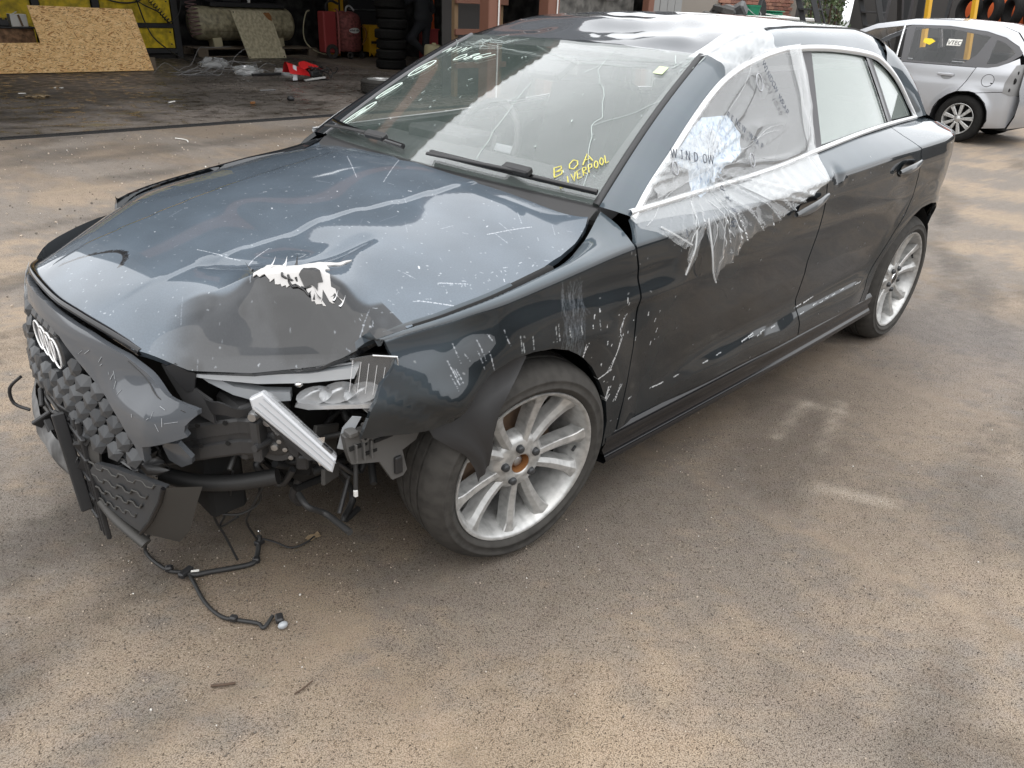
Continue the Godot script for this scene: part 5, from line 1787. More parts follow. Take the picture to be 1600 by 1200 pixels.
func headlight() -> void:
	var HF := func(out: float) -> Callable:
		return func(t: float, y: float) -> Vector3: return lamp_pt(t, y, out)
	var h := obj("headlight", slab(pv([0.12, 0.70, 0.30, 0.705, 0.64, 0.71, 0.62, 0.66, 0.57, 0.595, 0.44, 0.595, 0.30, 0.615, 0.20, 0.65]), HF.call(-0.090), 0.01), M["dark_void"], CAR)
	# two pale bars of the upper light strip
	obj("upper_bar", slab(pv([0.165, 0.700, 0.180, 0.707, 0.266, 0.712, 0.267, 0.717, 0.310, 0.717, 0.312, 0.711, 0.366, 0.710, 0.410, 0.712, 0.411, 0.707, 0.445, 0.708, 0.445, 0.699, 0.366, 0.697, 0.265, 0.699, 0.195, 0.695]), HF.call(-0.030), 0.020), M["lamp_pale"], h)
	obj("lower_bar", slab(pv([0.173, 0.680, 0.190, 0.694, 0.265, 0.695, 0.336, 0.692, 0.449, 0.694, 0.564, 0.712, 0.551, 0.682, 0.446, 0.670, 0.333, 0.668, 0.231, 0.674]), HF.call(-0.010), 0.030), M["lamp_pale"], h)
	obj("bar_shadow_gap", slab(pv([0.18, 0.695, 0.265, 0.698, 0.336, 0.695, 0.449, 0.698, 0.55, 0.714, 0.55, 0.718, 0.449, 0.704, 0.336, 0.700, 0.265, 0.703, 0.19, 0.700]), HF.call(-0.022), 0.004), M["lamp_grey"], h)
	obj("lower_strip", slab(pv([0.180, 0.688, 0.216, 0.682, 0.271, 0.652, 0.336, 0.642, 0.400, 0.640, 0.400, 0.618, 0.333, 0.612, 0.268, 0.630, 0.213, 0.660]), HF.call(-0.022), 0.026), M["lamp_grey"], h)
	# reflector cups
	for c in [[0.455, 0.632, 0.040, 0.026], [0.510, 0.640, 0.042, 0.030], [0.565, 0.640, 0.040, 0.030]]:
		var rows := []
		for a in 6:
			var r := 1.0 - a / 5.0
			var row := PackedVector3Array()
			for k in 17:
				var th := TAU * k / 16.0
				row.append(lamp_pt(c[0] + cos(th) * c[2] * r + sin(th) * 0.014 * r, c[1] + sin(th) * c[3] * r, -0.020 - 0.035 * (1.0 - r * r)))
			rows.append(row)
		obj("reflector", Shape.new().grid(rows, Vector3(-0.9, 0.7, 0.9), 1, 1), M["lamp_silver"], h)
	obj("bezel", slab(pv([0.42, 0.617, 0.47, 0.609, 0.60, 0.614, 0.595, 0.603, 0.44, 0.598, 0.41, 0.606]), HF.call(-0.012), 0.02), M["lamp_silver"], h)
	obj("foil_scrap", Shape.new().ball(lamp_pt(0.425, 0.668, -0.01), Vector3(0.011, 0.008, 0.010), 7, 5), M["foil"], h)
	# what is left of the clear lens at the outer end
	obj("lens", slab(pv([0.548, 0.742, 0.60, 0.752, 0.655, 0.748, 0.655, 0.728, 0.63, 0.672, 0.592, 0.592, 0.572, 0.612, 0.560, 0.645, 0.550, 0.665, 0.562, 0.700]), HF.call(0.012), 0.003), M["lamp_lens"], h)
	var le := PackedVector3Array()
	for q in [[0.600, 0.752], [0.655, 0.750], [0.656, 0.728], [0.632, 0.672], [0.592, 0.590]]:
		le.append(lamp_pt(q[0], q[1], 0.013))
	obj("lens_edge", Shape.new().tube(le, 0.0028, 5), M["lamp_silver"], h)
	for k in 5:
		var t := 0.555 + 0.018 * k
		obj("lens_streak", Shape.new().tube(PackedVector3Array([lamp_pt(t, 0.74 - 0.004 * k, 0.0145), lamp_pt(t - 0.012, 0.66 - 0.002 * k, 0.0145)]), 0.0008, 4), M["primer_flake"], h)
	# running light bar hanging out of its seat
	var a := lamp_pt(0.343, 0.660, 0.035)
	var b := lamp_pt(0.512, 0.486, 0.055)
	var ax := (b - a).normalized()
	var out := Vector3(-0.62, 0.15, 0.77)
	var sd := ax.cross(out).normalized()
	out = sd.cross(ax).normalized()
	var X := Transform3D(Basis(ax, sd, out), a)
	var L := a.distance_to(b)
	var bar := obj("running_light", Shape.new().prism(pv([0.0, -0.022, L * 0.93, -0.017, L, 0.013, L * 0.96, 0.017, 0.012, 0.024, -0.01, 0.01]), 0.022, X, 0.004), M["light_guide"], CAR)
	obj("light_guide_edge", Shape.new().prism(pv([0.02, -0.027, L * 0.9, -0.022, L * 0.93, -0.0175, 0.0, -0.0225]), 0.020, X), M["lamp_lens"], bar)
	for k in 3:
		obj("guide_line", Shape.new().tube(PackedVector3Array([X * Vector3(0.01, -0.014 + k * 0.014, 0.0225), X * Vector3(L * 0.95, -0.011 + k * 0.011, 0.0225)]), 0.0012, 4), M["lamp_grey"], bar)
	obj("bar_carrier", Shape.new().prism(pv([0.02, 0.026, L * 0.75, 0.030, L * 0.80, 0.018, 0.02, 0.022]), 0.03, Transform3D(X.basis, X.origin - out * 0.012), 0.004), M["bare_plastic"], bar)
	obj("circuit_board", Shape.new().prism(pv([L * 0.30, 0.028, L * 0.62, 0.060, L * 0.70, 0.055, L * 0.62, 0.026]), 0.010, Transform3D(X.basis, X.origin - out * 0.02), 0.002), M["bare_plastic"], bar)
	obj("end_contacts", Shape.new().box(X * Vector3(L * 0.80, -0.021, 0.012), Vector3(0.03, 0.006, 0.012), 0.001, X.basis), M["gloss_black"], bar)
	obj("clear_tab", slab(pv([0.375, 0.640, 0.40, 0.60, 0.40, 0.555, 0.37, 0.545, 0.345, 0.585]), HF.call(0.015), 0.003), M["lamp_lens"], CAR)
	obj("white_shard", slab(pv([0.505, 0.505, 0.520, 0.560, 0.545, 0.592, 0.566, 0.590, 0.545, 0.550, 0.525, 0.50]), HF.call(0.01), 0.004), M["lamp_grey"], CAR)

func engine_bits() -> void:
	# horn, pipes and torn loom hanging in the gap
	var X := Transform3D(Basis(Vector3.UP, -0.75), Vector3(-0.600, 0.508, 0.600))
	var horn := obj("horn", Shape.new().lathe(pv([0.0001, 0.022, 0.012, 0.022, 0.015, 0.014, 0.030, 0.014, 0.034, 0.008, 0.048, 0.010, 0.052, 0.004, 0.052, -0.025, 0.0001, -0.025]), 32, X), M["beam_black"], CAR)
	obj("horn_bolt", Shape.new().lathe(pv([0.0001, 0.030, 0.008, 0.029, 0.010, 0.024, 0.010, 0.015]), 12, X), M["steel"], horn)
	obj("horn_bracket", Shape.new().box(X * Vector3(0.01, 0.035, 0.020), Vector3(0.020, 0.085, 0.006), 0.002, X.basis * Basis(Vector3.BACK, 0.3)), M["bare_plastic"], horn)
	obj("bracket_bolt", Shape.new().lathe(pv([0.0001, 0.03, 0.010, 0.029, 0.013, 0.022, 0.013, 0.01]), 12, X * Transform3D(Basis(), Vector3(-0.01, 0.068, 0.0))), M["steel"], horn)
	for k in 3:
		obj("small_bolt", Shape.new().lathe(pv([0.0001, 0.025, 0.006, 0.024, 0.007, 0.015]), 10, X * Transform3D(Basis(), Vector3(0.035 - 0.012 * k, -0.03 + 0.022 * k, 0.0))), M["steel"], horn)
	obj("horn_plug", Shape.new().box(X * Vector3(0.06, -0.045, 0.01), Vector3(0.03, 0.04, 0.03), 0.005, X.basis), M["bare_plastic"], horn)
	rng.seed = 41
	# a thicket of dark hoses and brackets behind the headlight and beam
	for k in 16:
		var p := Vector3(rng.randf_range(-0.62, -0.36), rng.randf_range(0.33, 0.64), rng.randf_range(0.42, 0.62))
		var pts := PackedVector3Array()
		for e in 4:
			pts.append(p)
			p += Vector3(rng.randfn(0.03, 0.05), rng.randfn(-0.03, 0.05), rng.randfn(0.02, 0.05))
		obj("hose", Shape.new().tube(smooth(pts, 4), rng.randf_range(0.006, 0.014), 6), M["cable"] if k % 3 else M["beam_black"], CAR)
	for k in 8:
		obj("bracket", Shape.new().box(Vector3(rng.randf_range(-0.58, -0.36), rng.randf_range(0.36, 0.6), rng.randf_range(0.50, 0.66)), Vector3(rng.randf_range(0.03, 0.09), rng.randf_range(0.03, 0.09), 0.012), 0.003, Basis(Vector3(rng.randfn(0, 1), 1, rng.randfn(0, 1)).normalized(), rng.randf() * 3.0)), M["beam_black"] if k % 2 else M["dusty_plastic"], CAR)
	obj("lower_duct", Shape.new().tube(smooth(pv3([-0.79, 0.36, 0.33, -0.73, 0.345, 0.40, -0.66, 0.35, 0.47, -0.58, 0.37, 0.54]), 5), 0.022, 10), M["cable"], CAR)
	obj("hanging_plug", Shape.new().tube(smooth(pv3([-0.46, 0.47, 0.72, -0.47, 0.42, 0.73, -0.475, 0.385, 0.735]), 4), 0.006, 6), M["cable"], CAR)
	obj("plug_tip", Shape.new().box(Vector3(-0.477, 0.375, 0.737), Vector3(0.010, 0.02, 0.010), 0.003), M["white_plastic"], CAR)
	obj("silver_tag", Shape.new().prism(pv([0, 0, 0.008, 0.05, 0.03, 0.055, 0.022, 0.01, 0.012, -0.03]), 0.003, Transform3D(Basis(Vector3.UP, -0.8), Vector3(-0.535, 0.47, 0.655))), M["foil"], CAR)
	obj("beam_bolt", Shape.new().lathe(pv([0.0001, 0.03, 0.010, 0.03, 0.013, 0.02, 0.013, 0.0]), 12, Transform3D(Basis(Vector3.UP, -0.9), lamp_pt(0.327, 0.600, 0.0))), M["steel"], CAR)
	obj("black_scrap", slab(pv([0.20, 0.64, 0.26, 0.625, 0.33, 0.612, 0.325, 0.600, 0.25, 0.595, 0.19, 0.61]), func(t: float, y: float) -> Vector3: return lamp_pt(t, y + 0.006 * sin(t * 80.0), 0.005 + 0.02 * sin(t * 30.0)), 0.006), M["bare_plastic"], CAR)
	obj("black_scrap", slab(pv([0.125, 0.700, 0.150, 0.712, 0.195, 0.690, 0.185, 0.645, 0.165, 0.640]), func(t: float, y: float) -> Vector3: return lamp_pt(t, y, -0.005), 0.006), M["bare_plastic"], CAR)

func wing_bracket() -> void:
	# dusty lattice that carried the bumper's corner, under the wing
	var out := pv([-0.504, 0.548, -0.469, 0.552, -0.40, 0.556, -0.34, 0.562, -0.255, 0.572, -0.245, 0.555, -0.290, 0.515, -0.31, 0.479, -0.350, 0.462, -0.338, 0.400, -0.350, 0.386, -0.381, 0.384, -0.415, 0.450, -0.49, 0.470, -0.498, 0.500])
	var X := Transform3D(Basis(Vector3.UP, -0.10), Vector3(0, 0, 0.775))
	var b := obj("bumper_bracket", Shape.new().prism(out, 0.022, X, 0.004), M["bracket_grey"], CAR)
	for q in [[-0.47, 0.515, 0.05, 0.012], [-0.40, 0.515, 0.06, 0.010], [-0.33, 0.53, 0.05, 0.012], [-0.44, 0.488, 0.04, 0.010]]:
		obj("slot", Shape.new().box(X * Vector3(q[0], q[1], 0.0225), Vector3(q[2], q[3], 0.004), 0.001), M["dark_void"], b)
	for q in [[-0.485, 0.555], [-0.440, 0.558], [-0.395, 0.562], [-0.350, 0.568], [-0.305, 0.573], [-0.265, 0.578]]:
		obj("clip_tooth", Shape.new().box(X * Vector3(q[0], q[1], 0.018), Vector3(0.026, 0.016, 0.030), 0.004), M["bracket_grey"], b)
	for q in [[-0.455, 0.535], [-0.39, 0.54]]:
		obj("boss", Shape.new().lathe(pv([0.004, 0.010, 0.011, 0.010, 0.012, 0.0]), 14, X * Transform3D(Basis(), Vector3(q[0], q[1], 0.022))), M["bracket_grey"], b)
	for k in 3:
		obj("web", Shape.new().box(X * Vector3(-0.48 + k * 0.02, 0.50, 0.026), Vector3(0.004, 0.05, 0.014), 0.001), M["bracket_grey"], b)
	obj("hook_pocket", Shape.new().box(X * Vector3(-0.365, 0.425, 0.024), Vector3(0.022, 0.05, 0.014), 0.004), M["bare_plastic"], b)
	# torn liner hanging out over the tyre
	var rows := []
	for q in [[-0.320, 0.585, 0.800, -0.150, 0.715, 0.862], [-0.315, 0.545, 0.812, -0.060, 0.685, 0.893], [-0.305, 0.510, 0.825, -0.105, 0.630, 0.903], [-0.270, 0.480, 0.850, -0.150, 0.565, 0.905], [-0.235, 0.450, 0.872, -0.165, 0.500, 0.900], [-0.215, 0.410, 0.885, -0.168, 0.455, 0.895], [-0.205, 0.365, 0.885, -0.172, 0.405, 0.890]]:
		var row := PackedVector3Array()
		for k in 9:
			var t := k / 8.0
			var p := Vector3(q[0], q[1], q[2]).lerp(Vector3(q[3], q[4], q[5]), t)
			row.append(p + Vector3(0, 0, 0.003 * sin(PI * t) + 0.003 * sin(t * 11.0 + q[1] * 40.0)))
		rows.append(row)
	obj("torn_arch_liner", Shape.new().grid(rows, Vector3(-0.2, 0.5, 0.4)), M["bare_plastic"], CAR)
	obj("wing_tab", Shape.new().prism(pv([0, 0, 0.03, 0.012, 0.05, -0.012, 0.03, -0.03, 0.01, -0.02]), 0.01, Transform3D(Basis(Vector3.UP, -0.5), Vector3(-0.315, 0.588, 0.835)), 0.003), M["gloss_black"], CAR)
	var seam := PackedVector3Array()
	for k in 14:
		var t := k / 13.0
		var p := side(lerpf(-0.33, 0.09, t), 0.095, true, true)
		seam.append(p + Vector3(0, -0.008, -0.012))
	obj("wing_gutter", Shape.new().tube(seam, 0.016, 6), M["dark_void"], CAR)

func loose_loom() -> void:
	# wiring pulled out through the gap and trailing on the ground
	var a := smooth(pv3([-0.80, 0.30, 0.30, -0.81, 0.12, 0.20, -0.82, 0.014, 0.15, -0.806, 0.012, 0.26, -0.772, 0.012, 0.307, -0.77, 0.012, 0.344, -0.782, 0.010, 0.451, -0.774, 0.010, 0.527, -0.749, 0.010, 0.567, -0.715, 0.010, 0.613, -0.711, 0.010, 0.637, -0.675, 0.014, 0.618]), 5)
	var l := obj("wiring_loom", Shape.new().tube(a, 0.0055, 6), M["cable"], CAR)
	obj("branch_wire", Shape.new().tube(smooth(pv3([-0.772, 0.012, 0.310, -0.756, 0.012, 0.332, -0.717, 0.012, 0.349, -0.672, 0.012, 0.371, -0.615, 0.012, 0.392, -0.589, 0.014, 0.369, -0.570, 0.03, 0.345, -0.56, 0.05, 0.335]), 5), 0.0075, 6), M["cable"], l)
	obj("branch_wire", Shape.new().tube(smooth(pv3([-0.56, 0.04, 0.335, -0.53, 0.03, 0.37, -0.50, 0.012, 0.40, -0.46, 0.012, 0.41, -0.42, 0.012, 0.40]), 5), 0.003, 5), M["cable"], l)
	for q in [[-0.60, 0.36, 0.52, -0.62, 0.20, 0.42, -0.60, 0.12, 0.36, -0.57, 0.04, 0.34], [-0.66, 0.38, 0.46, -0.655, 0.22, 0.38, -0.67, 0.14, 0.34, -0.645, 0.20, 0.41], [-0.70, 0.33, 0.40, -0.69, 0.20, 0.36, -0.66, 0.10, 0.34, -0.64, 0.012, 0.35], [-0.62, 0.36, 0.50, -0.60, 0.26, 0.46, -0.64, 0.22, 0.43, -0.68, 0.22, 0.40]]:
		obj("hanging_wire", Shape.new().tube(smooth(pv3(q), 6), 0.0035, 5), M["cable"], l)
	for q in [[-0.772, 0.016, 0.310, 0.045, 0.4], [-0.80, 0.016, 0.265, 0.02, 1.0], [-0.668, 0.016, 0.640, 0.03, 1.2], [-0.755, 0.016, 0.562, 0.018, 0.6], [-0.565, 0.03, 0.34, 0.03, 0.3], [-0.6, 0.012, 0.385, 0.02, 0.9]]:
		obj("connector", Shape.new().box(Vector3(q[0], q[1], q[2]), Vector3(q[3], 0.018, 0.02), 0.004, Basis(Vector3.UP, q[4])), M["bare_plastic"], l)
	obj("white_tape", Shape.new().box(Vector3(-0.752, 0.018, 0.325), Vector3(0.022, 0.006, 0.007), 0.001, Basis(Vector3.UP, -0.5)), M["paper"], l)
	obj("foil_end", Shape.new().box(Vector3(-0.558, 0.058, 0.334), Vector3(0.008, 0.016, 0.008), 0.002), M["foil"], l)
	obj("grey_boot", Shape.new().ball(Vector3(-0.672, 0.014, 0.665), Vector3(0.014, 0.010, 0.010), 9, 6), M["lamp_grey"], l)
	# bits on the ground
	var i := 0
	for q in [[-0.89, 0.72, -0.844, 0.751, 0.0035], [-0.758, 0.871, -0.707, 0.866, 0.0022]]:
		var m := Vector3((q[0] + q[2]) * 0.5, 0.008, (q[1] + q[3]) * 0.5 + 0.004)
		var o := obj("twig", Shape.new().tube(smooth(PackedVector3Array([Vector3(q[0], 0.005, q[1]), m, Vector3(q[2], 0.006, q[3])]), 4), q[4], 5), M["twig"])
		tag(o, ["thicker dark twig on the tarmac in the foreground, left of the other", "thin faint twig on the tarmac in the foreground, right of the other"][i], "twig", "twigs on the tarmac")
		i += 1
	var lf := []
	for a2 in 4:
		var row := PackedVector3Array()
		for k in 5:
			row.append(Vector3(-0.445 + k * 0.011, 0.006 + 0.008 * absf(sin(k * 1.1 + a2 * 0.8)), 0.385 + a2 * 0.008))
		lf.append(row)
	var o2 := obj("dry_leaf", Shape.new().grid(lf, Vector3(-0.42, -1, 0.39)), M["leaf_dry"])
	tag(o2, "small curled dry leaf on the ground before the flat front tyre", "leaf")

# ------------------------------------------------------------------ plastic film over the broken window
func film() -> void:
	rng.seed = 50
	var wn := FastNoiseLite.new()
	wn.seed = 4
	wn.frequency = 1.0
	wn.noise_type = FastNoiseLite.TYPE_SIMPLEX
	wn.fractal_type = FastNoiseLite.FRACTAL_NONE
	var base := func(x: float, y: float) -> Vector3:
		var yc := cv(CY, x)
		var by := cv(BY, x)
		if y >= by:
			return Vector3(x, y, glass_z(x, y))
		if y >= yc:
			return Vector3(x, y, lerpf(cv(CZ, x) + 0.004, glass_z(x, by), (y - yc) / (by - yc)))
		return Vector3(x, y, cv(CZ, x) + cv(UNDER, yc - y))
	var cloth := func(x: float, y: float, k: float) -> Vector3:
		# folds that run out from the gather at (0.77, 1.05) and from the tape at its top
		var g := Vector2(x - 0.77, (y - 1.05))
		var r := g.length() + 0.02
		var a := atan2(g.y, g.x)
		var f1 := 1.0 - absf(wn.get_noise_2d(a * 2.2 + 7.0, r * 0.9)) * 2.0
		var f2 := 1.0 - absf(wn.get_noise_2d(a * 4.0, r * 0.8 + 4.0)) * 2.0
		var h := 0.013 * maxf(f1, 0.0) ** 3 + 0.005 * maxf(f2, 0.0) ** 3
		h *= smoothstep(0.0, 0.10, r) * lerpf(1.0, 0.55, smoothstep(1.02, 1.15, y))
		h += 0.022 * exp(-(r / 0.06) ** 2)
		var drape := smoothstep(0.93, 0.85, y)
		h += drape * (0.010 + 0.018 * maxf(0.0, 1.0 - absf(wn.get_noise_2d(x * 8.0 + 3.0, y * 0.8)) * 2.2) ** 2)
		return (base.call(x, y) as Vector3) + Vector3(0, 0, 0.007 + h * k)
	var sheet := func(x: float, y: float) -> Vector3: return cloth.call(x, y, 1.0)
	var out := pv([0.385, 0.955, 0.50, 1.03, 0.63, 1.105, 0.80, 1.203, 0.953, 1.278, 1.08, 1.322, 1.215, 1.352, 1.354, 1.374, 1.53, 1.384, 1.545, 1.30, 1.525, 1.15, 1.52, 1.06, 1.53, 1.02, 1.50, 0.985, 1.46, 0.94, 1.38, 0.918, 1.28, 0.895, 1.23, 0.885, 1.10, 0.86, 0.98, 0.842, 0.90, 0.82, 0.80, 0.765, 0.755, 0.735, 0.735, 0.720, 0.720, 0.745, 0.705, 0.80, 0.685, 0.85, 0.668, 0.905, 0.650, 0.88, 0.625, 0.82, 0.600, 0.785, 0.585, 0.770, 0.570, 0.79, 0.578, 0.84, 0.585, 0.87, 0.545, 0.858, 0.500, 0.890, 0.455, 0.915, 0.40, 0.93])
	var upper := PackedVector2Array()
	var lower := PackedVector2Array()
	for pl in Geometry2D.intersect_polygons(out, pv([0.3, 0.945, 1.0, 0.93, 1.7, 0.90, 1.7, 1.6, 0.3, 1.6])):
		if pl.size() > upper.size(): upper = pl
	for pl in Geometry2D.intersect_polygons(out, pv([0.3, 0.945, 1.0, 0.93, 1.7, 0.90, 1.7, 0.3, 0.3, 0.3])):
		if pl.size() > lower.size(): lower = pl
	var f := obj("window_film", Shape.new().skin(upper, sheet, 0.009, 0.0, Vector3(1.0, 0.6, -0.5), Rect2(0, 0, 1, 1), 0.007), M["plastic_film"], CAR)
	obj("loose_hem", Shape.new().skin(lower, sheet, 0.008, 0.0, Vector3(1.0, 0.6, -0.5), Rect2(0, 0, 1, 1), 0.005), M["clear_drape"], f)
	# second layer where the sheet doubles over, tape down the pillar and over the roof edge
	var lay := func(x: float, y: float) -> Vector3: return (cloth.call(x, y, 1.0) as Vector3) + Vector3(0, 0.001, 0.006 + 0.003 * wn.get_noise_2d(x * 14.0, y * 5.0))
	for p in [pv([1.43, 1.376, 1.532, 1.384, 1.540, 1.28, 1.522, 1.12, 1.525, 1.03, 1.44, 1.03, 1.45, 1.1, 1.462, 1.22]), pv([0.50, 1.035, 0.62, 1.10, 0.86, 1.16, 0.90, 1.10, 0.80, 1.05, 0.70, 1.02, 0.52, 0.99]), pv([1.53, 1.02, 1.46, 0.94, 1.25, 0.90, 1.05, 0.93, 0.95, 0.98, 1.2, 1.0, 1.4, 1.02])]:
		obj("film_fold", Shape.new().skin(p, lay, 0.009, 0.0, Vector3(1.0, 0.6, -0.5), Rect2(0, 0, 1, 1), 0.007), M["film_tape"], f)
	# patterned blue-white sheet under the film
	var blue := pv([0.625, 1.065, 0.655, 1.095, 0.71, 1.138, 0.83, 1.182, 0.978, 1.180, 1.03, 1.12, 1.01, 1.07, 0.885, 1.03, 0.80, 0.985, 0.74, 0.965, 0.695, 0.990, 0.70, 1.045, 0.665, 1.06])
	var bl := func(x: float, y: float) -> Vector3: return (cloth.call(x, y, 0.9) as Vector3) - Vector3(0, 0, 0.004)
	obj("blue_sheet", Shape.new().skin(blue, bl, 0.012, 0.0, Vector3(1.0, 0.6, -0.5), Rect2(0.5, 0.9, 0.6, 0.3), 0.002), M["blue_print"], f)
	# crisp creases and the twisted ends
	for k in 26:
		var a := rng.randf_range(-0.5, 3.6) if k < 18 else rng.randf_range(3.9, 5.2)
		var r0 := rng.randf_range(0.05, 0.30)
		var L := rng.randf_range(0.10, 0.5)
		var pts := PackedVector3Array()
		for e in 8:
			var r := r0 + L * e / 7.0
			var q := Vector2(0.77 + cos(a) * r, 1.05 + sin(a) * r * 0.8) + Vector2(0.01 * sin(e * 0.9 + k), 0.006 * cos(e + k))
			if Geometry2D.is_point_in_polygon(q, out):
				pts.append((cloth.call(q.x, q.y, 1.0) as Vector3) + Vector3(0, 0, 0.0015))
		if pts.size() > 2:
			obj("crease", Shape.new().tube(pts, rng.randf_range(0.0005, 0.0013), 5), M["film_crease"], f)
	for q in [[0.62, 0.90, 0.605, 0.85, 0.585, 0.80, 0.575, 0.775], [0.70, 0.92, 0.692, 0.84, 0.705, 0.76, 0.735, 0.722], [0.48, 0.925, 0.53, 0.895, 0.585, 0.865]]:
		var pts := PackedVector3Array()
		for p in pv(q):
			pts.append((cloth.call(p.x, p.y, 1.0) as Vector3) + Vector3(0, 0, 0.004))
		obj("twist", Shape.new().tube(smooth(pts, 6), 0.0030, 6), M["film_crease"], f)
	# film and tape over the roof edge
	var ov := []
	for e in 9:
		var t := e / 8.0
		var row := PackedVector3Array()
		for k in 15:
			var s := k / 14.0
			var a := Vector3(lerpf(0.99, 1.34, s), 0, 0)
			a = Vector3(a.x, cv(pv([0.9, 1.250, 0.99, 1.288, 1.10, 1.325, 1.22, 1.349, 1.36, 1.372]), a.x), 0)
			a.z = glass_z(a.x, a.y) + 0.012
			var b := Vector3(lerpf(1.02, 1.40, s), 0, lerpf(0.535, 0.50, s))
			b.y = roof_h(b.x, b.z) + 0.010
			var m := a.lerp(b, t)
			m += Vector3(0, 0.6, 0.8) * (0.032 * sin(PI * t) + 0.012 * maxf(0, wn.get_noise_2d(s * 9.0, t * 2.0)) + 0.006 * wn.get_noise_2d(s * 30.0, t * 6.0))
			row.append(m)
		ov.append(row)
	obj("roof_edge_tape", Shape.new().grid(ov, Vector3(1.2, 0.8, 0)), M["film_tape"], f)
	# print running along the film
	var put := func(word: String, a: Vector2, b: Vector2, size: float) -> void:
		var d := b - a
		for i in word.length():
			if word[i] == " ":
				continue
			var q := a + d * (i + 0.5) / word.length()
			var p: Vector3 = cloth.call(q.x, q.y, 1.0)
			var p2: Vector3 = base.call(q.x + d.normalized().x * 0.01, q.y + d.normalized().y * 0.01)
			var p1: Vector3 = base.call(q.x, q.y)
			var tx := (p2 - p1).normalized()
			var nn := Vector3(0, 0.38, 0.92)
			var ty := nn.cross(tx).normalized()
			nn = tx.cross(ty).normalized()
			var tm := TextMesh.new()
			tm.text = word[i]
			tm.font_size = 32
			tm.pixel_size = size / 32.0
			tm.depth = 0.0008
			var fnt := SystemFont.new()
			fnt.font_names = PackedStringArray(["Droid Sans"])
			tm.font = fnt
			var o := obj("printed_letter", tm, M["film_print"], f)
			o.transform = Transform3D(Basis(tx, ty, nn), p + nn * 0.012)
	put.call("WINDOW WRAP", Vector2(1.225, 1.325), Vector2(1.34, 1.16), 0.030)
	put.call("WINDOW", Vector2(0.610, 1.098), Vector2(0.81, 1.062), 0.036)
	put.call("RENEW WRAP", Vector2(0.945, 1.185), Vector2(1.13, 1.07), 0.026)
	put.call("WRAP", Vector2(0.80, 0.880), Vector2(0.855, 0.99), 0.034)
	put.call("A", Vector2(0.525, 0.905), Vector2(0.565, 0.898), 0.034)
	for q in [[1.175, 1.27, 0.026], [0.615, 1.062, 0.018], [1.045, 1.045, 0.020]]:
		var ring := PackedVector3Array()
		for e in 15:
			var th := TAU * e / 14.0
			ring.append((base.call(q[0] + cos(th) * q[2] * 0.7, q[1] + sin(th) * q[2]) as Vector3) + Vector3(0, 0, 0.024))
		obj("printed_mark", Shape.new().tube(ring, 0.0028, 4, false), M["film_grey"], f)

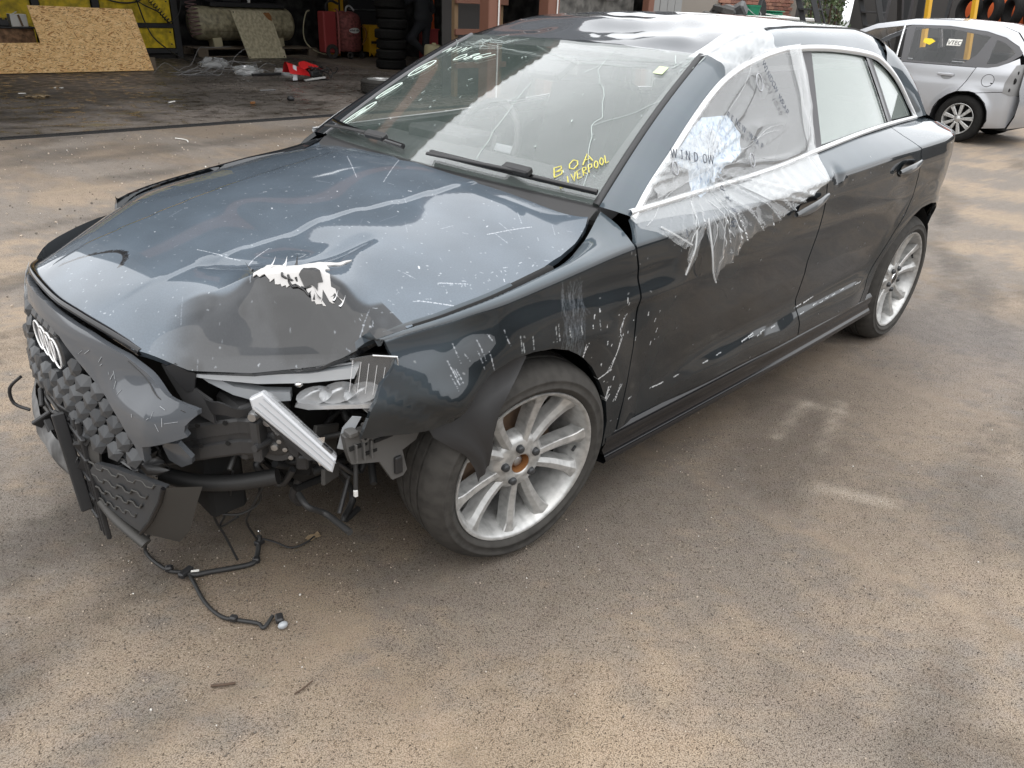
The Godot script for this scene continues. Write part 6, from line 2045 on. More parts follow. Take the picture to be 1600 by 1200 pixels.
# ------------------------------------------------------------------ right of the shed, and behind the camera
func right_side() -> void:
	var w := obj("concrete_wall", Shape.new().box(Vector3(10.15, 1.25, -7.75), Vector3(2.3, 2.5, 0.2)), grime("old_concrete", "concrete_wall", 0.7, 0.55, 111))
	tag(w, "grey concrete wall with a bent pipe right of the shed posts", "wall")
	var pp := obj("wall_pipe", Shape.new().tube(smooth(pv3([9.2, 1.9, -7.6, 9.9, 1.72, -7.58, 10.4, 1.60, -7.56, 10.75, 1.66, -7.56, 11.0, 1.95, -7.6]), 6), 0.03, 8), M["steel"])
	tag(pp, "bent grey pipe running along the concrete wall", "pipe")
	var t := thing("brown_timber_post", "reddish timber post between the concrete wall and grey boards", "post", Vector3(11.35, 0, -7.35))
	obj("post_shaft", Shape.new().box(Vector3(0, 1.4, 0), Vector3(0.17, 2.8, 0.15), 0.01), M["brown_post"], t)
	t = thing("grey_board_fence", "upright weathered grey boards beside the timber post", "fence", Vector3(11.5, 0, -7.4))
	rng.seed = 91
	for k in 4:
		obj("board", Shape.new().box(Vector3(0.13 + k * 0.245, 1.15, rng.randfn(0, 0.008)), Vector3(0.225, 2.3 + rng.randfn(0, 0.05), 0.03), 0.005, Basis(Vector3.BACK, rng.randfn(0, 0.006))), M["grey_board"], t)
	# two battered white stillages with buckets and scrap on top
	for b in 2:
		t = thing("white_stillage", ["battered white slatted crate below the green bucket", "battered white slatted crate in front of the brick wall"][b], "crate", Vector3(13.35 + b * 1.95, 0, -6.9), 0.0, "white crates by the brick wall")
		obj("crate_base", Shape.new().box(Vector3(0, 0.62, 0), Vector3(1.78, 1.10, 0.98), 0.02), grime("crate_dirt", "dirty_white", 1.6, 0.45, 121), t)
		for k in 9:
			obj("crate_rib", Shape.new().box(Vector3(-0.80 + k * 0.2, 0.78, 0.505), Vector3(0.12, 1.15, 0.04), 0.012, Basis(Vector3.BACK, rng.randfn(0, 0.03))), M["dirty_white"], t)
		obj("crate_rim", Shape.new().box(Vector3(0, 1.40, 0.47), Vector3(1.86, 0.07, 0.10), 0.02), M["white_plastic"], t)
		for k in 2:
			obj("crate_rim_side", Shape.new().box(Vector3(-0.9 + k * 1.8, 1.40, 0), Vector3(0.08, 0.07, 1.0), 0.02), M["white_plastic"], t)
		for k in 3:
			obj("crate_foot", Shape.new().box(Vector3(-0.75 + k * 0.75, 0.05, 0), Vector3(0.18, 0.10, 0.9), 0.01), M["dirty_white"], t)
	var up := Basis(Vector3.RIGHT, -PI / 2)
	t = thing("green_bucket", "green plastic bucket on the left white crate", "bucket", Vector3(13.95, 1.17, -6.75))
	obj("bucket_shell", Shape.new().lathe(pv([0.0001, 0.01, 0.15, 0.0, 0.19, 0.42, 0.20, 0.42, 0.20, 0.45, 0.185, 0.45, 0.15, 0.03, 0.0001, 0.03]), 24, Transform3D(up, Vector3.ZERO)), M["green_plastic"], t)
	obj("bucket_handle", Shape.new().tube(smooth(pv3([-0.2, 0.42, 0, -0.15, 0.30, 0.16, 0, 0.26, 0.2, 0.15, 0.30, 0.16, 0.2, 0.42, 0]), 5), 0.006, 6), M["steel"], t)
	t = thing("green_tub", "low green tub lying between the two white crates", "tub", Vector3(14.75, 1.36, -6.7))
	obj("tub_shell", Shape.new().box(Vector3(0, 0.09, 0), Vector3(0.40, 0.16, 0.30), 0.03), M["green_plastic"], t)
	obj("tub_rim", Shape.new().box(Vector3(0, 0.17, 0), Vector3(0.44, 0.02, 0.34), 0.008), M["green_plastic"], t)
	t = thing("black_scrap_pile", "black scrap car parts heaped on the left white crate", "scrap", Vector3(13.0, 1.16, -6.85))
	for k in 7:
		obj("scrap_part", Shape.new().box(Vector3(rng.randf_range(-0.5, 0.5), 0.16 + rng.randf() * 0.22, rng.randf_range(-0.2, 0.3)), Vector3(rng.randf_range(0.2, 0.45), rng.randf_range(0.12, 0.3), 0.25), 0.04, Basis(Vector3(rng.randfn(0, 1), 1, 0).normalized(), rng.randf() * 2.0)), M["black_steel"] if k % 3 else M["dusty_plastic"], t)
	t = thing("black_funnel", "black folded panel propped beside the green bucket", "panel", Vector3(14.3, 1.17, -6.75))
	obj("panel_face", Shape.new().prism(pv([-0.25, 0, 0.30, 0, 0.10, 0.50, -0.05, 0.62]), 0.08, Transform3D(), 0.015), M["black_steel"], t)
	for k in 3:
		obj("strap", Shape.new().tube(smooth(pv3([0.1 + k * 0.1, 0.3, 0.1, 0.4 + k * 0.2, 0.27, 0.25, 0.9 + k * 0.2, 0.23, 0.30, 1.5, 0.20 - k * 0.02, 0.3]), 4), 0.012, 5), M["white_plastic"], t)
	# brick wall: bricks laid one by one where they can be seen
	t = thing("brick_wall", "red brick wall beside the ivy", "wall", Vector3(0, 0, -7.95))
	obj("wall_core", Shape.new().box(Vector3(15.5, 1.23, -0.06), Vector3(5.4, 2.46, 0.10)), M["mortar"], t)
	var bm := Shape.new().box(Vector3.ZERO, Vector3(0.215, 0.065, 0.05), 0.004)
	var ms := [bm.mesh(M["brick_red"]), bm.mesh(M["brick_dark"]), bm.mesh(M["brick_pale"])]
	for r in 20:
		for k in 14:
			var o := MeshInstance3D.new()
			o.name = "brick"
			o.mesh = ms[rng.randi() % 3]
			t.add_child(o, true)
			o.position = Vector3(14.75 + k * 0.226 + (0.113 if r % 2 else 0.0), 0.92 + r * 0.076, 0.008 + rng.randf() * 0.006)
	# ivy over the end of the wall
	var iv := thing("ivy_bush", "dark ivy bush beside the end of the brick wall", "bush", Vector3(17.7, 0, -7.0))
	var lb := Shape.new()
	for k in 2600:
		var p := Vector3(rng.randf_range(-0.95, 0.95), 0, rng.randf_range(-0.5, 0.5))
		p.y = rng.randf_range(0.1, 2.7)
		p.x *= 1.0 - 0.25 * absf(p.y - 1.2) / 1.4
		p.z *= 0.6 + 0.4 * sin(p.y * 5.0 + p.x * 4.0)
		var d := Vector3(rng.randfn(0, 1), rng.randfn(0.2, 0.7), rng.randfn(0.6, 0.8)).normalized()
		var s := d.cross(Vector3.UP).normalized()
		var u := s.cross(d)
		var L := rng.randf_range(0.035, 0.075)
		var col := Color(0.028, 0.055, 0.016).lerp(Color(0.075, 0.11, 0.035), rng.randf())
		if rng.randf() < 0.12:
			col = Color(0.12, 0.115, 0.06)
		var before := lb.v.size()
		lb.tri(p, p + u * L * 0.6 + s * L * 0.5, p + u * L * 1.3, d, d, d)
		lb.tri(p, p + u * L * 1.3, p + u * L * 0.6 - s * L * 0.5, d, d, d)
		for q in lb.v.size() - before:
			lb.c.append(col)
	obj("leaves", lb, M["ivy_leaf"], iv).set_meta("kind", "stuff")
	for k in 5:
		obj("stem", Shape.new().tube(smooth(pv3([-0.6 + k * 0.3, 0, 0, -0.55 + k * 0.28, 0.9, 0.05, -0.7 + k * 0.34, 1.8, 0.0, -0.5 + k * 0.25, 2.4, 0.05]), 4), 0.025, 6), M["twig"], iv)
	# steel steps, a frame of dark beams, the next shed
	for b in 2:
		t = thing("steel_steps", ["dark steel access steps nearest the ivy", "dark steel access steps nearest the silver car"][b], "steps", Vector3(14.5 + b * 1.15, 0, -5.35 + b * 0.75), 0.9, "steel steps by the ivy")
		for s in [-0.32, 0.32]:
			obj("stringer", Shape.new().box(Vector3(s, 0.95, -0.15), Vector3(0.035, 2.3, 0.10), 0.004, Basis(Vector3.RIGHT, -0.45)), M["steel_dark"], t)
		for k in 8:
			obj("tread", Shape.new().box(Vector3(0, 0.15 + k * 0.24, 0.28 - k * 0.115), Vector3(0.62, 0.03, 0.18), 0.004), M["steel_dark"], t)
		obj("handrail", Shape.new().tube(pv3([0.34, 0.9, 0.35, 0.34, 2.6, -0.55]), 0.02, 8), M["steel_dark"], t)
	t = thing("dark_steel_frame", "dark steel gantry frame with slanting beams beyond the silver car", "frame", Vector3(17.0, 0, -4.9))
	for q in [[-1.1, 0.0, 0.0], [0.1, 0.0, 0.1], [0.9, 0.0, 0.25]]:
		obj("upright", Shape.new().box(Vector3(q[0], 1.7, q[1]), Vector3(0.16, 3.4, 0.16), 0.008, Basis(Vector3.BACK, q[2])), M["steel_dark"], t)
	obj("brace", Shape.new().box(Vector3(-0.4, 1.7, 0.05), Vector3(0.10, 2.8, 0.10), 0.008, Basis(Vector3.BACK, 0.55)), M["steel_dark"], t)
	obj("crossbeam", Shape.new().box(Vector3(0, 3.3, 0), Vector3(2.6, 0.2, 0.2), 0.008), M["steel_dark"], t)
	for b in 2:
		t = thing("yellow_lift_leg", ["slanting yellow lift leg, left of the pair behind the silver car", "slanting yellow lift leg, right of the pair behind the silver car"][b], "lift leg", Vector3(15.05 + b * 0.55, 0, -3.7 + b * 0.62), 1.2, "yellow lift legs")
		obj("leg_tube", Shape.new().box(Vector3(0.0, 1.3, 0), Vector3(0.09, 2.7, 0.08), 0.008, Basis(Vector3.BACK, -0.16)), M["yellow_steel"], t)
		obj("foot_plate", Shape.new().box(Vector3(-0.22, 0.01, 0), Vector3(0.3, 0.02, 0.3), 0.003), M["yellow_steel"], t)
	# rack of tyres with an orange sheet behind
	t = thing("tyre_rack", "steel rack along the far side holding a row of tyres", "rack", Vector3(19.0, 0, -3.0))
	for z in [-1.6, 0.2, 2.0]:
		for x in [-0.35, 0.35]:
			obj("rack_leg", Shape.new().box(Vector3(x, 1.0, z), Vector3(0.07, 2.0, 0.07), 0.004), M["steel_dark"], t)
	for y in [0.5, 1.42]:
		obj("rack_shelf", Shape.new().box(Vector3(0, y, 0.2), Vector3(0.8, 0.05, 3.8), 0.004), M["steel_dark"], t)
	var tm := tyre_shape(0.31, 0.20, 0.19).mesh(M["old_rubber"])
	for k in 6:
		var o := obj("racked_tyre", tm, M["old_rubber"])
		o.position = Vector3(18.85, 1.755, -4.25 + k * 0.44)
		o.rotation = Vector3(0.0, 0.9 + rng.randfn(0, 0.08), 0)
		tag(o, ["first", "second", "third", "fourth", "fifth", "sixth"][k] + " black tyre from the left on the rack above the silver car", "tyre", "tyres on the far rack")
	var rows := []
	for i in 6:
		var row := PackedVector3Array()
		for k in 14:
			row.append(Vector3(19.25 + 0.05 * sin(k * 1.1), 1.46 + i * 0.15 - 0.04 * sin(k * 0.8 + i * 0.3) - (0.10 if k == 0 else 0.0), -4.6 + k * 0.32))
		rows.append(row)
	var oc := obj("orange_sheet", Shape.new().grid(rows, Vector3(30, 1, -3)), M["orange_cloth"])
	tag(oc, "orange sheet hung behind the row of tyres on the rack", "sheet")
	w = obj("far_shed_wall", Shape.new().box(Vector3(21.0, 1.35, 0.5), Vector3(0.25, 2.7, 16.5)), M["dark_wall"])
	tag(w, "dark shed wall closing the yard beyond the silver car", "wall")
	w = obj("far_corner_wall", Shape.new().box(Vector3(19.6, 1.3, -8.2), Vector3(2.9, 2.6, 0.25)), M["dark_wall"])
	tag(w, "dark wall behind the ivy in the corner of the yard", "wall")
	# behind the camera: what the doors mirror
	w = obj("street_side_wall", Shape.new().box(Vector3(3.0, 1.9, 14.5), Vector3(38.0, 3.8, 0.3)), grime("street_brick", "dark_wall", 0.4, 0.5, 131))
	tag(w, "dark boundary wall of the yard behind the photographer", "wall")
	w = obj("left_boundary_wall", Shape.new().box(Vector3(-15.0, 1.9, 3.5), Vector3(0.3, 3.8, 22.0)), M["street_brick"])
	tag(w, "dark boundary wall off the left of the yard", "wall")

# ------------------------------------------------------------------ the silver hatchback
# local axes: x to its tail, z to its left, origin on the ground under the rear axle
var JW := pv([-3.25, 0.60, -3.1, 0.70, -2.8, 0.80, -2.4, 0.835, -1.0, 0.838, 0.0, 0.838, 0.3, 0.83, 0.5, 0.79, 0.58, 0.72, 0.62, 0.62])
func j_side(x: float, y: float) -> float:
	var z := cv(JW, x)
	var b := cv(pv([0.18, -0.05, 0.30, -0.012, 0.5, 0.004, 0.72, 0.0, 0.80, -0.012, 0.90, -0.018, 1.0, -0.045, 1.15, -0.10, 1.3, -0.16, 1.45, -0.235, 1.52, -0.30]), y)
	var fl := 0.016 * (1.0 - smoothstep(0.33, 0.44, Vector2(x, y - 0.31).length()))
	fl += 0.016 * (1.0 - smoothstep(0.33, 0.44, Vector2(x + 2.45, y - 0.31).length()))
	return z + b + fl

func silver_car() -> void:
	var t := thing("silver_hatchback", "silver hatchback with its tail lamp missing, parked beyond the dark car", "car", Vector3(11.55, 0, -1.42), deg_to_rad(-92.5))
	var IN := Vector3(-1.2, 0.7, 0)
	for sg in [1.0, -1.0]:
		var F := func(x: float, y: float) -> Vector3: return Vector3(x, y, sg * j_side(x, y))
		var st := 0.03 if sg > 0 else 0.08
		var pn := func(called: String, a: Array, m: String) -> MeshInstance3D:
			return obj(called, Shape.new().skin(pv(a), F, st, 0.012, IN), M[m], t)
		pn.call("rear_quarter", [0.05, 0.96, -0.02, 0.78, -0.09, 0.655, 0.05, 0.668, 0.14, 0.655, 0.48, 0.70, 0.50, 0.85, 0.545, 1.0, 0.50, 1.10, 0.40, 1.04, 0.30, 0.99, 0.18, 0.965], "silver_paint")
		pn.call("rear_bumper_side", [0.14, 0.648, 0.49, 0.692, 0.62, 0.64, 0.62, 0.42, 0.58, 0.25, 0.33, 0.22, 0.37, 0.32, 0.345, 0.44, 0.29, 0.54, 0.21, 0.61], "silver_paint")
		pn.call("rear_door", [0.04, 0.955, -0.03, 0.78, -0.10, 0.655, -0.21, 0.60, -0.30, 0.52, -0.355, 0.42, -0.37, 0.30, -1.10, 0.28, -1.10, 0.95, -0.6, 0.952], "silver_paint")
		pn.call("front_door", [-1.11, 0.95, -1.11, 0.28, -2.02, 0.28, -2.06, 0.5, -2.08, 0.92, -1.6, 0.945], "silver_paint")
		pn.call("front_wing", [-2.09, 0.93, -2.07, 0.5, -2.03, 0.28, -2.08, 0.30, -2.10, 0.42, -2.17, 0.55, -2.28, 0.64, -2.42, 0.68, -2.56, 0.66, -2.70, 0.58, -2.79, 0.46, -2.82, 0.30, -3.1, 0.28, -3.12, 0.70, -2.6, 0.86], "silver_paint")
		pn.call("door_sill", [-0.37, 0.29, -0.36, 0.20, -2.08, 0.20, -2.08, 0.27], "silver_paint")
		pn.call("roof_side", [0.53, 1.13, 0.50, 1.26, 0.36, 1.40, 0.10, 1.485, -0.5, 1.52, -1.0, 1.505, -1.5, 1.42, -1.9, 1.25, -2.35, 1.0, -2.28, 0.98, -1.86, 1.205, -1.5, 1.355, -1.0, 1.43, -0.5, 1.44, 0.0, 1.395, 0.25, 1.335, 0.44, 1.24], "silver_paint")
		# dark surround of the windows and the panes
		var pane_r := pv([-0.16, 0.985, -0.02, 1.10, 0.07, 1.335, -0.45, 1.40, -0.94, 1.395, -0.88, 0.985])
		var pane_q := pv([0.155, 1.01, 0.155, 1.30, 0.26, 1.27, 0.40, 1.19, 0.43, 1.15, 0.36, 1.075, 0.26, 1.02])
		var frame := pv([0.18, 0.962, 0.30, 0.99, 0.42, 1.06, 0.50, 1.135, 0.505, 1.17, 0.44, 1.235, 0.25, 1.33, 0.0, 1.39, -0.5, 1.435, -1.0, 1.425, -1.06, 1.40, -0.96, 0.958])
		for half in [pv([-2, 0.5, 2, 0.5, 2, 1.18, -2, 1.18]), pv([-2, 1.18, 2, 1.18, 2, 2, -2, 2])]:
			for p1 in Geometry2D.intersect_polygons(frame, half):
				for p2 in Geometry2D.clip_polygons(p1, pane_r):
					for p3 in Geometry2D.clip_polygons(p2, pane_q):
						obj("window_frame", Shape.new().skin(p3, F, st, 0.012, IN), M["grey_seal"], t)
		var pf := func(x: float, y: float) -> Vector3: return Vector3(x, y, sg * (j_side(x, y) + 0.004))
		var pane := func(called: String, a: Array, m: String) -> MeshInstance3D:
			return obj(called, Shape.new().skin(pv(a), pf, 0.05, 0.0, IN), M[m], t)
		var rg: MeshInstance3D = pane.call("rear_door_glass", [-0.16, 0.985, -0.02, 1.10, 0.07, 1.335, -0.45, 1.40, -0.94, 1.395, -0.88, 0.985], "tinted_pane")
		pane.call("quarter_glass", [0.155, 1.01, 0.155, 1.30, 0.26, 1.27, 0.40, 1.19, 0.43, 1.15, 0.36, 1.075, 0.26, 1.02], "tinted_pane")
		var bl := PackedVector3Array()
		for k in 6:
			bl.append(F.call(lerpf(-1.00, -1.08, k / 5.0) - 0.02, lerpf(0.86, 1.43, k / 5.0)) + Vector3(0, 0, sg * 0.008))
		obj("door_edge_strip", Shape.new().tube(bl, 0.014, 6), M["satin_trim"], t)
		if sg > 0:
			obj("sticker", Shape.new().skin(pv([-0.44, 1.20, -0.26, 1.20, -0.26, 1.28, -0.44, 1.28]), func(x: float, y: float) -> Vector3: return pf.call(x, y) + Vector3(0, 0, 0.003), 0.1, 0.0, IN), M["paper"], rg)
			for k in 4:
				var tm := TextMesh.new()
				tm.text = "VTEC"[3 - k]
				tm.font_size = 32
				tm.pixel_size = 0.075 / 32.0
				tm.depth = 0.001
				var o := obj("letter", tm, M["cable"], rg)
				o.position = (pf.call(-0.285 - k * 0.042, 1.24) as Vector3) + Vector3(0, 0, 0.006)
				o.rotation = Vector3(-0.45, 0, 0)
			obj("yellow_tag", Shape.new().skin(pv([-0.76, 1.22, -0.66, 1.19, -0.60, 1.24, -0.66, 1.27, -0.76, 1.27]), func(x: float, y: float) -> Vector3: return pf.call(x, y) + Vector3(0, 0, 0.003), 0.1, 0.0, IN), M["yellow_panel"], rg)
		# handle and filler flap
		var hz := j_side(-0.30, 0.84)
		var hd := obj("door_handle", Shape.new().box(Vector3(-0.30, 0.845, sg * (hz + 0.022)), Vector3(0.21, 0.030, 0.020), 0.008), M["silver_paint"], t)
		obj("handle_cup", Shape.new().ball(Vector3(-0.29, 0.825, sg * (hz + 0.002)), Vector3(0.075, 0.045, 0.008), 14, 6), M["lamp_grey"], hd)
		if sg > 0:
			var ring := PackedVector3Array()
			for k in 25:
				var th := TAU * k / 24.0
				ring.append((F.call(0.235 + cos(th) * 0.075, 0.815 + sin(th) * 0.075) as Vector3) + Vector3(0, 0, 0.0005))
			obj("fuel_flap_line", Shape.new().tube(ring, 0.0035, 4, false), M["gloss_black"], t)
			obj("flap_notch", Shape.new().box((F.call(0.29, 0.785) as Vector3), Vector3(0.03, 0.014, 0.006), 0.002), M["gloss_black"], t)
			# empty lamp pocket
			var pk := obj("lamp_pocket", Shape.new().skin(pv([0.45, 0.68, 0.44, 0.80, 0.475, 0.93, 0.50, 1.02, 0.60, 1.04, 0.625, 0.95, 0.625, 0.66, 0.54, 0.65]), func(x: float, y: float) -> Vector3: return Vector3(x, y, j_side(minf(x, 0.62), y) + 0.006), 0.03, 0.006, IN), M["lamp_recess"], t)
			for q in [[0.545, 0.93, 0.012, 0.022], [0.535, 0.83, 0.026, 0.040], [0.515, 0.72, 0.012, 0.022]]:
				obj("pocket_hole", Shape.new().ball(Vector3(q[0], q[1], j_side(q[0], q[1]) + 0.006), Vector3(q[2], q[3], 0.006), 10, 6), M["dark_void"], pk)
		# arch lining
		for cx in [0.0, -2.45]:
			var lr := []
			for k in 15:
				var th := lerpf(-0.2, PI + 0.2, k / 14.0)
				lr.append(PackedVector3Array([Vector3(cx + cos(th) * 0.355, 0.31 + sin(th) * 0.352, sg * 0.45), Vector3(cx + cos(th) * 0.355, 0.31 + sin(th) * 0.352, sg * 0.835)]))
			obj("arch_liner", Shape.new().grid(lr, Vector3(cx, 0.31, sg * 0.6), 1, 1, true), M["bare_plastic"], t)
		for cx in [0.0, -2.45]:
			silver_wheel(t, Vector3(cx, 0.302, sg * 0.815), sg)
	# roof, tail, nose, screen
	var rows := []
	for q in [[0.53, 1.13, 0.60], [0.50, 1.26, 0.58], [0.36, 1.40, 0.56], [0.10, 1.485, 0.55], [-0.5, 1.52, 0.55], [-1.0, 1.505, 0.55], [-1.5, 1.42, 0.55], [-1.55, 1.40, 0.55]]:
		var row := PackedVector3Array()
		for k in 13:
			var u := -1.0 + k / 6.0
			row.append(Vector3(q[0], q[1] + 0.022 * (1 - u * u), q[2] * u))
		rows.append(row)
	obj("roof", Shape.new().grid(rows, IN), M["silver_paint"], t)
	rows = []
	for q in [[-1.55, 1.402, 0.56], [-1.9, 1.24, 0.62], [-2.35, 0.99, 0.69]]:
		var row := PackedVector3Array()
		for k in 13:
			var u := -1.0 + k / 6.0
			row.append(Vector3(q[0] - 0.10 * (1 - u * u), q[1] + 0.02 * (1 - u * u), q[2] * u))
		rows.append(row)
	obj("windscreen", Shape.new().grid(rows, IN), M["car_glass"], t)
	rows = []
	for q in [[-2.33, 0.985, 0.70], [-2.7, 0.90, 0.70], [-3.05, 0.76, 0.68], [-3.2, 0.62, 0.64], [-3.22, 0.40, 0.64], [-3.12, 0.25, 0.64]]:
		var row := PackedVector3Array()
		for k in 13:
			var u := -1.0 + k / 6.0
			row.append(Vector3(q[0] - 0.08 * (1 - u * u), q[1] + 0.03 * (1 - u * u), q[2] * u))
		rows.append(row)
	obj("bonnet", Shape.new().grid(rows, IN), M["silver_paint"], t)
	rows = []
	for q in [[0.53, 1.13, 0.60], [0.60, 1.0, 0.70], [0.62, 0.72, 0.74], [0.66, 0.60, 0.74], [0.66, 0.40, 0.74], [0.60, 0.24, 0.70]]:
		var row := PackedVector3Array()
		for k in 13:
			var u := -1.0 + k / 6.0
			row.append(Vector3(q[0] + 0.06 * (1 - u * u), q[1], q[2] * u))
		rows.append(row)
	obj("tailgate", Shape.new().grid(rows, IN), M["silver_paint"], t)
	obj("floor_pan", Shape.new().box(Vector3(-1.2, 0.24, 0), Vector3(3.6, 0.06, 1.40), 0.01), M["dark_void"], t)
	obj("dashboard", Shape.new().box(Vector3(-1.95, 0.86, 0), Vector3(0.5, 0.22, 1.3), 0.06), M["dash"], t)
	for s in [-0.35, 0.35]:
		var st := obj("seat", Shape.new().box(Vector3(-1.15, 0.52, s), Vector3(0.5, 0.18, 0.46), 0.05), M["seat_cloth"], t)
		obj("seat_back", Shape.new().box(Vector3(-0.88, 0.84, s), Vector3(0.14, 0.62, 0.46), 0.05, Basis(Vector3.BACK, -0.25)), M["seat_cloth"], st)
		obj("headrest", Shape.new().box(Vector3(-0.78, 1.20, s), Vector3(0.08, 0.16, 0.24), 0.03), M["seat_cloth"], st)
	var b := obj("rear_bench", Shape.new().box(Vector3(-0.3, 0.55, 0), Vector3(0.45, 0.18, 1.2), 0.05), M["seat_cloth"], t)
	obj("seat_back", Shape.new().box(Vector3(-0.05, 0.85, 0), Vector3(0.14, 0.55, 1.2), 0.05, Basis(Vector3.BACK, -0.2)), M["seat_cloth"], b)
	var wr := PackedVector3Array()
	for k in 25:
		var th := TAU * k / 24.0
		wr.append(Vector3(-1.62, 0.97, 0.35) + Basis(Vector3.BACK, -0.45) * Vector3(0, cos(th) * 0.18, sin(th) * 0.18))
	var sw := obj("steering_wheel", Shape.new().tube(wr, 0.018, 8, false), M["bare_plastic"], t)
	obj("wheel_boss", Shape.new().box(Vector3(-1.62, 0.97, 0.35), Vector3(0.05, 0.10, 0.30), 0.02, Basis(Vector3.BACK, -0.45)), M["bare_plastic"], sw)

func silver_wheel(t: Node, at: Vector3, sg: float) -> void:
	var w := Node3D.new()
	w.name = "wheel"
	t.add_child(w, true)
	w.position = at
	w.rotation.y = 0.0 if sg > 0 else PI
	var ty := obj("tyre", tyre_shape(0.305, 0.185, 0.20), M["old_rubber"], w)
	ty.position = Vector3(0, 0, -0.08)
	obj("rim", Shape.new().lathe(pv([0.196, 0.0, 0.203, 0.012, 0.199, 0.014, 0.190, 0.006, 0.182, -0.03, 0.172, -0.12]), 40), M["alloy"], w)
	for k in 9:
		var a := TAU * k / 9.0 + 0.1
		var X := Basis(Vector3.BACK, a)
		obj("spoke", Shape.new().prism(pv([0.045, -0.016, 0.19, -0.026, 0.19, 0.026, 0.045, 0.016]), 0.022, Transform3D(X, Vector3(0, 0, -0.020)), 0.005), M["alloy"], w)
	obj("hub", Shape.new().lathe(pv([0.0001, 0.004, 0.022, 0.003, 0.028, -0.002, 0.055, -0.006, 0.062, -0.03]), 24), M["alloy"], w)
	for k in 4:
		var a := TAU * k / 4.0 + 0.6
		obj("wheel_nut", Shape.new().lathe(pv([0.0001, 0.010, 0.007, 0.009, 0.009, 0.0, 0.009, -0.01]), 10, Transform3D(Basis(), Vector3(cos(a) * 0.05, sin(a) * 0.05, -0.004))), M["bolt_cap"], w)
	obj("brake_drum", Shape.new().lathe(pv([0.0001, -0.09, 0.17, -0.09, 0.172, -0.12]), 28), M["dark_void"], w)

# ------------------------------------------------------------------ the yard
func stain(x: float, z: float, fn: FastNoiseLite, f2: FastNoiseLite) -> Color:
	# colour of the worn tarmac before its grain
	var a := fn.get_noise_2d(x * 30.0, z * 30.0)
	var b := f2.get_noise_2d(x * 100.0, z * 100.0)
	var tan_c := Color(0.40, 0.322, 0.247)
	var grey := Color(0.27, 0.238, 0.21)
	var dark := Color(0.085, 0.075, 0.067)
	var b2 := f2.get_noise_2d(x * 330.0 + 70.0, z * 330.0) if z > -4.0 else 0.0
	var t := smoothstep(0.12, 0.88, 0.48 + 1.3 * a + 0.55 * b + 0.5 * b2)
	var c := grey.lerp(tan_c, t)
	# oil and tyre rubber: long smears that bend to the right
	var s := fn.get_noise_2d((x * 0.35 + z * 0.9) * 46.0 + 300.0, (x * 0.9 - z * 0.35) * 14.0)
	c = c.lerp(dark, clampf((s - 0.10) * 2.0 + 0.35 * b + 0.45 * b2 * smoothstep(0.02, 0.2, s), 0.0, 0.6))
	# greyish polished patch towards the right, a dark one beside it
	c = c.lerp(Color(0.25, 0.235, 0.235), 0.55 * bump(x, z, 2.75, 1.2, 0.75, 0.55))
	c = c.lerp(dark, 0.55 * bump(x, z, 2.35, 1.95, 0.50, 0.16))
	c = c.lerp(dark, 0.45 * bump(x, z, 1.3, 1.95, 0.25, 0.45))
	c = c.lerp(dark, 0.35 * bump(x, z, 3.6, -1.6, 2.0, 0.25))
	# damp, oily ground under and beside the car
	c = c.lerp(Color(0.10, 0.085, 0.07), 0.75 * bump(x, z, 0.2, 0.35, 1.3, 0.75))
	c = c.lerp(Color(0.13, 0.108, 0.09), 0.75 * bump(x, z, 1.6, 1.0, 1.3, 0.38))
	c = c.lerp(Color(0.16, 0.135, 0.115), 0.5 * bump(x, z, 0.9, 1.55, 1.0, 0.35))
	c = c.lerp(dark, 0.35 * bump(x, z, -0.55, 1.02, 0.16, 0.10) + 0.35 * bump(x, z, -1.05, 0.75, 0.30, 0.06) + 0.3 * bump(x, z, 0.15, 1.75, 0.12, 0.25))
	# orange-tan wash in the foreground
	c = c.lerp(Color(0.45, 0.345, 0.24), 0.4 * bump(x, z, -0.55, 1.55, 0.7, 0.5))
	# chalky scrapes
	for k in SCRAPES:
		var p0 := Vector2(k[0], k[1])
		var p1 := Vector2(k[2], k[3])
		var p := Vector2(x, z)
		var u := clampf((p - p0).dot(p1 - p0) / (p1 - p0).length_squared(), 0, 1)
		var d: float = p.distance_to(p0.lerp(p1, u)) / k[4]
		if d < 3.0:
			c = c.lerp(Color(0.50, 0.44, 0.37), k[5] * exp(-d * d) * clampf(0.75 + b * 1.2, 0.3, 1.0))
	# rubbish ground into the tarmac further off
	if z < -4.0:
		c = c.lerp(Color(0.15, 0.125, 0.105), clampf((-z - 4.0) / 2.6, 0, 0.55) * clampf(0.7 + a * 2.0, 0, 1))
	return c

var SCRAPES := []

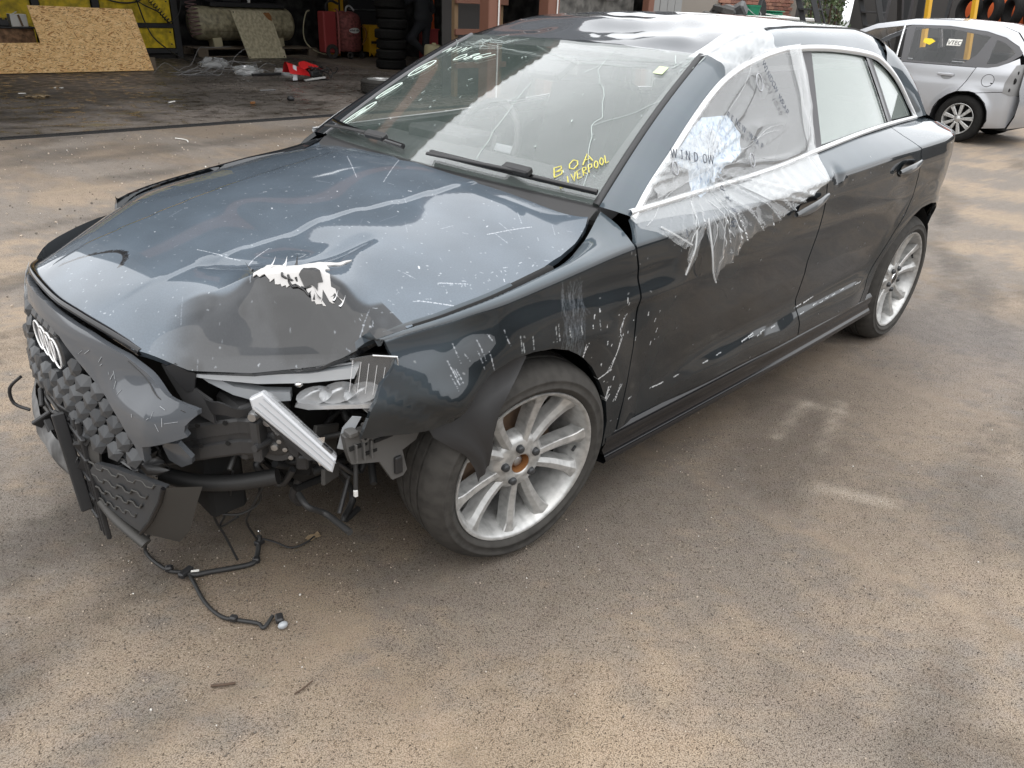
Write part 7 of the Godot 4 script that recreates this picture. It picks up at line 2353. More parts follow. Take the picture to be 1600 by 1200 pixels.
func ground() -> void:
	var fn := FastNoiseLite.new()
	fn.seed = 12
	fn.frequency = 0.022
	fn.fractal_octaves = 4
	var f2 := FastNoiseLite.new()
	f2.seed = 31
	f2.frequency = 0.05
	f2.fractal_octaves = 3
	SCRAPES = [[1.25, 1.02, 1.62, 0.96, 0.024, 0.38], [1.62, 0.96, 1.66, 1.10, 0.030, 0.45], [1.30, 1.18, 1.75, 1.06, 0.022, 0.35], [1.05, 1.30, 1.14, 1.50, 0.034, 0.5], [1.0, 1.26, 1.05, 1.36, 0.025, 0.3], [2.3, 0.70, 2.42, 0.82, 0.025, 0.3]]
	var xs := PackedFloat32Array()
	var zs := PackedFloat32Array()
	var axis := func(arr: PackedFloat32Array, lo: float, hi: float, a: float, b: float) -> PackedFloat32Array:
		var t := lo
		while t < hi:
			arr.append(t)
			t += 0.028 if t > a and t < b else clampf(0.028 + 0.03 * minf(absf(t - a), absf(t - b)), 0.028, 6.0)
		arr.append(hi)
		return arr
	xs = axis.call(xs, -60.0, 70.0, -1.4, 3.6)
	zs = axis.call(zs, -60.0, 60.0, -2.2, 2.6)
	var P := []
	var Cc := []
	for i in zs.size():
		var pr := PackedVector3Array()
		var cr := PackedColorArray()
		for j in xs.size():
			pr.append(Vector3(xs[j], 0, zs[i]))
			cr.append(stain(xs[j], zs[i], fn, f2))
		P.append(pr)
		Cc.append(cr)
	var s := Shape.new()
	var add := func(i: int, j: int) -> void:
		s.v.append(P[i][j])
		s.n.append(Vector3.UP)
		s.uv.append(Vector2(P[i][j].x, P[i][j].z) / 1.35)
		s.c.append(Cc[i][j])
	for i in zs.size() - 1:
		for j in xs.size() - 1:
			for e in [[0, 0], [0, 1], [1, 1], [0, 0], [1, 1], [1, 0]]:
				add.call(i + e[0], j + e[1])
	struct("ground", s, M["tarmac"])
	# loose grit and crumbs of glass
	rng.seed = 202
	var peb := Shape.new().box(Vector3.ZERO, Vector3(1.0, 0.7, 0.8), 0.28)
	var pm := MultiMesh.new()
	pm.transform_format = MultiMesh.TRANSFORM_3D
	pm.use_colors = true
	pm.mesh = peb.mesh(M["grit"])
	pm.instance_count = 7600
	for k in 7600:
		var rad := 0.25 + 4.2 * pow(rng.randf(), 1.25)
		var an := rng.randf() * TAU
		var p := Vector3(0.5 + cos(an) * rad, 0.0, 0.9 + sin(an) * rad)
		if k < 500:
			p = Vector3(rng.randfn(-0.75, 0.25), 0, rng.randfn(0.35, 0.28))
		var sz := 0.0022 + 0.0035 * pow(rng.randf(), 4.0)
		if k > 5200:
			p = Vector3(rng.randf_range(-1.5, 9.0), 0, rng.randf_range(-7.1, -1.2))
			sz = 0.005 + 0.012 * pow(rng.randf(), 3.0)
		pm.set_instance_transform(k, Transform3D(Basis(Vector3(rng.randf(), 1, rng.randf()).normalized(), rng.randf() * TAU).scaled(Vector3.ONE * sz), p + Vector3(0, sz * 0.3, 0)))
		var g := rng.randf()
		pm.set_instance_color(k, Color(0.10, 0.085, 0.07) if g < 0.45 else (Color(0.36, 0.30, 0.24) if g < 0.97 else Color(0.58, 0.56, 0.52)))
	var gi := MultiMeshInstance3D.new()
	gi.name = "grit"
	gi.multimesh = pm
	add_child(gi)
	tag(gi, "loose grit and glass crumbs strewn over the tarmac", "grit")
	gi.set_meta("kind", "stuff")
	# oily shed floor, 4 mm above, from the drain inwards
	s = Shape.new()
	var cells := []
	var f3 := FastNoiseLite.new()
	f3.seed = 77
	f3.frequency = 0.02
	f3.fractal_octaves = 5
	var col := func(x: float, z: float) -> Color:
		var a := f3.get_noise_2d(x * 20.0, z * 26.0)
		var b := f3.get_noise_2d(x * 60.0 + 90.0, z * 80.0)
		var c := Color(0.12, 0.105, 0.092).lerp(Color(0.24, 0.21, 0.19), clampf(0.45 + 1.7 * a, 0, 1))
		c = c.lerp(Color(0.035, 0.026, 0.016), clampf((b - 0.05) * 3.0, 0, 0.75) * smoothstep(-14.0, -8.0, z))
		c = c.lerp(Color(0.21, 0.18, 0.15), 0.7 * smoothstep(-7.9, -7.35, z) * clampf(0.6 + 2.0 * a, 0, 1))
		c = c.lerp(Color(0.20, 0.15, 0.03), 0.8 * bump(x, z, 1.65, -7.75, 0.12, 0.10) + 0.5 * bump(x, z, 2.3, -8.5, 0.25, 0.08))
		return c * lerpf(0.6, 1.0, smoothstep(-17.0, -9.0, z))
	var x := -0.4
	while x < 9.0:
		var z := -18.7
		while z < -7.32:
			var dz := 0.16 if z < -10.0 else 0.08
			var dx := 0.16
			var z1 := minf(z + dz, -7.32)
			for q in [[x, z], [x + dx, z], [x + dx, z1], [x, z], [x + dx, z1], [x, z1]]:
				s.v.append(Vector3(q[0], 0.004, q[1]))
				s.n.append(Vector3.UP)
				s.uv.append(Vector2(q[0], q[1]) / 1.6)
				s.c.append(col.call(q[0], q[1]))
			z += dz
		x += 0.16
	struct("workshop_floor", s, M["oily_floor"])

func pole(a: Vector3, b: Vector3, r: float, sides := 10) -> Shape:
	return Shape.new().tube(PackedVector3Array([a, b]), r, sides)

func shed() -> void:
	var cob := grime("sooty_wall", "dark_wall", 0.5, 0.4, 51)
	var w := obj("workshop_back_wall", Shape.new().box(Vector3(6.5, 3.7, -18.85), Vector3(12.6, 7.4, 0.25)), cob)
	tag(w, "dark sooty back wall of the open workshop", "wall")
	w = obj("workshop_end_wall", Shape.new().box(Vector3(0.2, 3.4, -13.0), Vector3(0.25, 6.8, 11.6)), cob)
	tag(w, "dark end wall at the left of the open workshop", "wall")
	w = obj("workshop_side_wall", Shape.new().box(Vector3(12.7, 1.6, -13.3), Vector3(0.25, 3.2, 11.0)), cob)
	tag(w, "dark side wall at the right end of the workshop", "wall")
	# roof: slab on beams, tiled, its eave over the drain
	var roof := thing("workshop_roof", "tiled roof over the open front of the workshop", "roof")
	var rs := Shape.new()
	rs.box(Vector3(4.62, 6.28, -8.2), Vector3(8.9, 0.12, 3.1), 0.0, Basis(Vector3.RIGHT, 0.12))
	rs.box(Vector3(4.62, 7.05, -15.75), Vector3(8.9, 0.12, 6.6), 0.0, Basis(Vector3.RIGHT, 0.12))
	obj("added_rooflight", Shape.new().box(Vector3(4.62, 6.56, -11.1), Vector3(8.8, 0.01, 2.7), 0.0, Basis(Vector3.RIGHT, 0.12)), M["added_rooflight_pane"], roof)  # unseen roof pane, added to let daylight into the shed
	obj("roof_deck", rs, M["dark_wall"], roof)
	obj("front_cladding", Shape.new().box(Vector3(4.62, 5.25, -7.16), Vector3(8.64, 1.72, 0.10), 0.0), grime("cladding", "dark_wall", 0.4, 0.5, 141), roof)
	obj("eave_beam", Shape.new().box(Vector3(4.62, 4.20, -7.05), Vector3(8.64, 0.40, 0.20), 0.01), M["brown_post"], roof)
	obj("gable_cladding", Shape.new().box(Vector3(8.96, 5.0, -12.9), Vector3(0.10, 3.7, 11.6)), M["cladding"], roof)
	obj("low_roof", Shape.new().box(Vector3(10.9, 3.25, -13.0), Vector3(3.8, 0.12, 11.6)), M["dark_wall"], roof)
	var tl := Shape.new().prism(pv([-0.13, -0.12, 0.13, -0.12, 0.13, 0.02, 0.02, 0.09, -0.05, 0.10, -0.13, 0.05]), 0.42)
	var tm := tl.mesh(M["roof_tile"])
	for k in 34:
		var t := obj("eave_tile", tm, M["roof_tile"], roof)
		t.position = Vector3(0.45 + k * 0.252, 6.22 + (0.015 if k % 3 == 0 else 0.0), -7.1)
	for px in [[7.35, 0.25, "brown steel post holding up the eave, left of the two"], [8.645, 0.27, "brown steel post holding up the eave beside the concrete wall"]]:
		var p := thing("eave_post", px[2], "post", Vector3(px[0], 0, -7.3), 0.0, "posts under the workshop eave")
		obj("post_shaft", Shape.new().box(Vector3(0, 2.0, 0), Vector3(px[1], 4.0, 0.22), 0.012), M["brown_post"], p)
		obj("base_plate", Shape.new().box(Vector3(0, 0.008, 0), Vector3(px[1] + 0.14, 0.016, 0.36), 0.004), M["black_steel"], p)
		obj("conduit", pole(Vector3(0.06, 0.1, 0.125), Vector3(0.06, 4.0, 0.125), 0.012), M["white_plastic"], p)
	# drain channel along the threshold
	var d := thing("drain_channel", "black slotted drain channel along the workshop threshold", "drain", Vector3(0, 0, -7.24))
	for e in [-0.065, 0.065]:
		obj("frame_edge", Shape.new().box(Vector3(-2.6, 0.006, e), Vector3(22.8, 0.012, 0.014)), M["black_steel"], d)
	obj("channel_bed", Shape.new().box(Vector3(-2.6, 0.0025, 0), Vector3(22.8, 0.003, 0.116)), M["dark_void"], d)
	var bars := Shape.new()
	var x := -3.0
	while x < 8.6:
		bars.box(Vector3(x, 0.0075, 0), Vector3(0.016, 0.006, 0.116), 0.0, Basis(Vector3.UP, 0.5))
		x += 0.036
	var bo := obj("grating_bars", bars, M["black_steel"], d)
	bo.set_meta("kind", "stuff")
	# things leaning and standing at the back, from the left
	var t := thing("strand_board_sheet", "notched sheet of strand board leaning in the workshop", "board", Vector3(0, 0.012, -13.75))
	var X := Transform3D(Basis(Vector3.RIGHT, -0.42), Vector3.ZERO)
	var sb := Shape.new().prism(pv([0.9, 0, 4.66, 0, 4.60, 1.12, 2.86, 1.14, 2.88, 0.51, 0.9, 0.49]), 0.018, X)
	obj("board", sb, M["strand_board"], t)
	obj("prop_block", Shape.new().box(Vector3(4.70, 0.11, -0.12), Vector3(0.10, 0.22, 0.10), 0.004), M["pallet_wood"], t)
	var bx := thing("wooden_bench_box", "reddish brown wooden box behind the strand board", "box", Vector3(2.2, 0, -14.9))
	obj("box_side", Shape.new().box(Vector3(0, 0.34, 0), Vector3(1.6, 0.66, 0.55), 0.008), grime("box_wood_worn", "box_wood", 1.5, 0.6, 61), bx)
	obj("box_lid", Shape.new().box(Vector3(0, 0.685, 0), Vector3(1.66, 0.03, 0.60), 0.006), M["dark_wall"], bx)
	var cr := thing("black_tray", "black plastic tray on the wooden box, left of the white carton", "tray", Vector3(2.40, 0.70, -14.75))
	obj("tray_shell", Shape.new().box(Vector3(0, 0.055, 0), Vector3(0.46, 0.11, 0.30), 0.02), M["bare_plastic"], cr)
	for k in 6:
		obj("tray_rib", Shape.new().box(Vector3(-0.2 + k * 0.08, 0.12, 0.12), Vector3(0.03, 0.04, 0.03), 0.006), M["bare_plastic"], cr)
	cr = thing("white_carton", "open white carton standing on the wooden box", "carton", Vector3(2.80, 0.70, -14.75))
	obj("carton_side", Shape.new().box(Vector3(0, 0.10, 0), Vector3(0.26, 0.20, 0.20), 0.004), M["paper"], cr)
	obj("carton_flap", Shape.new().box(Vector3(-0.05, 0.215, 0.06), Vector3(0.10, 0.004, 0.10), 0.0, Basis(Vector3.BACK, 0.5)), M["paper"], cr)
	obj("brown_strip", Shape.new().box(Vector3(0.02, 0.10, 0.104), Vector3(0.035, 0.19, 0.004), 0.0, Basis(Vector3.BACK, 0.2)), M["shelf_wood"], cr)
	yellow_cabinet()
	compressor()
	red_machine()
	# yellow post, cart and black cabinet between machine and tyres
	t = thing("yellow_post", "yellow upright steel post behind the red machine", "post", Vector3(10.62, 0, -16.7))
	obj("post_shaft", Shape.new().box(Vector3(0, 1.5, 0), Vector3(0.34, 3.0, 0.2), 0.01), M["yellow_steel"], t)
	obj("post_web", Shape.new().box(Vector3(0.03, 1.5, 0.11), Vector3(0.04, 3.0, 0.03), 0.004), M["black_steel"], t)
	t = thing("yellow_tool_cart", "yellow steel cart with a scalloped foot beside the tyre stack", "cart", Vector3(11.27, 0, -16.0))
	var foot := PackedVector2Array([Vector2(-0.27, 0.78), Vector2(-0.27, 0.05)])
	for k in 13:
		foot.append(Vector2(-0.26 + k * 0.0433, 0.04 + 0.09 * absf(sin(k * 1.05))))
	foot.append_array(pv([0.27, 0.05, 0.27, 0.78]))
	foot.reverse()
	obj("cart_front", Shape.new().prism(foot, 0.03, Transform3D(Basis(), Vector3(0, 0, 0.15)), 0.0), M["yellow_steel"], t)
	obj("cart_body", Shape.new().box(Vector3(0, 0.46, 0), Vector3(0.52, 0.64, 0.28), 0.01), M["yellow_steel"], t)
	obj("shelf_lip", Shape.new().box(Vector3(0, 0.33, 0.20), Vector3(0.46, 0.02, 0.08), 0.004), M["yellow_steel"], t)
	obj("shelf_gap", Shape.new().box(Vector3(0, 0.37, 0.186), Vector3(0.42, 0.07, 0.012), 0.0), M["dark_void"], t)
	t = thing("black_cabinet", "black cabinet standing behind the yellow cart", "cabinet", Vector3(11.2, 0, -16.6))
	obj("cabinet_body", Shape.new().box(Vector3(0, 0.9, 0), Vector3(0.85, 1.8, 0.5), 0.015), M["black_steel"], t)
	obj("cabinet_shelf", Shape.new().box(Vector3(0, 1.12, 0.27), Vector3(0.85, 0.02, 0.06), 0.004), M["steel"], t)
	# stack of worn tyres
	var tyre_mesh := tyre_shape(0.335, 0.20, 0.20).mesh(M["old_rubber"])
	rng.seed = 8
	for k in 8:
		var o := obj("stacked_tyre", tyre_mesh, M["old_rubber"])
		o.rotation = Vector3(-PI / 2, rng.randf() * 6.0, 0)
		o.position = Vector3(9.68 + rng.randfn(0, 0.015), 0.105 + k * 0.205, -13.05 + rng.randfn(0, 0.015))
		tag(o, ["worn black tyre at the bottom of the tall stack", "worn black tyre second from the bottom of the tall stack", "worn black tyre third from the bottom of the tall stack", "worn black tyre fourth from the bottom of the tall stack", "worn black tyre fifth from the bottom of the tall stack", "worn black tyre sixth from the bottom of the tall stack", "worn black tyre seventh from the bottom of the tall stack", "worn black tyre on top of the tall stack"][k], "tyre", "tyres in the tall stack")
	# wheel lying at the threshold
	t = thing("loose_wheel", "loose wheel with a silver rim lying flat near the drain", "wheel", Vector3(6.62, 0.0, -9.15))
	var lie := Basis(Vector3.RIGHT, -PI / 2)
	var ty := obj("tyre", tyre_shape(0.34, 0.225, 0.235), M["rubber"], t)
	ty.basis = lie
	ty.position = Vector3(0, 0.118, 0)
	var rim := Shape.new().lathe(pv([0.236, 0.10, 0.232, 0.112, 0.224, 0.10, 0.215, 0.06, 0.20, -0.08]), 40)
	for k in 5:
		var a := TAU * k / 5.0 + 0.3
		rim.box(Vector3(cos(a) * 0.13, sin(a) * 0.13, 0.085), Vector3(0.20, 0.05, 0.03), 0.006, Basis(Vector3.BACK, a))
	rim.lathe(pv([0.0001, 0.10, 0.05, 0.098, 0.07, 0.08, 0.07, 0.0]), 20)
	var ro := obj("rim", rim, M["alloy"], t)
	ro.basis = lie
	ro.position = Vector3(0, 0.118, 0)
	tail_lamp_debris()
	wire_tangle()
	person()
	# orange cloth hanging, bin, drum, step stool, shelves
	var oc := []
	for i in 12:
		var row := PackedVector3Array()
		for k in 9:
			var u := k / 8.0
			var v := i / 11.0
			row.append(Vector3(11.02 + (u - 0.5) * lerpf(0.16, 0.26, v), 1.62 - 0.78 * v - 0.06 * u, -13.3 + 0.035 * sin(u * 9.0 + v * 2.0)))
		oc.append(row)
	var ocl := obj("orange_jacket", Shape.new().grid(oc, Vector3(11, 1, -14)), M["orange_cloth"])
	tag(ocl, "orange cloth hanging beside the person at the tyre stack", "cloth")
	t = thing("red_bin", "dark red bin on the floor behind the person", "bin", Vector3(10.98, 0, -13.35))
	obj("bin_shell", Shape.new().box(Vector3(0, 0.40, 0), Vector3(0.34, 0.80, 0.34), 0.02), M["red_old"], t)
	obj("bin_rim", Shape.new().box(Vector3(0, 0.81, 0), Vector3(0.37, 0.03, 0.37), 0.01), M["red_old"], t)
	t = thing("cream_drum", "cream plastic drum with a cap beside the person's feet", "drum", Vector3(10.42, 0, -12.5))
	obj("drum_shell", Shape.new().lathe(pv([0.0001, 0, 0.18, 0, 0.195, 0.02, 0.195, 0.44, 0.185, 0.50, 0.16, 0.535, 0.0001, 0.545]), 28, Transform3D(Basis(Vector3.RIGHT, -PI / 2), Vector3.ZERO)), M["cream_plastic"], t)
	obj("drum_cap", Shape.new().lathe(pv([0.0001, 0.575, 0.045, 0.572, 0.05, 0.55, 0.05, 0.53]), 16, Transform3D(Basis(Vector3.RIGHT, -PI / 2), Vector3(0.02, 0, 0.02))), M["cream_plastic"], t)
	t = thing("step_stool", "silver folding step stool standing by the shelves", "step stool", Vector3(12.16, 0, -13.7))
	for s in [-0.16, 0.16]:
		obj("front_leg", Shape.new().box(Vector3(-0.22, 0.47, s), Vector3(0.05, 1.02, 0.025), 0.004, Basis(Vector3.BACK, -0.42)), M["aluminium"], t)
		obj("rear_leg", Shape.new().box(Vector3(0.22, 0.47, s), Vector3(0.03, 1.02, 0.02), 0.004, Basis(Vector3.BACK, 0.42)), M["blue_paint"], t)
	for y in [0.30, 0.60, 0.90]:
		obj("tread", Shape.new().box(Vector3(-0.43 + y * 0.44, y, 0), Vector3(0.11, 0.02, 0.32), 0.004), M["aluminium"], t)
	t = thing("wooden_shelves", "brown wooden shelving loaded with spares against the back wall", "shelving", Vector3(12.0, 0, -17.2))
	for xx in [-0.9, -0.05, 0.42]:
		obj("upright", Shape.new().box(Vector3(xx, 1.1, 0), Vector3(0.05, 2.2, 0.5), 0.004), M["shelf_wood"], t)
	for y in [0.30, 0.78, 1.24, 1.72]:
		obj("shelf_board", Shape.new().box(Vector3(-0.24, y, 0.01), Vector3(1.30, 0.035, 0.5), 0.004), M["shelf_wood"], t)
	rng.seed = 14
	var n := 0
	for y in [0.32, 0.80, 1.26]:
		for k in 4:
			var sz := Vector3(rng.randf_range(0.10, 0.2), rng.randf_range(0.10, 0.3), 0.2)
			var o := thing("spare_part", ["grey", "black", "white", "dark"][k] + " spare part on the " + ["lowest", "middle", "upper"][int(n / 4)] + " workshop shelf, place " + ["one", "two", "three", "four"][k], "spare part", Vector3(11.28 + k * 0.27, y, -17.05), rng.randf(), "spares on the wooden shelves")
			var mm: Material = [M["steel"], M["black_steel"], M["white_plastic"], M["cable"]][k]
			obj("housing", Shape.new().box(Vector3(0, sz.y * 0.5, 0), sz, 0.015), mm, o)
			obj("spigot", pole(Vector3(0, sz.y * 0.6, 0.05), Vector3(0.02, sz.y * 0.7, 0.16), 0.03), mm, o)
			n += 1
	# a timber rack between the posts
	t = thing("timber_rack", "dark timber rack of brown boards between the two eave posts", "rack", Vector3(8.0, 0, -8.2))
	for y in [0.5, 1.0, 1.46, 1.9]:
		obj("rail", Shape.new().box(Vector3(0, y, 0), Vector3(1.15, 0.09, 0.05), 0.005), M["brown_post"], t)
	for xx in [-0.5, 0.5]:
		obj("leg", Shape.new().box(Vector3(xx, 1.1, -0.1), Vector3(0.08, 2.2, 0.08), 0.005), M["shelf_wood"], t)
	obj("back_board", Shape.new().box(Vector3(0, 1.1, -0.3), Vector3(1.2, 2.2, 0.02)), M["dark_wall"], t)

func tyre_shape(R: float, w: float, r_in: float) -> Shape:
	var h := w * 0.5
	var p := PackedVector2Array()
	p.append_array(pv([r_in, h * 0.75, r_in + 0.01, h * 0.92, lerpf(r_in, R, 0.5), h, R - 0.03, h * 0.92, R - 0.008, h * 0.78, R, h * 0.62]))
	for k in 4:
		var c := lerpf(0.45, -0.45, k / 3.0) * h
		p.append_array(pv([R, c + 0.006, R - 0.009, c + 0.004, R - 0.009, c - 0.004, R, c - 0.006]))
	p.append_array(pv([R, -h * 0.62, R - 0.008, -h * 0.78, R - 0.03, -h * 0.92, lerpf(r_in, R, 0.5), -h, r_in + 0.01, -h * 0.92, r_in, -h * 0.75, r_in - 0.012, 0, r_in, h * 0.75]))
	return Shape.new().lathe(p, 44)

func yellow_cabinet() -> void:
	var t := thing("yellow_cabinet", "yellow panelled machine cabinet in a black steel frame", "cabinet", Vector3(0, 0, -16.6))
	var ym := grime("yellow_worn", "yellow_panel", 0.9, 0.72, 71)
	for p in [[1.2, 3.50, 0.2, 2.3], [3.68, 4.62, 0.2, 2.3], [4.80, 6.25, 0.72, 2.3], [4.80, 6.25, 0.22, 0.62]]:
		obj("panel", Shape.new().box(Vector3((p[0] + p[1]) * 0.5, (p[2] + p[3]) * 0.5, 0.10), Vector3(p[1] - p[0], p[3] - p[2], 0.03), 0.006), ym, t)
	for x in [1.1, 3.59, 4.71, 6.33]:
		obj("frame_post", Shape.new().box(Vector3(x, 1.2, 0.10), Vector3(0.14, 2.4, 0.09), 0.006), M["black_steel"], t)
	obj("frame_rail", Shape.new().box(Vector3(5.52, 0.67, 0.10), Vector3(1.48, 0.09, 0.08), 0.006), M["black_steel"], t)
	obj("frame_sill", Shape.new().box(Vector3(3.7, 0.16, 0.09), Vector3(5.3, 0.10, 0.10), 0.006), M["black_steel"], t)
	obj("cabinet_back", Shape.new().box(Vector3(3.7, 1.2, -0.3), Vector3(5.2, 2.4, 0.6), 0.01), M["dark_wall"], t)
	for p in [[6.18, 0.30], [6.18, 0.54], [6.18, 0.80], [5.0, 0.30], [5.0, 0.54], [6.18, 1.15]]:
		obj("bolt_head", Shape.new().lathe(pv([0.0001, 0.012, 0.016, 0.010, 0.018, 0.0]), 10, Transform3D(Basis(), Vector3(p[0], p[1], 0.115))), M["black_steel"], t)
	# hoses hung in front of it
	var h := obj("black_air_hose", Shape.new().tube(smooth(pv3([4.75, 1.22, -16.35, 5.0, 1.13, -16.33, 5.3, 1.10, -16.32, 5.6, 1.18, -16.33, 5.75, 1.45, -16.35, 5.55, 1.7, -16.36, 5.2, 1.75, -16.36, 4.9, 1.6, -16.36, 4.75, 1.22, -16.38]), 8), 0.018, 6), M["cable"])
	tag(h, "loop of black air hose hung on the yellow cabinet", "hose")
	h = obj("hanging_cable", Shape.new().tube(smooth(pv3([5.50, 2.0, -16.3, 5.47, 1.4, -16.28, 5.52, 1.0, -16.27, 5.62, 0.62, -16.25, 5.72, 0.38, -16.1, 5.95, 0.10, -15.6, 6.1, 0.03, -15.2]), 8), 0.014, 6), M["cable"])
	tag(h, "thin black cable hanging down the yellow cabinet to the floor", "cable")
	h = obj("hanging_cable", Shape.new().tube(smooth(pv3([5.35, 2.0, -16.3, 5.38, 1.3, -16.28, 5.55, 1.1, -16.2, 5.85, 0.95, -16.15, 6.1, 0.75, -16.2, 6.35, 1.0, -16.2, 6.5, 1.6, -16.3]), 8), 0.012, 6), M["cable"])
	tag(h, "black cable sagging across the upper yellow panel", "cable")
	var coil := func(a: Vector3, b: Vector3, r: float, turns: int, thick: float) -> Shape:
		var pts := PackedVector3Array()
		var ax := (b - a).normalized()
		var s := ax.cross(Vector3.BACK).normalized()
		for k in turns * 10 + 1:
			var th := TAU * k / 10.0
			pts.append(a.lerp(b, float(k) / (turns * 10)) + s * cos(th) * r + Vector3.BACK * sin(th) * r)
		return Shape.new().tube(pts, thick, 5)
	h = obj("coiled_hose", coil.call(Vector3(5.62, 1.35, -16.3), Vector3(6.15, 0.72, -16.3), 0.045, 13, 0.010), M["cable"])
	tag(h, "black coiled air line slanting across the yellow panel", "hose")
	h = obj("coiled_hose", coil.call(Vector3(6.62, 1.4, -16.3), Vector3(6.66, 0.48, -16.2), 0.12, 11, 0.011), M["dusty_pink"])
	tag(h, "dusty pink coiled air line hanging beside the compressor", "hose")

func compressor() -> void:
	var t := thing("air_compressor", "beige horizontal air compressor tank on a pallet", "compressor", Vector3(8.28, 0, -17.25))
	var X := Transform3D(Basis(Vector3.UP, PI / 2), Vector3(0, 0.70, 0))
	var pr := PackedVector2Array()
	for k in 9:
		var a := PI * 0.5 * k / 8.0
		pr.append(Vector2(maxf(0.0001, sin(a) * 0.37), 1.14 + cos(a) * 0.20))
	for k in 9:
		var a := PI * 0.5 * k / 8.0
		pr.append(Vector2(maxf(0.0001, cos(a) * 0.37), -1.14 - sin(a) * 0.20))
	pr.reverse()
	obj("tank", Shape.new().lathe(pr, 36, X), grime("tank_worn", "tank_beige", 1.2, 0.65, 81), t)
	obj("weld_seam", Shape.new().box(Vector3(0, 0.55, 0.345), Vector3(2.2, 0.008, 0.01)), M["pallet_wood"], t)
	for x in [-0.78, 0.85]:
		obj("tank_foot", Shape.new().box(Vector3(x, 0.30, 0.1), Vector3(0.22, 0.20, 0.3), 0.01, Basis(Vector3.BACK, 0.1)), M["tank_beige"], t)
	obj("pump_bed", Shape.new().box(Vector3(0.1, 1.12, 0), Vector3(1.9, 0.10, 0.42), 0.01), M["black_steel"], t)
	obj("pump", Shape.new().box(Vector3(-0.3, 1.36, 0), Vector3(0.5, 0.42, 0.36), 0.04), M["black_steel"], t)
	obj("motor", Shape.new().lathe(pv([0.0001, 0.3, 0.15, 0.28, 0.17, 0.2, 0.17, -0.2, 0.15, -0.28, 0.0001, -0.3]), 20, Transform3D(Basis(Vector3.UP, PI / 2), Vector3(0.55, 1.36, 0))), M["black_steel"], t)
	obj("plug_plate", Shape.new().box(Vector3(0.12, 1.22, 0.22), Vector3(0.07, 0.10, 0.02), 0.01), M["white_plastic"], t)
	t = thing("wooden_pallet", "grey wooden pallet under the beige compressor", "pallet", Vector3(8.4, 0, -17.1))
	for k in 5:
		obj("deck_slat", Shape.new().box(Vector3(0, 0.185, -0.40 + k * 0.2), Vector3(3.1, 0.024, 0.12), 0.004), M["pallet_wood"], t)
	for x in [-1.45, 0.0, 1.45]:
		for z in [-0.40, 0.40]:
			obj("pallet_block", Shape.new().box(Vector3(x, 0.095, z), Vector3(0.24, 0.15, 0.10), 0.004), M["pallet_wood"], t)
	obj("bottom_slat", Shape.new().box(Vector3(0, 0.012, 0.40), Vector3(3.1, 0.022, 0.11), 0.004), M["pallet_wood"], t)
	t = thing("steel_plate", "pale yellowish steel sheet leaning on the compressor", "sheet", Vector3(8.24, 0.005, -16.15))
	var X2 := Transform3D(Basis(Vector3.RIGHT, -0.40), Vector3.ZERO)
	obj("sheet", Shape.new().prism(pv([-0.43, 0, 0.55, 0, 0.545, 0.2, 0.50, 0.22, 0.46, 0.75, 0.40, 1.08, -0.56, 1.09]), 0.012, X2), grime("plate_worn", "plate_beige", 2.0, 0.75, 91), t)
	for p in [[-0.40, 0.03], [0.50, 0.03], [-0.50, 1.05], [0.30, 1.05]]:
		obj("bolt_hole", Shape.new().lathe(pv([0.0001, 0.003, 0.016, 0.003, 0.017, 0.0]), 10, X2 * Transform3D(Basis(), Vector3(p[0], p[1], 0.0125))), M["dark_void"], t)
	obj("rust_patch", Shape.new().prism(pv([0.34, 0.9, 0.42, 0.86, 0.44, 0.98, 0.40, 1.06, 0.24, 1.05, 0.28, 0.98]), 0.003, X2 * Transform3D(Basis(), Vector3(0, 0, 0.0125))), M["rust_orange"], t)
	var h := obj("green_hose", Shape.new().tube(smooth(pv3([9.95, 1.05, -16.9, 9.80, 1.0, -16.8, 9.68, 0.75, -16.75, 9.66, 0.45, -16.75, 9.74, 0.25, -16.7, 9.95, 0.10, -16.6, 10.2, 0.03, -16.4]), 8), 0.016, 6), M["tank_beige"])
	tag(h, "pale green hose arching down beside the compressor tank", "hose")

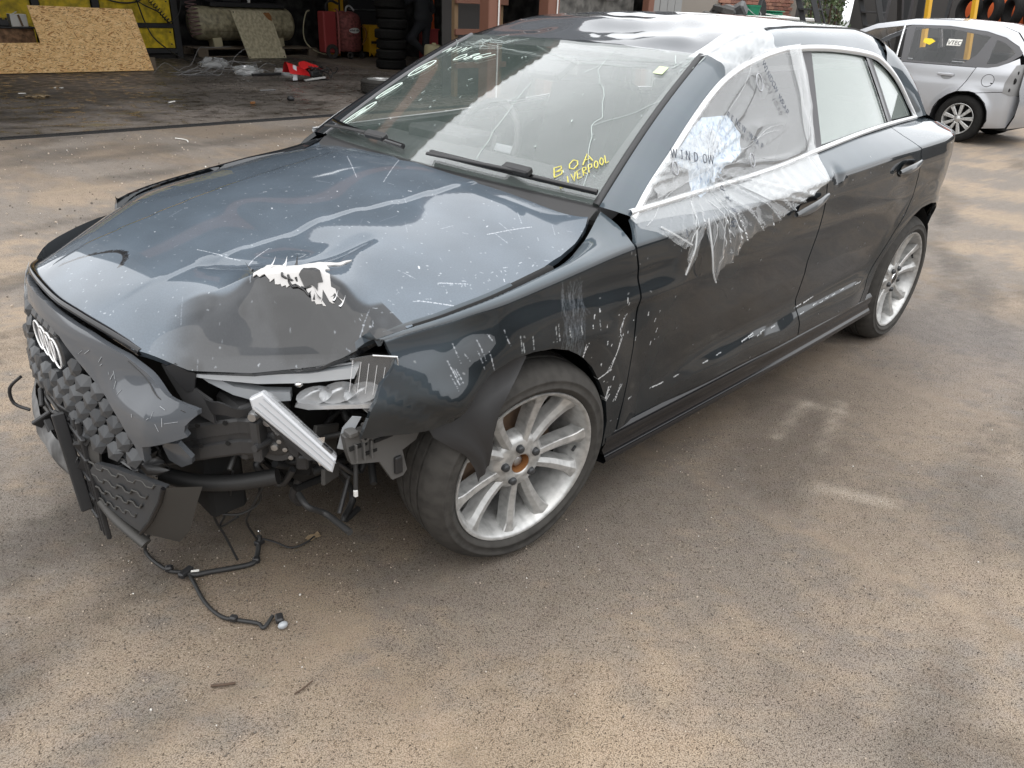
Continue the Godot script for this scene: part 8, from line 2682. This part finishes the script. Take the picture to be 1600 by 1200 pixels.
func red_machine() -> void:
	var t := thing("red_blasting_pot", "old red wheeled pressure pot with an oval label", "pressure pot", Vector3(10.3, 0, -16.05))
	var up := Basis(Vector3.RIGHT, -PI / 2)
	obj("pot", Shape.new().lathe(pv([0.0001, 0.16, 0.34, 0.16, 0.39, 0.20, 0.39, 0.86, 0.37, 0.95, 0.30, 1.03, 0.15, 1.08, 0.0001, 1.09]), 32, Transform3D(up, Vector3(0.15, 0, 0))), grime("pot_red", "red_faded", 2.0, 0.5, 95), t)
	obj("side_body", Shape.new().box(Vector3(-0.44, 0.60, 0.10), Vector3(0.36, 0.94, 0.30), 0.03), M["red_old"], t)
	obj("handle_tube", Shape.new().tube(smooth(pv3([-0.26, 0.12, 0.32, -0.26, 0.6, 0.34, -0.27, 1.05, 0.33, -0.28, 1.12, 0.25]), 5), 0.022, 8), M["red_faded"], t)
	obj("top_valve", Shape.new().tube(smooth(pv3([0.08, 1.05, 0.15, 0.10, 1.17, 0.16, 0.18, 1.20, 0.2, 0.26, 1.10, 0.25]), 5), 0.024, 8), M["steel"], t)
	obj("top_hose", Shape.new().tube(smooth(pv3([-0.4, 1.0, 0.1, -0.45, 1.2, 0.1, -0.3, 1.3, 0.1, -0.1, 1.24, 0.1]), 5), 0.03, 8), M["cable"], t)
	# oval label wrapped on the pot
	var f := func(a: float, y: float) -> Vector3:
		var th := a + PI * 0.5 + 0.55
		return Vector3(0.15 + cos(th) * 0.395, y, sin(th) * 0.395)
	var ov := PackedVector2Array()
	for k in 28:
		var th := TAU * k / 28.0
		ov.append(Vector2(cos(th) * 0.42 - 0.62, 0.655 + sin(th) * 0.062))
	var lb := obj("label", Shape.new().skin(ov, f, 0.03, 0.0, Vector3(0.15, 0.6, 0)), M["paper"], t)
	for k in 11:
		var a := -0.95 + k * 0.066
		if k == 4:
			continue
		var g := func(aa: float, y: float) -> Vector3:
			var p: Vector3 = f.call(aa, y)
			return p + Vector3(p.x - 0.15, 0, p.z).normalized() * 0.003
		obj("lettering", Shape.new().skin(pv([a, 0.638, a + 0.042, 0.636, a + 0.046, 0.67 + 0.012 * (k % 3), a + 0.006, 0.674]), g, 0.03, 0.0, Vector3(0.15, 0.6, 0)), M["cable"], lb)
	for w in [[-0.44, 0.17, 0.28, 0.17], [0.02, 0.09, 0.36, 0.085], [0.48, 0.08, 0.20, 0.075]]:
		var wo := obj("pot_wheel", tyre_shape(w[3], 0.06, w[3] * 0.5), M["rubber"], t)
		wo.position = Vector3(w[0], w[3], w[2])
	obj("outlet_pipe", Shape.new().tube(smooth(pv3([0.5, 0.75, 0.15, 0.58, 0.70, 0.25, 0.56, 0.5, 0.3, 0.40, 0.33, 0.36]), 5), 0.018, 8), M["rust"], t)

func tail_lamp_debris() -> void:
	# red and white lamp unit with its loom, lying on the shed floor
	var t := thing("broken_tail_lamp", "broken red tail lamp unit with its wiring on the workshop floor", "tail lamp", Vector3(6.45, 0.006, -11.45), 0.15)
	var shell := []
	for i in 9:
		var v := i / 8.0
		var row := PackedVector3Array()
		for k in 9:
			var u := k / 8.0
			row.append(Vector3(-0.40 + 0.46 * u + 0.10 * v, 0.03 + 0.30 * sin(PI * (0.12 + 0.76 * v)) * (1.0 - 0.55 * u), 0.20 - 0.34 * v + 0.05 * sin(PI * u)))
		shell.append(row)
	obj("red_lens", Shape.new().grid(shell, Vector3(-0.2, 0, 0)), M["lamp_red"], t)
	obj("clear_band", Shape.new().prism(pv([-0.06, 0.0, 0.03, 0.0, 0.06, 0.25, 0.0, 0.27]), 0.02, Transform3D(Basis(Vector3.UP, -0.3) * Basis(Vector3.RIGHT, -0.35), Vector3(-0.30, 0.02, 0.225)), 0.004), M["light_guide"], t)
	obj("red_wing", Shape.new().prism(pv([-0.06, 0.05, 0.20, 0.13, 0.48, 0.08, 0.40, 0.16, 0.16, 0.27, 0.04, 0.25]), 0.05, Transform3D(Basis(Vector3.RIGHT, -0.7), Vector3(0.0, 0.08, 0.05)), 0.01), M["lamp_red"], t)
	obj("white_base", Shape.new().box(Vector3(0.16, 0.03, 0.20), Vector3(0.48, 0.03, 0.06), 0.01, Basis(Vector3.BACK, 0.06)), M["white_plastic"], t)
	rng.seed = 3
	for k in 14:
		var pts := PackedVector3Array()
		var p := Vector3(0.22, 0.12, 0.02)
		for e in 7:
			pts.append(p)
			p += Vector3(rng.randf_range(-0.04, 0.14), rng.randfn(0, 0.06), rng.randfn(0, 0.07))
			p.y = clampf(p.y, 0.015, 0.22)
			p.x = minf(p.x, 0.62)
		obj("loom_wire", Shape.new().tube(smooth(pts, 4), 0.010, 5), M["cable"], t)
	obj("bulb_holder", Shape.new().box(Vector3(0.22, 0.10, 0.10), Vector3(0.16, 0.10, 0.10), 0.02), M["bare_plastic"], t)

func wire_tangle() -> void:
	rng.seed = 19
	var t := thing("wire_tangle", "tangle of grey wire beside the strand board", "wire", Vector3(5.3, 0.0, -13.0))
	for k in 10:
		var pts := PackedVector3Array()
		var a := rng.randfn(0.1, 0.35)
		var p := Vector3(rng.randf_range(-0.95, -0.2), 0.02, rng.randf_range(-0.3, 0.5))
		for e in 8:
			pts.append(p)
			p += Vector3(cos(a) * 0.26, rng.randfn(0, 0.07) if k % 3 else rng.randfn(0.05, 0.10), sin(a) * 0.16)
			a += rng.randfn(0, 0.45)
			p.y = clampf(p.y, 0.012, 0.42)
		obj("strand", Shape.new().tube(smooth(pts, 4), 0.005, 5), M["wire_grey"], t)
	for k in 3:
		var bs := []
		var c: Vector3 = [Vector3(5.95, 0.08, -13.9), Vector3(6.0, 0.05, -12.6), Vector3(6.75, 0.04, -12.4)][k]
		for i in 8:
			var row := PackedVector3Array()
			for j in 12:
				var th := TAU * j / 11.0
				var ph := PI * i / 7.0
				var r := 0.22 + rng.randfn(0, 0.035)
				row.append(c + Vector3(sin(ph) * cos(th) * r * 1.3, maxf(-0.045, cos(ph) * r * 0.55), sin(ph) * sin(th) * r))
			bs.append(row)
		var o := obj("crumpled_bag", Shape.new().grid(bs, c), M["clear_film"])
		tag(o, ["crumpled clear plastic bag behind the wire tangle", "crumpled clear plastic on the floor at the end of the wires", "flattened clear plastic on the floor left of the broken lamp"][k], "plastic bag", "crumpled plastic on the workshop floor")
	var b := obj("black_bar", Shape.new().box(Vector3(6.45, 0.03, -12.35), Vector3(1.05, 0.05, 0.06), 0.01, Basis(Vector3.UP, 0.05)), M["black_steel"])
	tag(b, "flat black bar lying on the workshop floor beyond the wires", "bar")
	var l := obj("black_lump", Shape.new().ball(Vector3(4.76, 0.035, -8.85), Vector3(0.06, 0.04, 0.05), 9, 6), M["bare_plastic"])
	tag(l, "small black lump of plastic on the dirty floor near the drain", "debris")
	l = obj("red_chip", Shape.new().box(Vector3(4.08, 0.02, -8.72), Vector3(0.08, 0.03, 0.05), 0.008, Basis(Vector3.UP, 0.7)), M["rust"])
	tag(l, "small rusty chip on the floor left of the black lump", "debris")
	l = obj("grey_stick", Shape.new().box(Vector3(5.05, 0.018, -10.1), Vector3(0.30, 0.02, 0.03), 0.004, Basis(Vector3.UP, 0.1)), M["steel"])
	tag(l, "short grey strip lying on the floor before the broken lamp", "debris")
	var i := 0
	for p in [[1.72, -10.95, 0.10, "white"], [2.30, -11.5, 0.03, "tiny white"], [2.38, -11.45, 0.06, "second tiny white"], [3.16, -9.3, 0.16, "long white"]]:
		var o := obj("white_scrap", Shape.new().box(Vector3(p[0], 0.012, p[1]), Vector3(p[2], 0.012, 0.03), 0.003, Basis(Vector3.UP, 0.1 + 0.2 * i)), M["paper"])
		tag(o, p[3] + " scrap of litter on the dark workshop floor", "litter", "white scraps on the workshop floor")
		i += 1
	var lf := []
	for a in 5:
		var row := PackedVector3Array()
		for k in 7:
			row.append(Vector3(1.62 + k * 0.05, 0.012 + 0.03 * absf(sin(k * 1.3 + a)), -10.45 + a * 0.03))
		lf.append(row)
	var o := obj("dry_scrap", Shape.new().grid(lf, Vector3(1.7, -1, -10.4)), M["leaf_dry"])
	tag(o, "curled brown scrap on the workshop floor at the left", "litter")
	var arc := PackedVector3Array()
	for k in 9:
		arc.append(Vector3(2.02 + 0.05 * sin(k * 0.35), 0.012, -6.45 + k * 0.035))
	o = obj("white_clip", Shape.new().tube(arc, 0.006, 5), M["paper"])
	tag(o, "thin curved white strip on the tarmac beside the drain", "litter")

# distance field of tapered bones, meshed as surface nets
func bones_mesh(sh: Shape, bones: Array, cell: float, k: float) -> void:
	var lo := Vector3(1e9, 1e9, 1e9)
	var hi := -lo
	for b in bones:
		for e in [0, 1]:
			lo = lo.min(b[e] - Vector3.ONE * (b[2 + e] + cell * 2.0))
			hi = hi.max(b[e] + Vector3.ONE * (b[2 + e] + cell * 2.0))
	var n := Vector3i(((hi - lo) / cell).ceil()) + Vector3i.ONE
	var val := {}
	var dist := func(p: Vector3) -> float:
		var d := 1e9
		for b in bones:
			var ab: Vector3 = b[1] - b[0]
			var t := clampf((p - b[0]).dot(ab) / maxf(ab.length_squared(), 1e-9), 0, 1)
			var q: float = p.distance_to(b[0] + ab * t) - lerpf(b[2], b[3], t)
			if d > 1e8:
				d = q
			else:
				var h := clampf(0.5 + 0.5 * (d - q) / k, 0, 1)
				d = lerpf(d, q, h) - k * h * (1.0 - h)
		return d
	var cells := {}
	for b in bones:
		var r: float = maxf(b[2], b[3]) + cell * 2.5
		var a0 := Vector3i(((b[0] as Vector3).min(b[1]) - Vector3.ONE * r - lo) / cell).clamp(Vector3i.ZERO, n)
		var a1 := Vector3i(((b[0] as Vector3).max(b[1]) + Vector3.ONE * r - lo) / cell).clamp(Vector3i.ZERO, n)
		for x in range(a0.x, a1.x + 1):
			for y in range(a0.y, a1.y + 1):
				for z in range(a0.z, a1.z + 1):
					cells[Vector3i(x, y, z)] = true
	var get_v := func(i: Vector3i) -> float:
		if not val.has(i):
			val[i] = dist.call(lo + Vector3(i) * cell)
		return val[i]
	var vert := {}
	var corners := [Vector3i(0, 0, 0), Vector3i(1, 0, 0), Vector3i(0, 1, 0), Vector3i(1, 1, 0), Vector3i(0, 0, 1), Vector3i(1, 0, 1), Vector3i(0, 1, 1), Vector3i(1, 1, 1)]
	var edges := [[0, 1], [2, 3], [4, 5], [6, 7], [0, 2], [1, 3], [4, 6], [5, 7], [0, 4], [1, 5], [2, 6], [3, 7]]
	for c in cells:
		var vs := []
		for e in corners:
			vs.append(get_v.call(c + e))
		var sum := Vector3.ZERO
		var cnt := 0
		for e in edges:
			var a: float = vs[e[0]]
			var b: float = vs[e[1]]
			if (a < 0.0) != (b < 0.0):
				sum += Vector3(corners[e[0]]).lerp(Vector3(corners[e[1]]), a / (a - b))
				cnt += 1
		if cnt > 0:
			vert[c] = lo + (Vector3(c) + sum / cnt) * cell
	var nrm := {}
	for c in vert:
		var p: Vector3 = vert[c]
		var e := cell * 0.5
		nrm[c] = Vector3(dist.call(p + Vector3(e, 0, 0)) - dist.call(p - Vector3(e, 0, 0)), dist.call(p + Vector3(0, e, 0)) - dist.call(p - Vector3(0, e, 0)), dist.call(p + Vector3(0, 0, e)) - dist.call(p - Vector3(0, 0, e))).normalized()
	for c in vert:
		for ax in 3:
			var st := Vector3i.ZERO
			st[ax] = 1
			var v0: float = get_v.call(c)
			var v1: float = get_v.call(c + st)
			if (v0 < 0.0) == (v1 < 0.0):
				continue
			var d1 := Vector3i.ZERO
			d1[(ax + 1) % 3] = 1
			var d2 := Vector3i.ZERO
			d2[(ax + 2) % 3] = 1
			var q := [c, c - d1, c - d1 - d2, c - d2]
			var ok := true
			for w in q:
				if not vert.has(w):
					ok = false
			if ok:
				sh.tri(vert[q[0]], vert[q[1]], vert[q[2]], nrm[q[0]], nrm[q[1]], nrm[q[2]])
				sh.tri(vert[q[0]], vert[q[2]], vert[q[3]], nrm[q[0]], nrm[q[2]], nrm[q[3]])

func person() -> void:
	# seen from behind and below the chest: one foot on the floor, the other knee up against the tyres
	var t := thing("person", "person in dark jacket and trousers leaning on the tyre stack", "person", Vector3(10.42, 0, -12.95))
	var body := Shape.new()
	bones_mesh(body, [
		[Vector3(0.18, 0.92, 0), Vector3(0.14, 0.50, 0.02), 0.105, 0.075], [Vector3(0.14, 0.50, 0.02), Vector3(0.20, 0.10, -0.03), 0.075, 0.052],
		[Vector3(0.0, 0.92, 0), Vector3(-0.36, 0.64, 0.10), 0.115, 0.085], [Vector3(-0.36, 0.64, 0.10), Vector3(0.0, 0.36, 0.16), 0.08, 0.062],
		[Vector3(0.0, 0.36, 0.16), Vector3(0.12, 0.27, 0.16), 0.062, 0.05], [Vector3(0.0, 0.95, 0), Vector3(0.17, 0.95, 0), 0.12, 0.12]], 0.022, 0.06)
	obj("trousers", body, M["cloth_navy"], t)
	var jk := Shape.new()
	bones_mesh(jk, [
		[Vector3(0.0, 1.06, 0), Vector3(0.18, 1.06, 0), 0.15, 0.15], [Vector3(0.07, 1.10, 0), Vector3(0.03, 1.42, 0.02), 0.17, 0.18], [Vector3(-0.14, 1.50, 0.02), Vector3(0.22, 1.50, 0.02), 0.09, 0.09],
		[Vector3(-0.17, 1.48, 0.02), Vector3(-0.40, 1.32, -0.10), 0.075, 0.06], [Vector3(-0.40, 1.32, -0.10), Vector3(-0.52, 1.52, -0.22), 0.058, 0.048],
		[Vector3(0.25, 1.48, 0.02), Vector3(0.36, 1.22, 0.0), 0.075, 0.06], [Vector3(0.36, 1.22, 0.0), Vector3(0.26, 1.03, -0.12), 0.058, 0.048]], 0.024, 0.05)
	obj("jacket", jk, M["cloth_dark"], t)
	var hd := Shape.new()
	bones_mesh(hd, [[Vector3(0.03, 1.55, 0.01), Vector3(0.03, 1.64, 0.0), 0.055, 0.055], [Vector3(0.03, 1.72, 0.0), Vector3(0.03, 1.76, -0.02), 0.085, 0.09], [Vector3(0.03, 1.67, -0.06), Vector3(0.03, 1.69, -0.05), 0.045, 0.05], [Vector3(0.03, 1.70, -0.10), Vector3(0.03, 1.715, -0.085), 0.016, 0.012], [Vector3(-0.055, 1.715, 0.0), Vector3(-0.058, 1.735, 0.005), 0.016, 0.014], [Vector3(0.115, 1.715, 0.0), Vector3(0.118, 1.735, 0.005), 0.016, 0.014]], 0.010, 0.02)
	obj("head", hd, M["skin"], t)
	var hr := Shape.new()
	bones_mesh(hr, [[Vector3(0.03, 1.77, 0.01), Vector3(0.03, 1.73, 0.04), 0.093, 0.075]], 0.014, 0.02)
	obj("hair", hr, M["cloth_dark"], t)
	for e in [-1.0, 1.0]:
		obj("eye", Shape.new().ball(Vector3(0.03 + e * 0.032, 1.735, -0.098), Vector3(0.012, 0.008, 0.008), 8, 5), M["paper"], t)
	obj("mouth", Shape.new().box(Vector3(0.03, 1.672, -0.107), Vector3(0.04, 0.006, 0.006), 0.002), M["red_faded"], t)
	for h in [[Vector3(-0.53, 1.54, -0.24), Vector3(-0.6, 0.55, -0.5).normalized(), Vector3(0, 0.5, -0.8)], [Vector3(0.255, 1.02, -0.13), Vector3(-0.2, -0.8, -0.4).normalized(), Vector3(-1, 0, 0)]]:
		var hs := Shape.new()
		var d: Vector3 = h[1]
		var s := d.cross(h[2]).normalized()
		var nn := s.cross(d).normalized()
		var bl := [[h[0], h[0] + d * 0.085, 0.030, 0.032], [h[0] + s * 0.02 + d * 0.03, h[0] + s * 0.05 + d * 0.075, 0.014, 0.011], [h[0] + s * 0.05 + d * 0.075, h[0] + s * 0.055 + d * 0.105, 0.011, 0.009]]
		for f in 4:
			var o: Vector3 = h[0] + d * 0.085 + s * (0.027 - 0.018 * f)
			var L: float = [0.036, 0.042, 0.039, 0.030][f]
			bl.append([o, o + d * L, 0.0095, 0.0085])
			bl.append([o + d * L, o + d * L * 1.7 - nn * 0.02, 0.0085, 0.0075])
		bones_mesh(hs, bl, 0.006, 0.006)
		obj("hand", hs, M["skin"], t)
	for f in [[Vector3(0.20, 0.05, -0.06), Vector3(0.24, 0.035, 0.12)], [Vector3(0.14, 0.235, 0.16), Vector3(0.05, 0.16, 0.30)]]:
		var sh := Shape.new()
		bones_mesh(sh, [[f[0], f[1], 0.05, 0.04], [f[0], f[0] + Vector3(0, 0.06, 0), 0.05, 0.05]], 0.014, 0.03)
		obj("boot", sh, M["black_steel"], t)

func build_all() -> void:
	shed()
	build_car()
	front_end()
	film()
	right_side()
	silver_car()
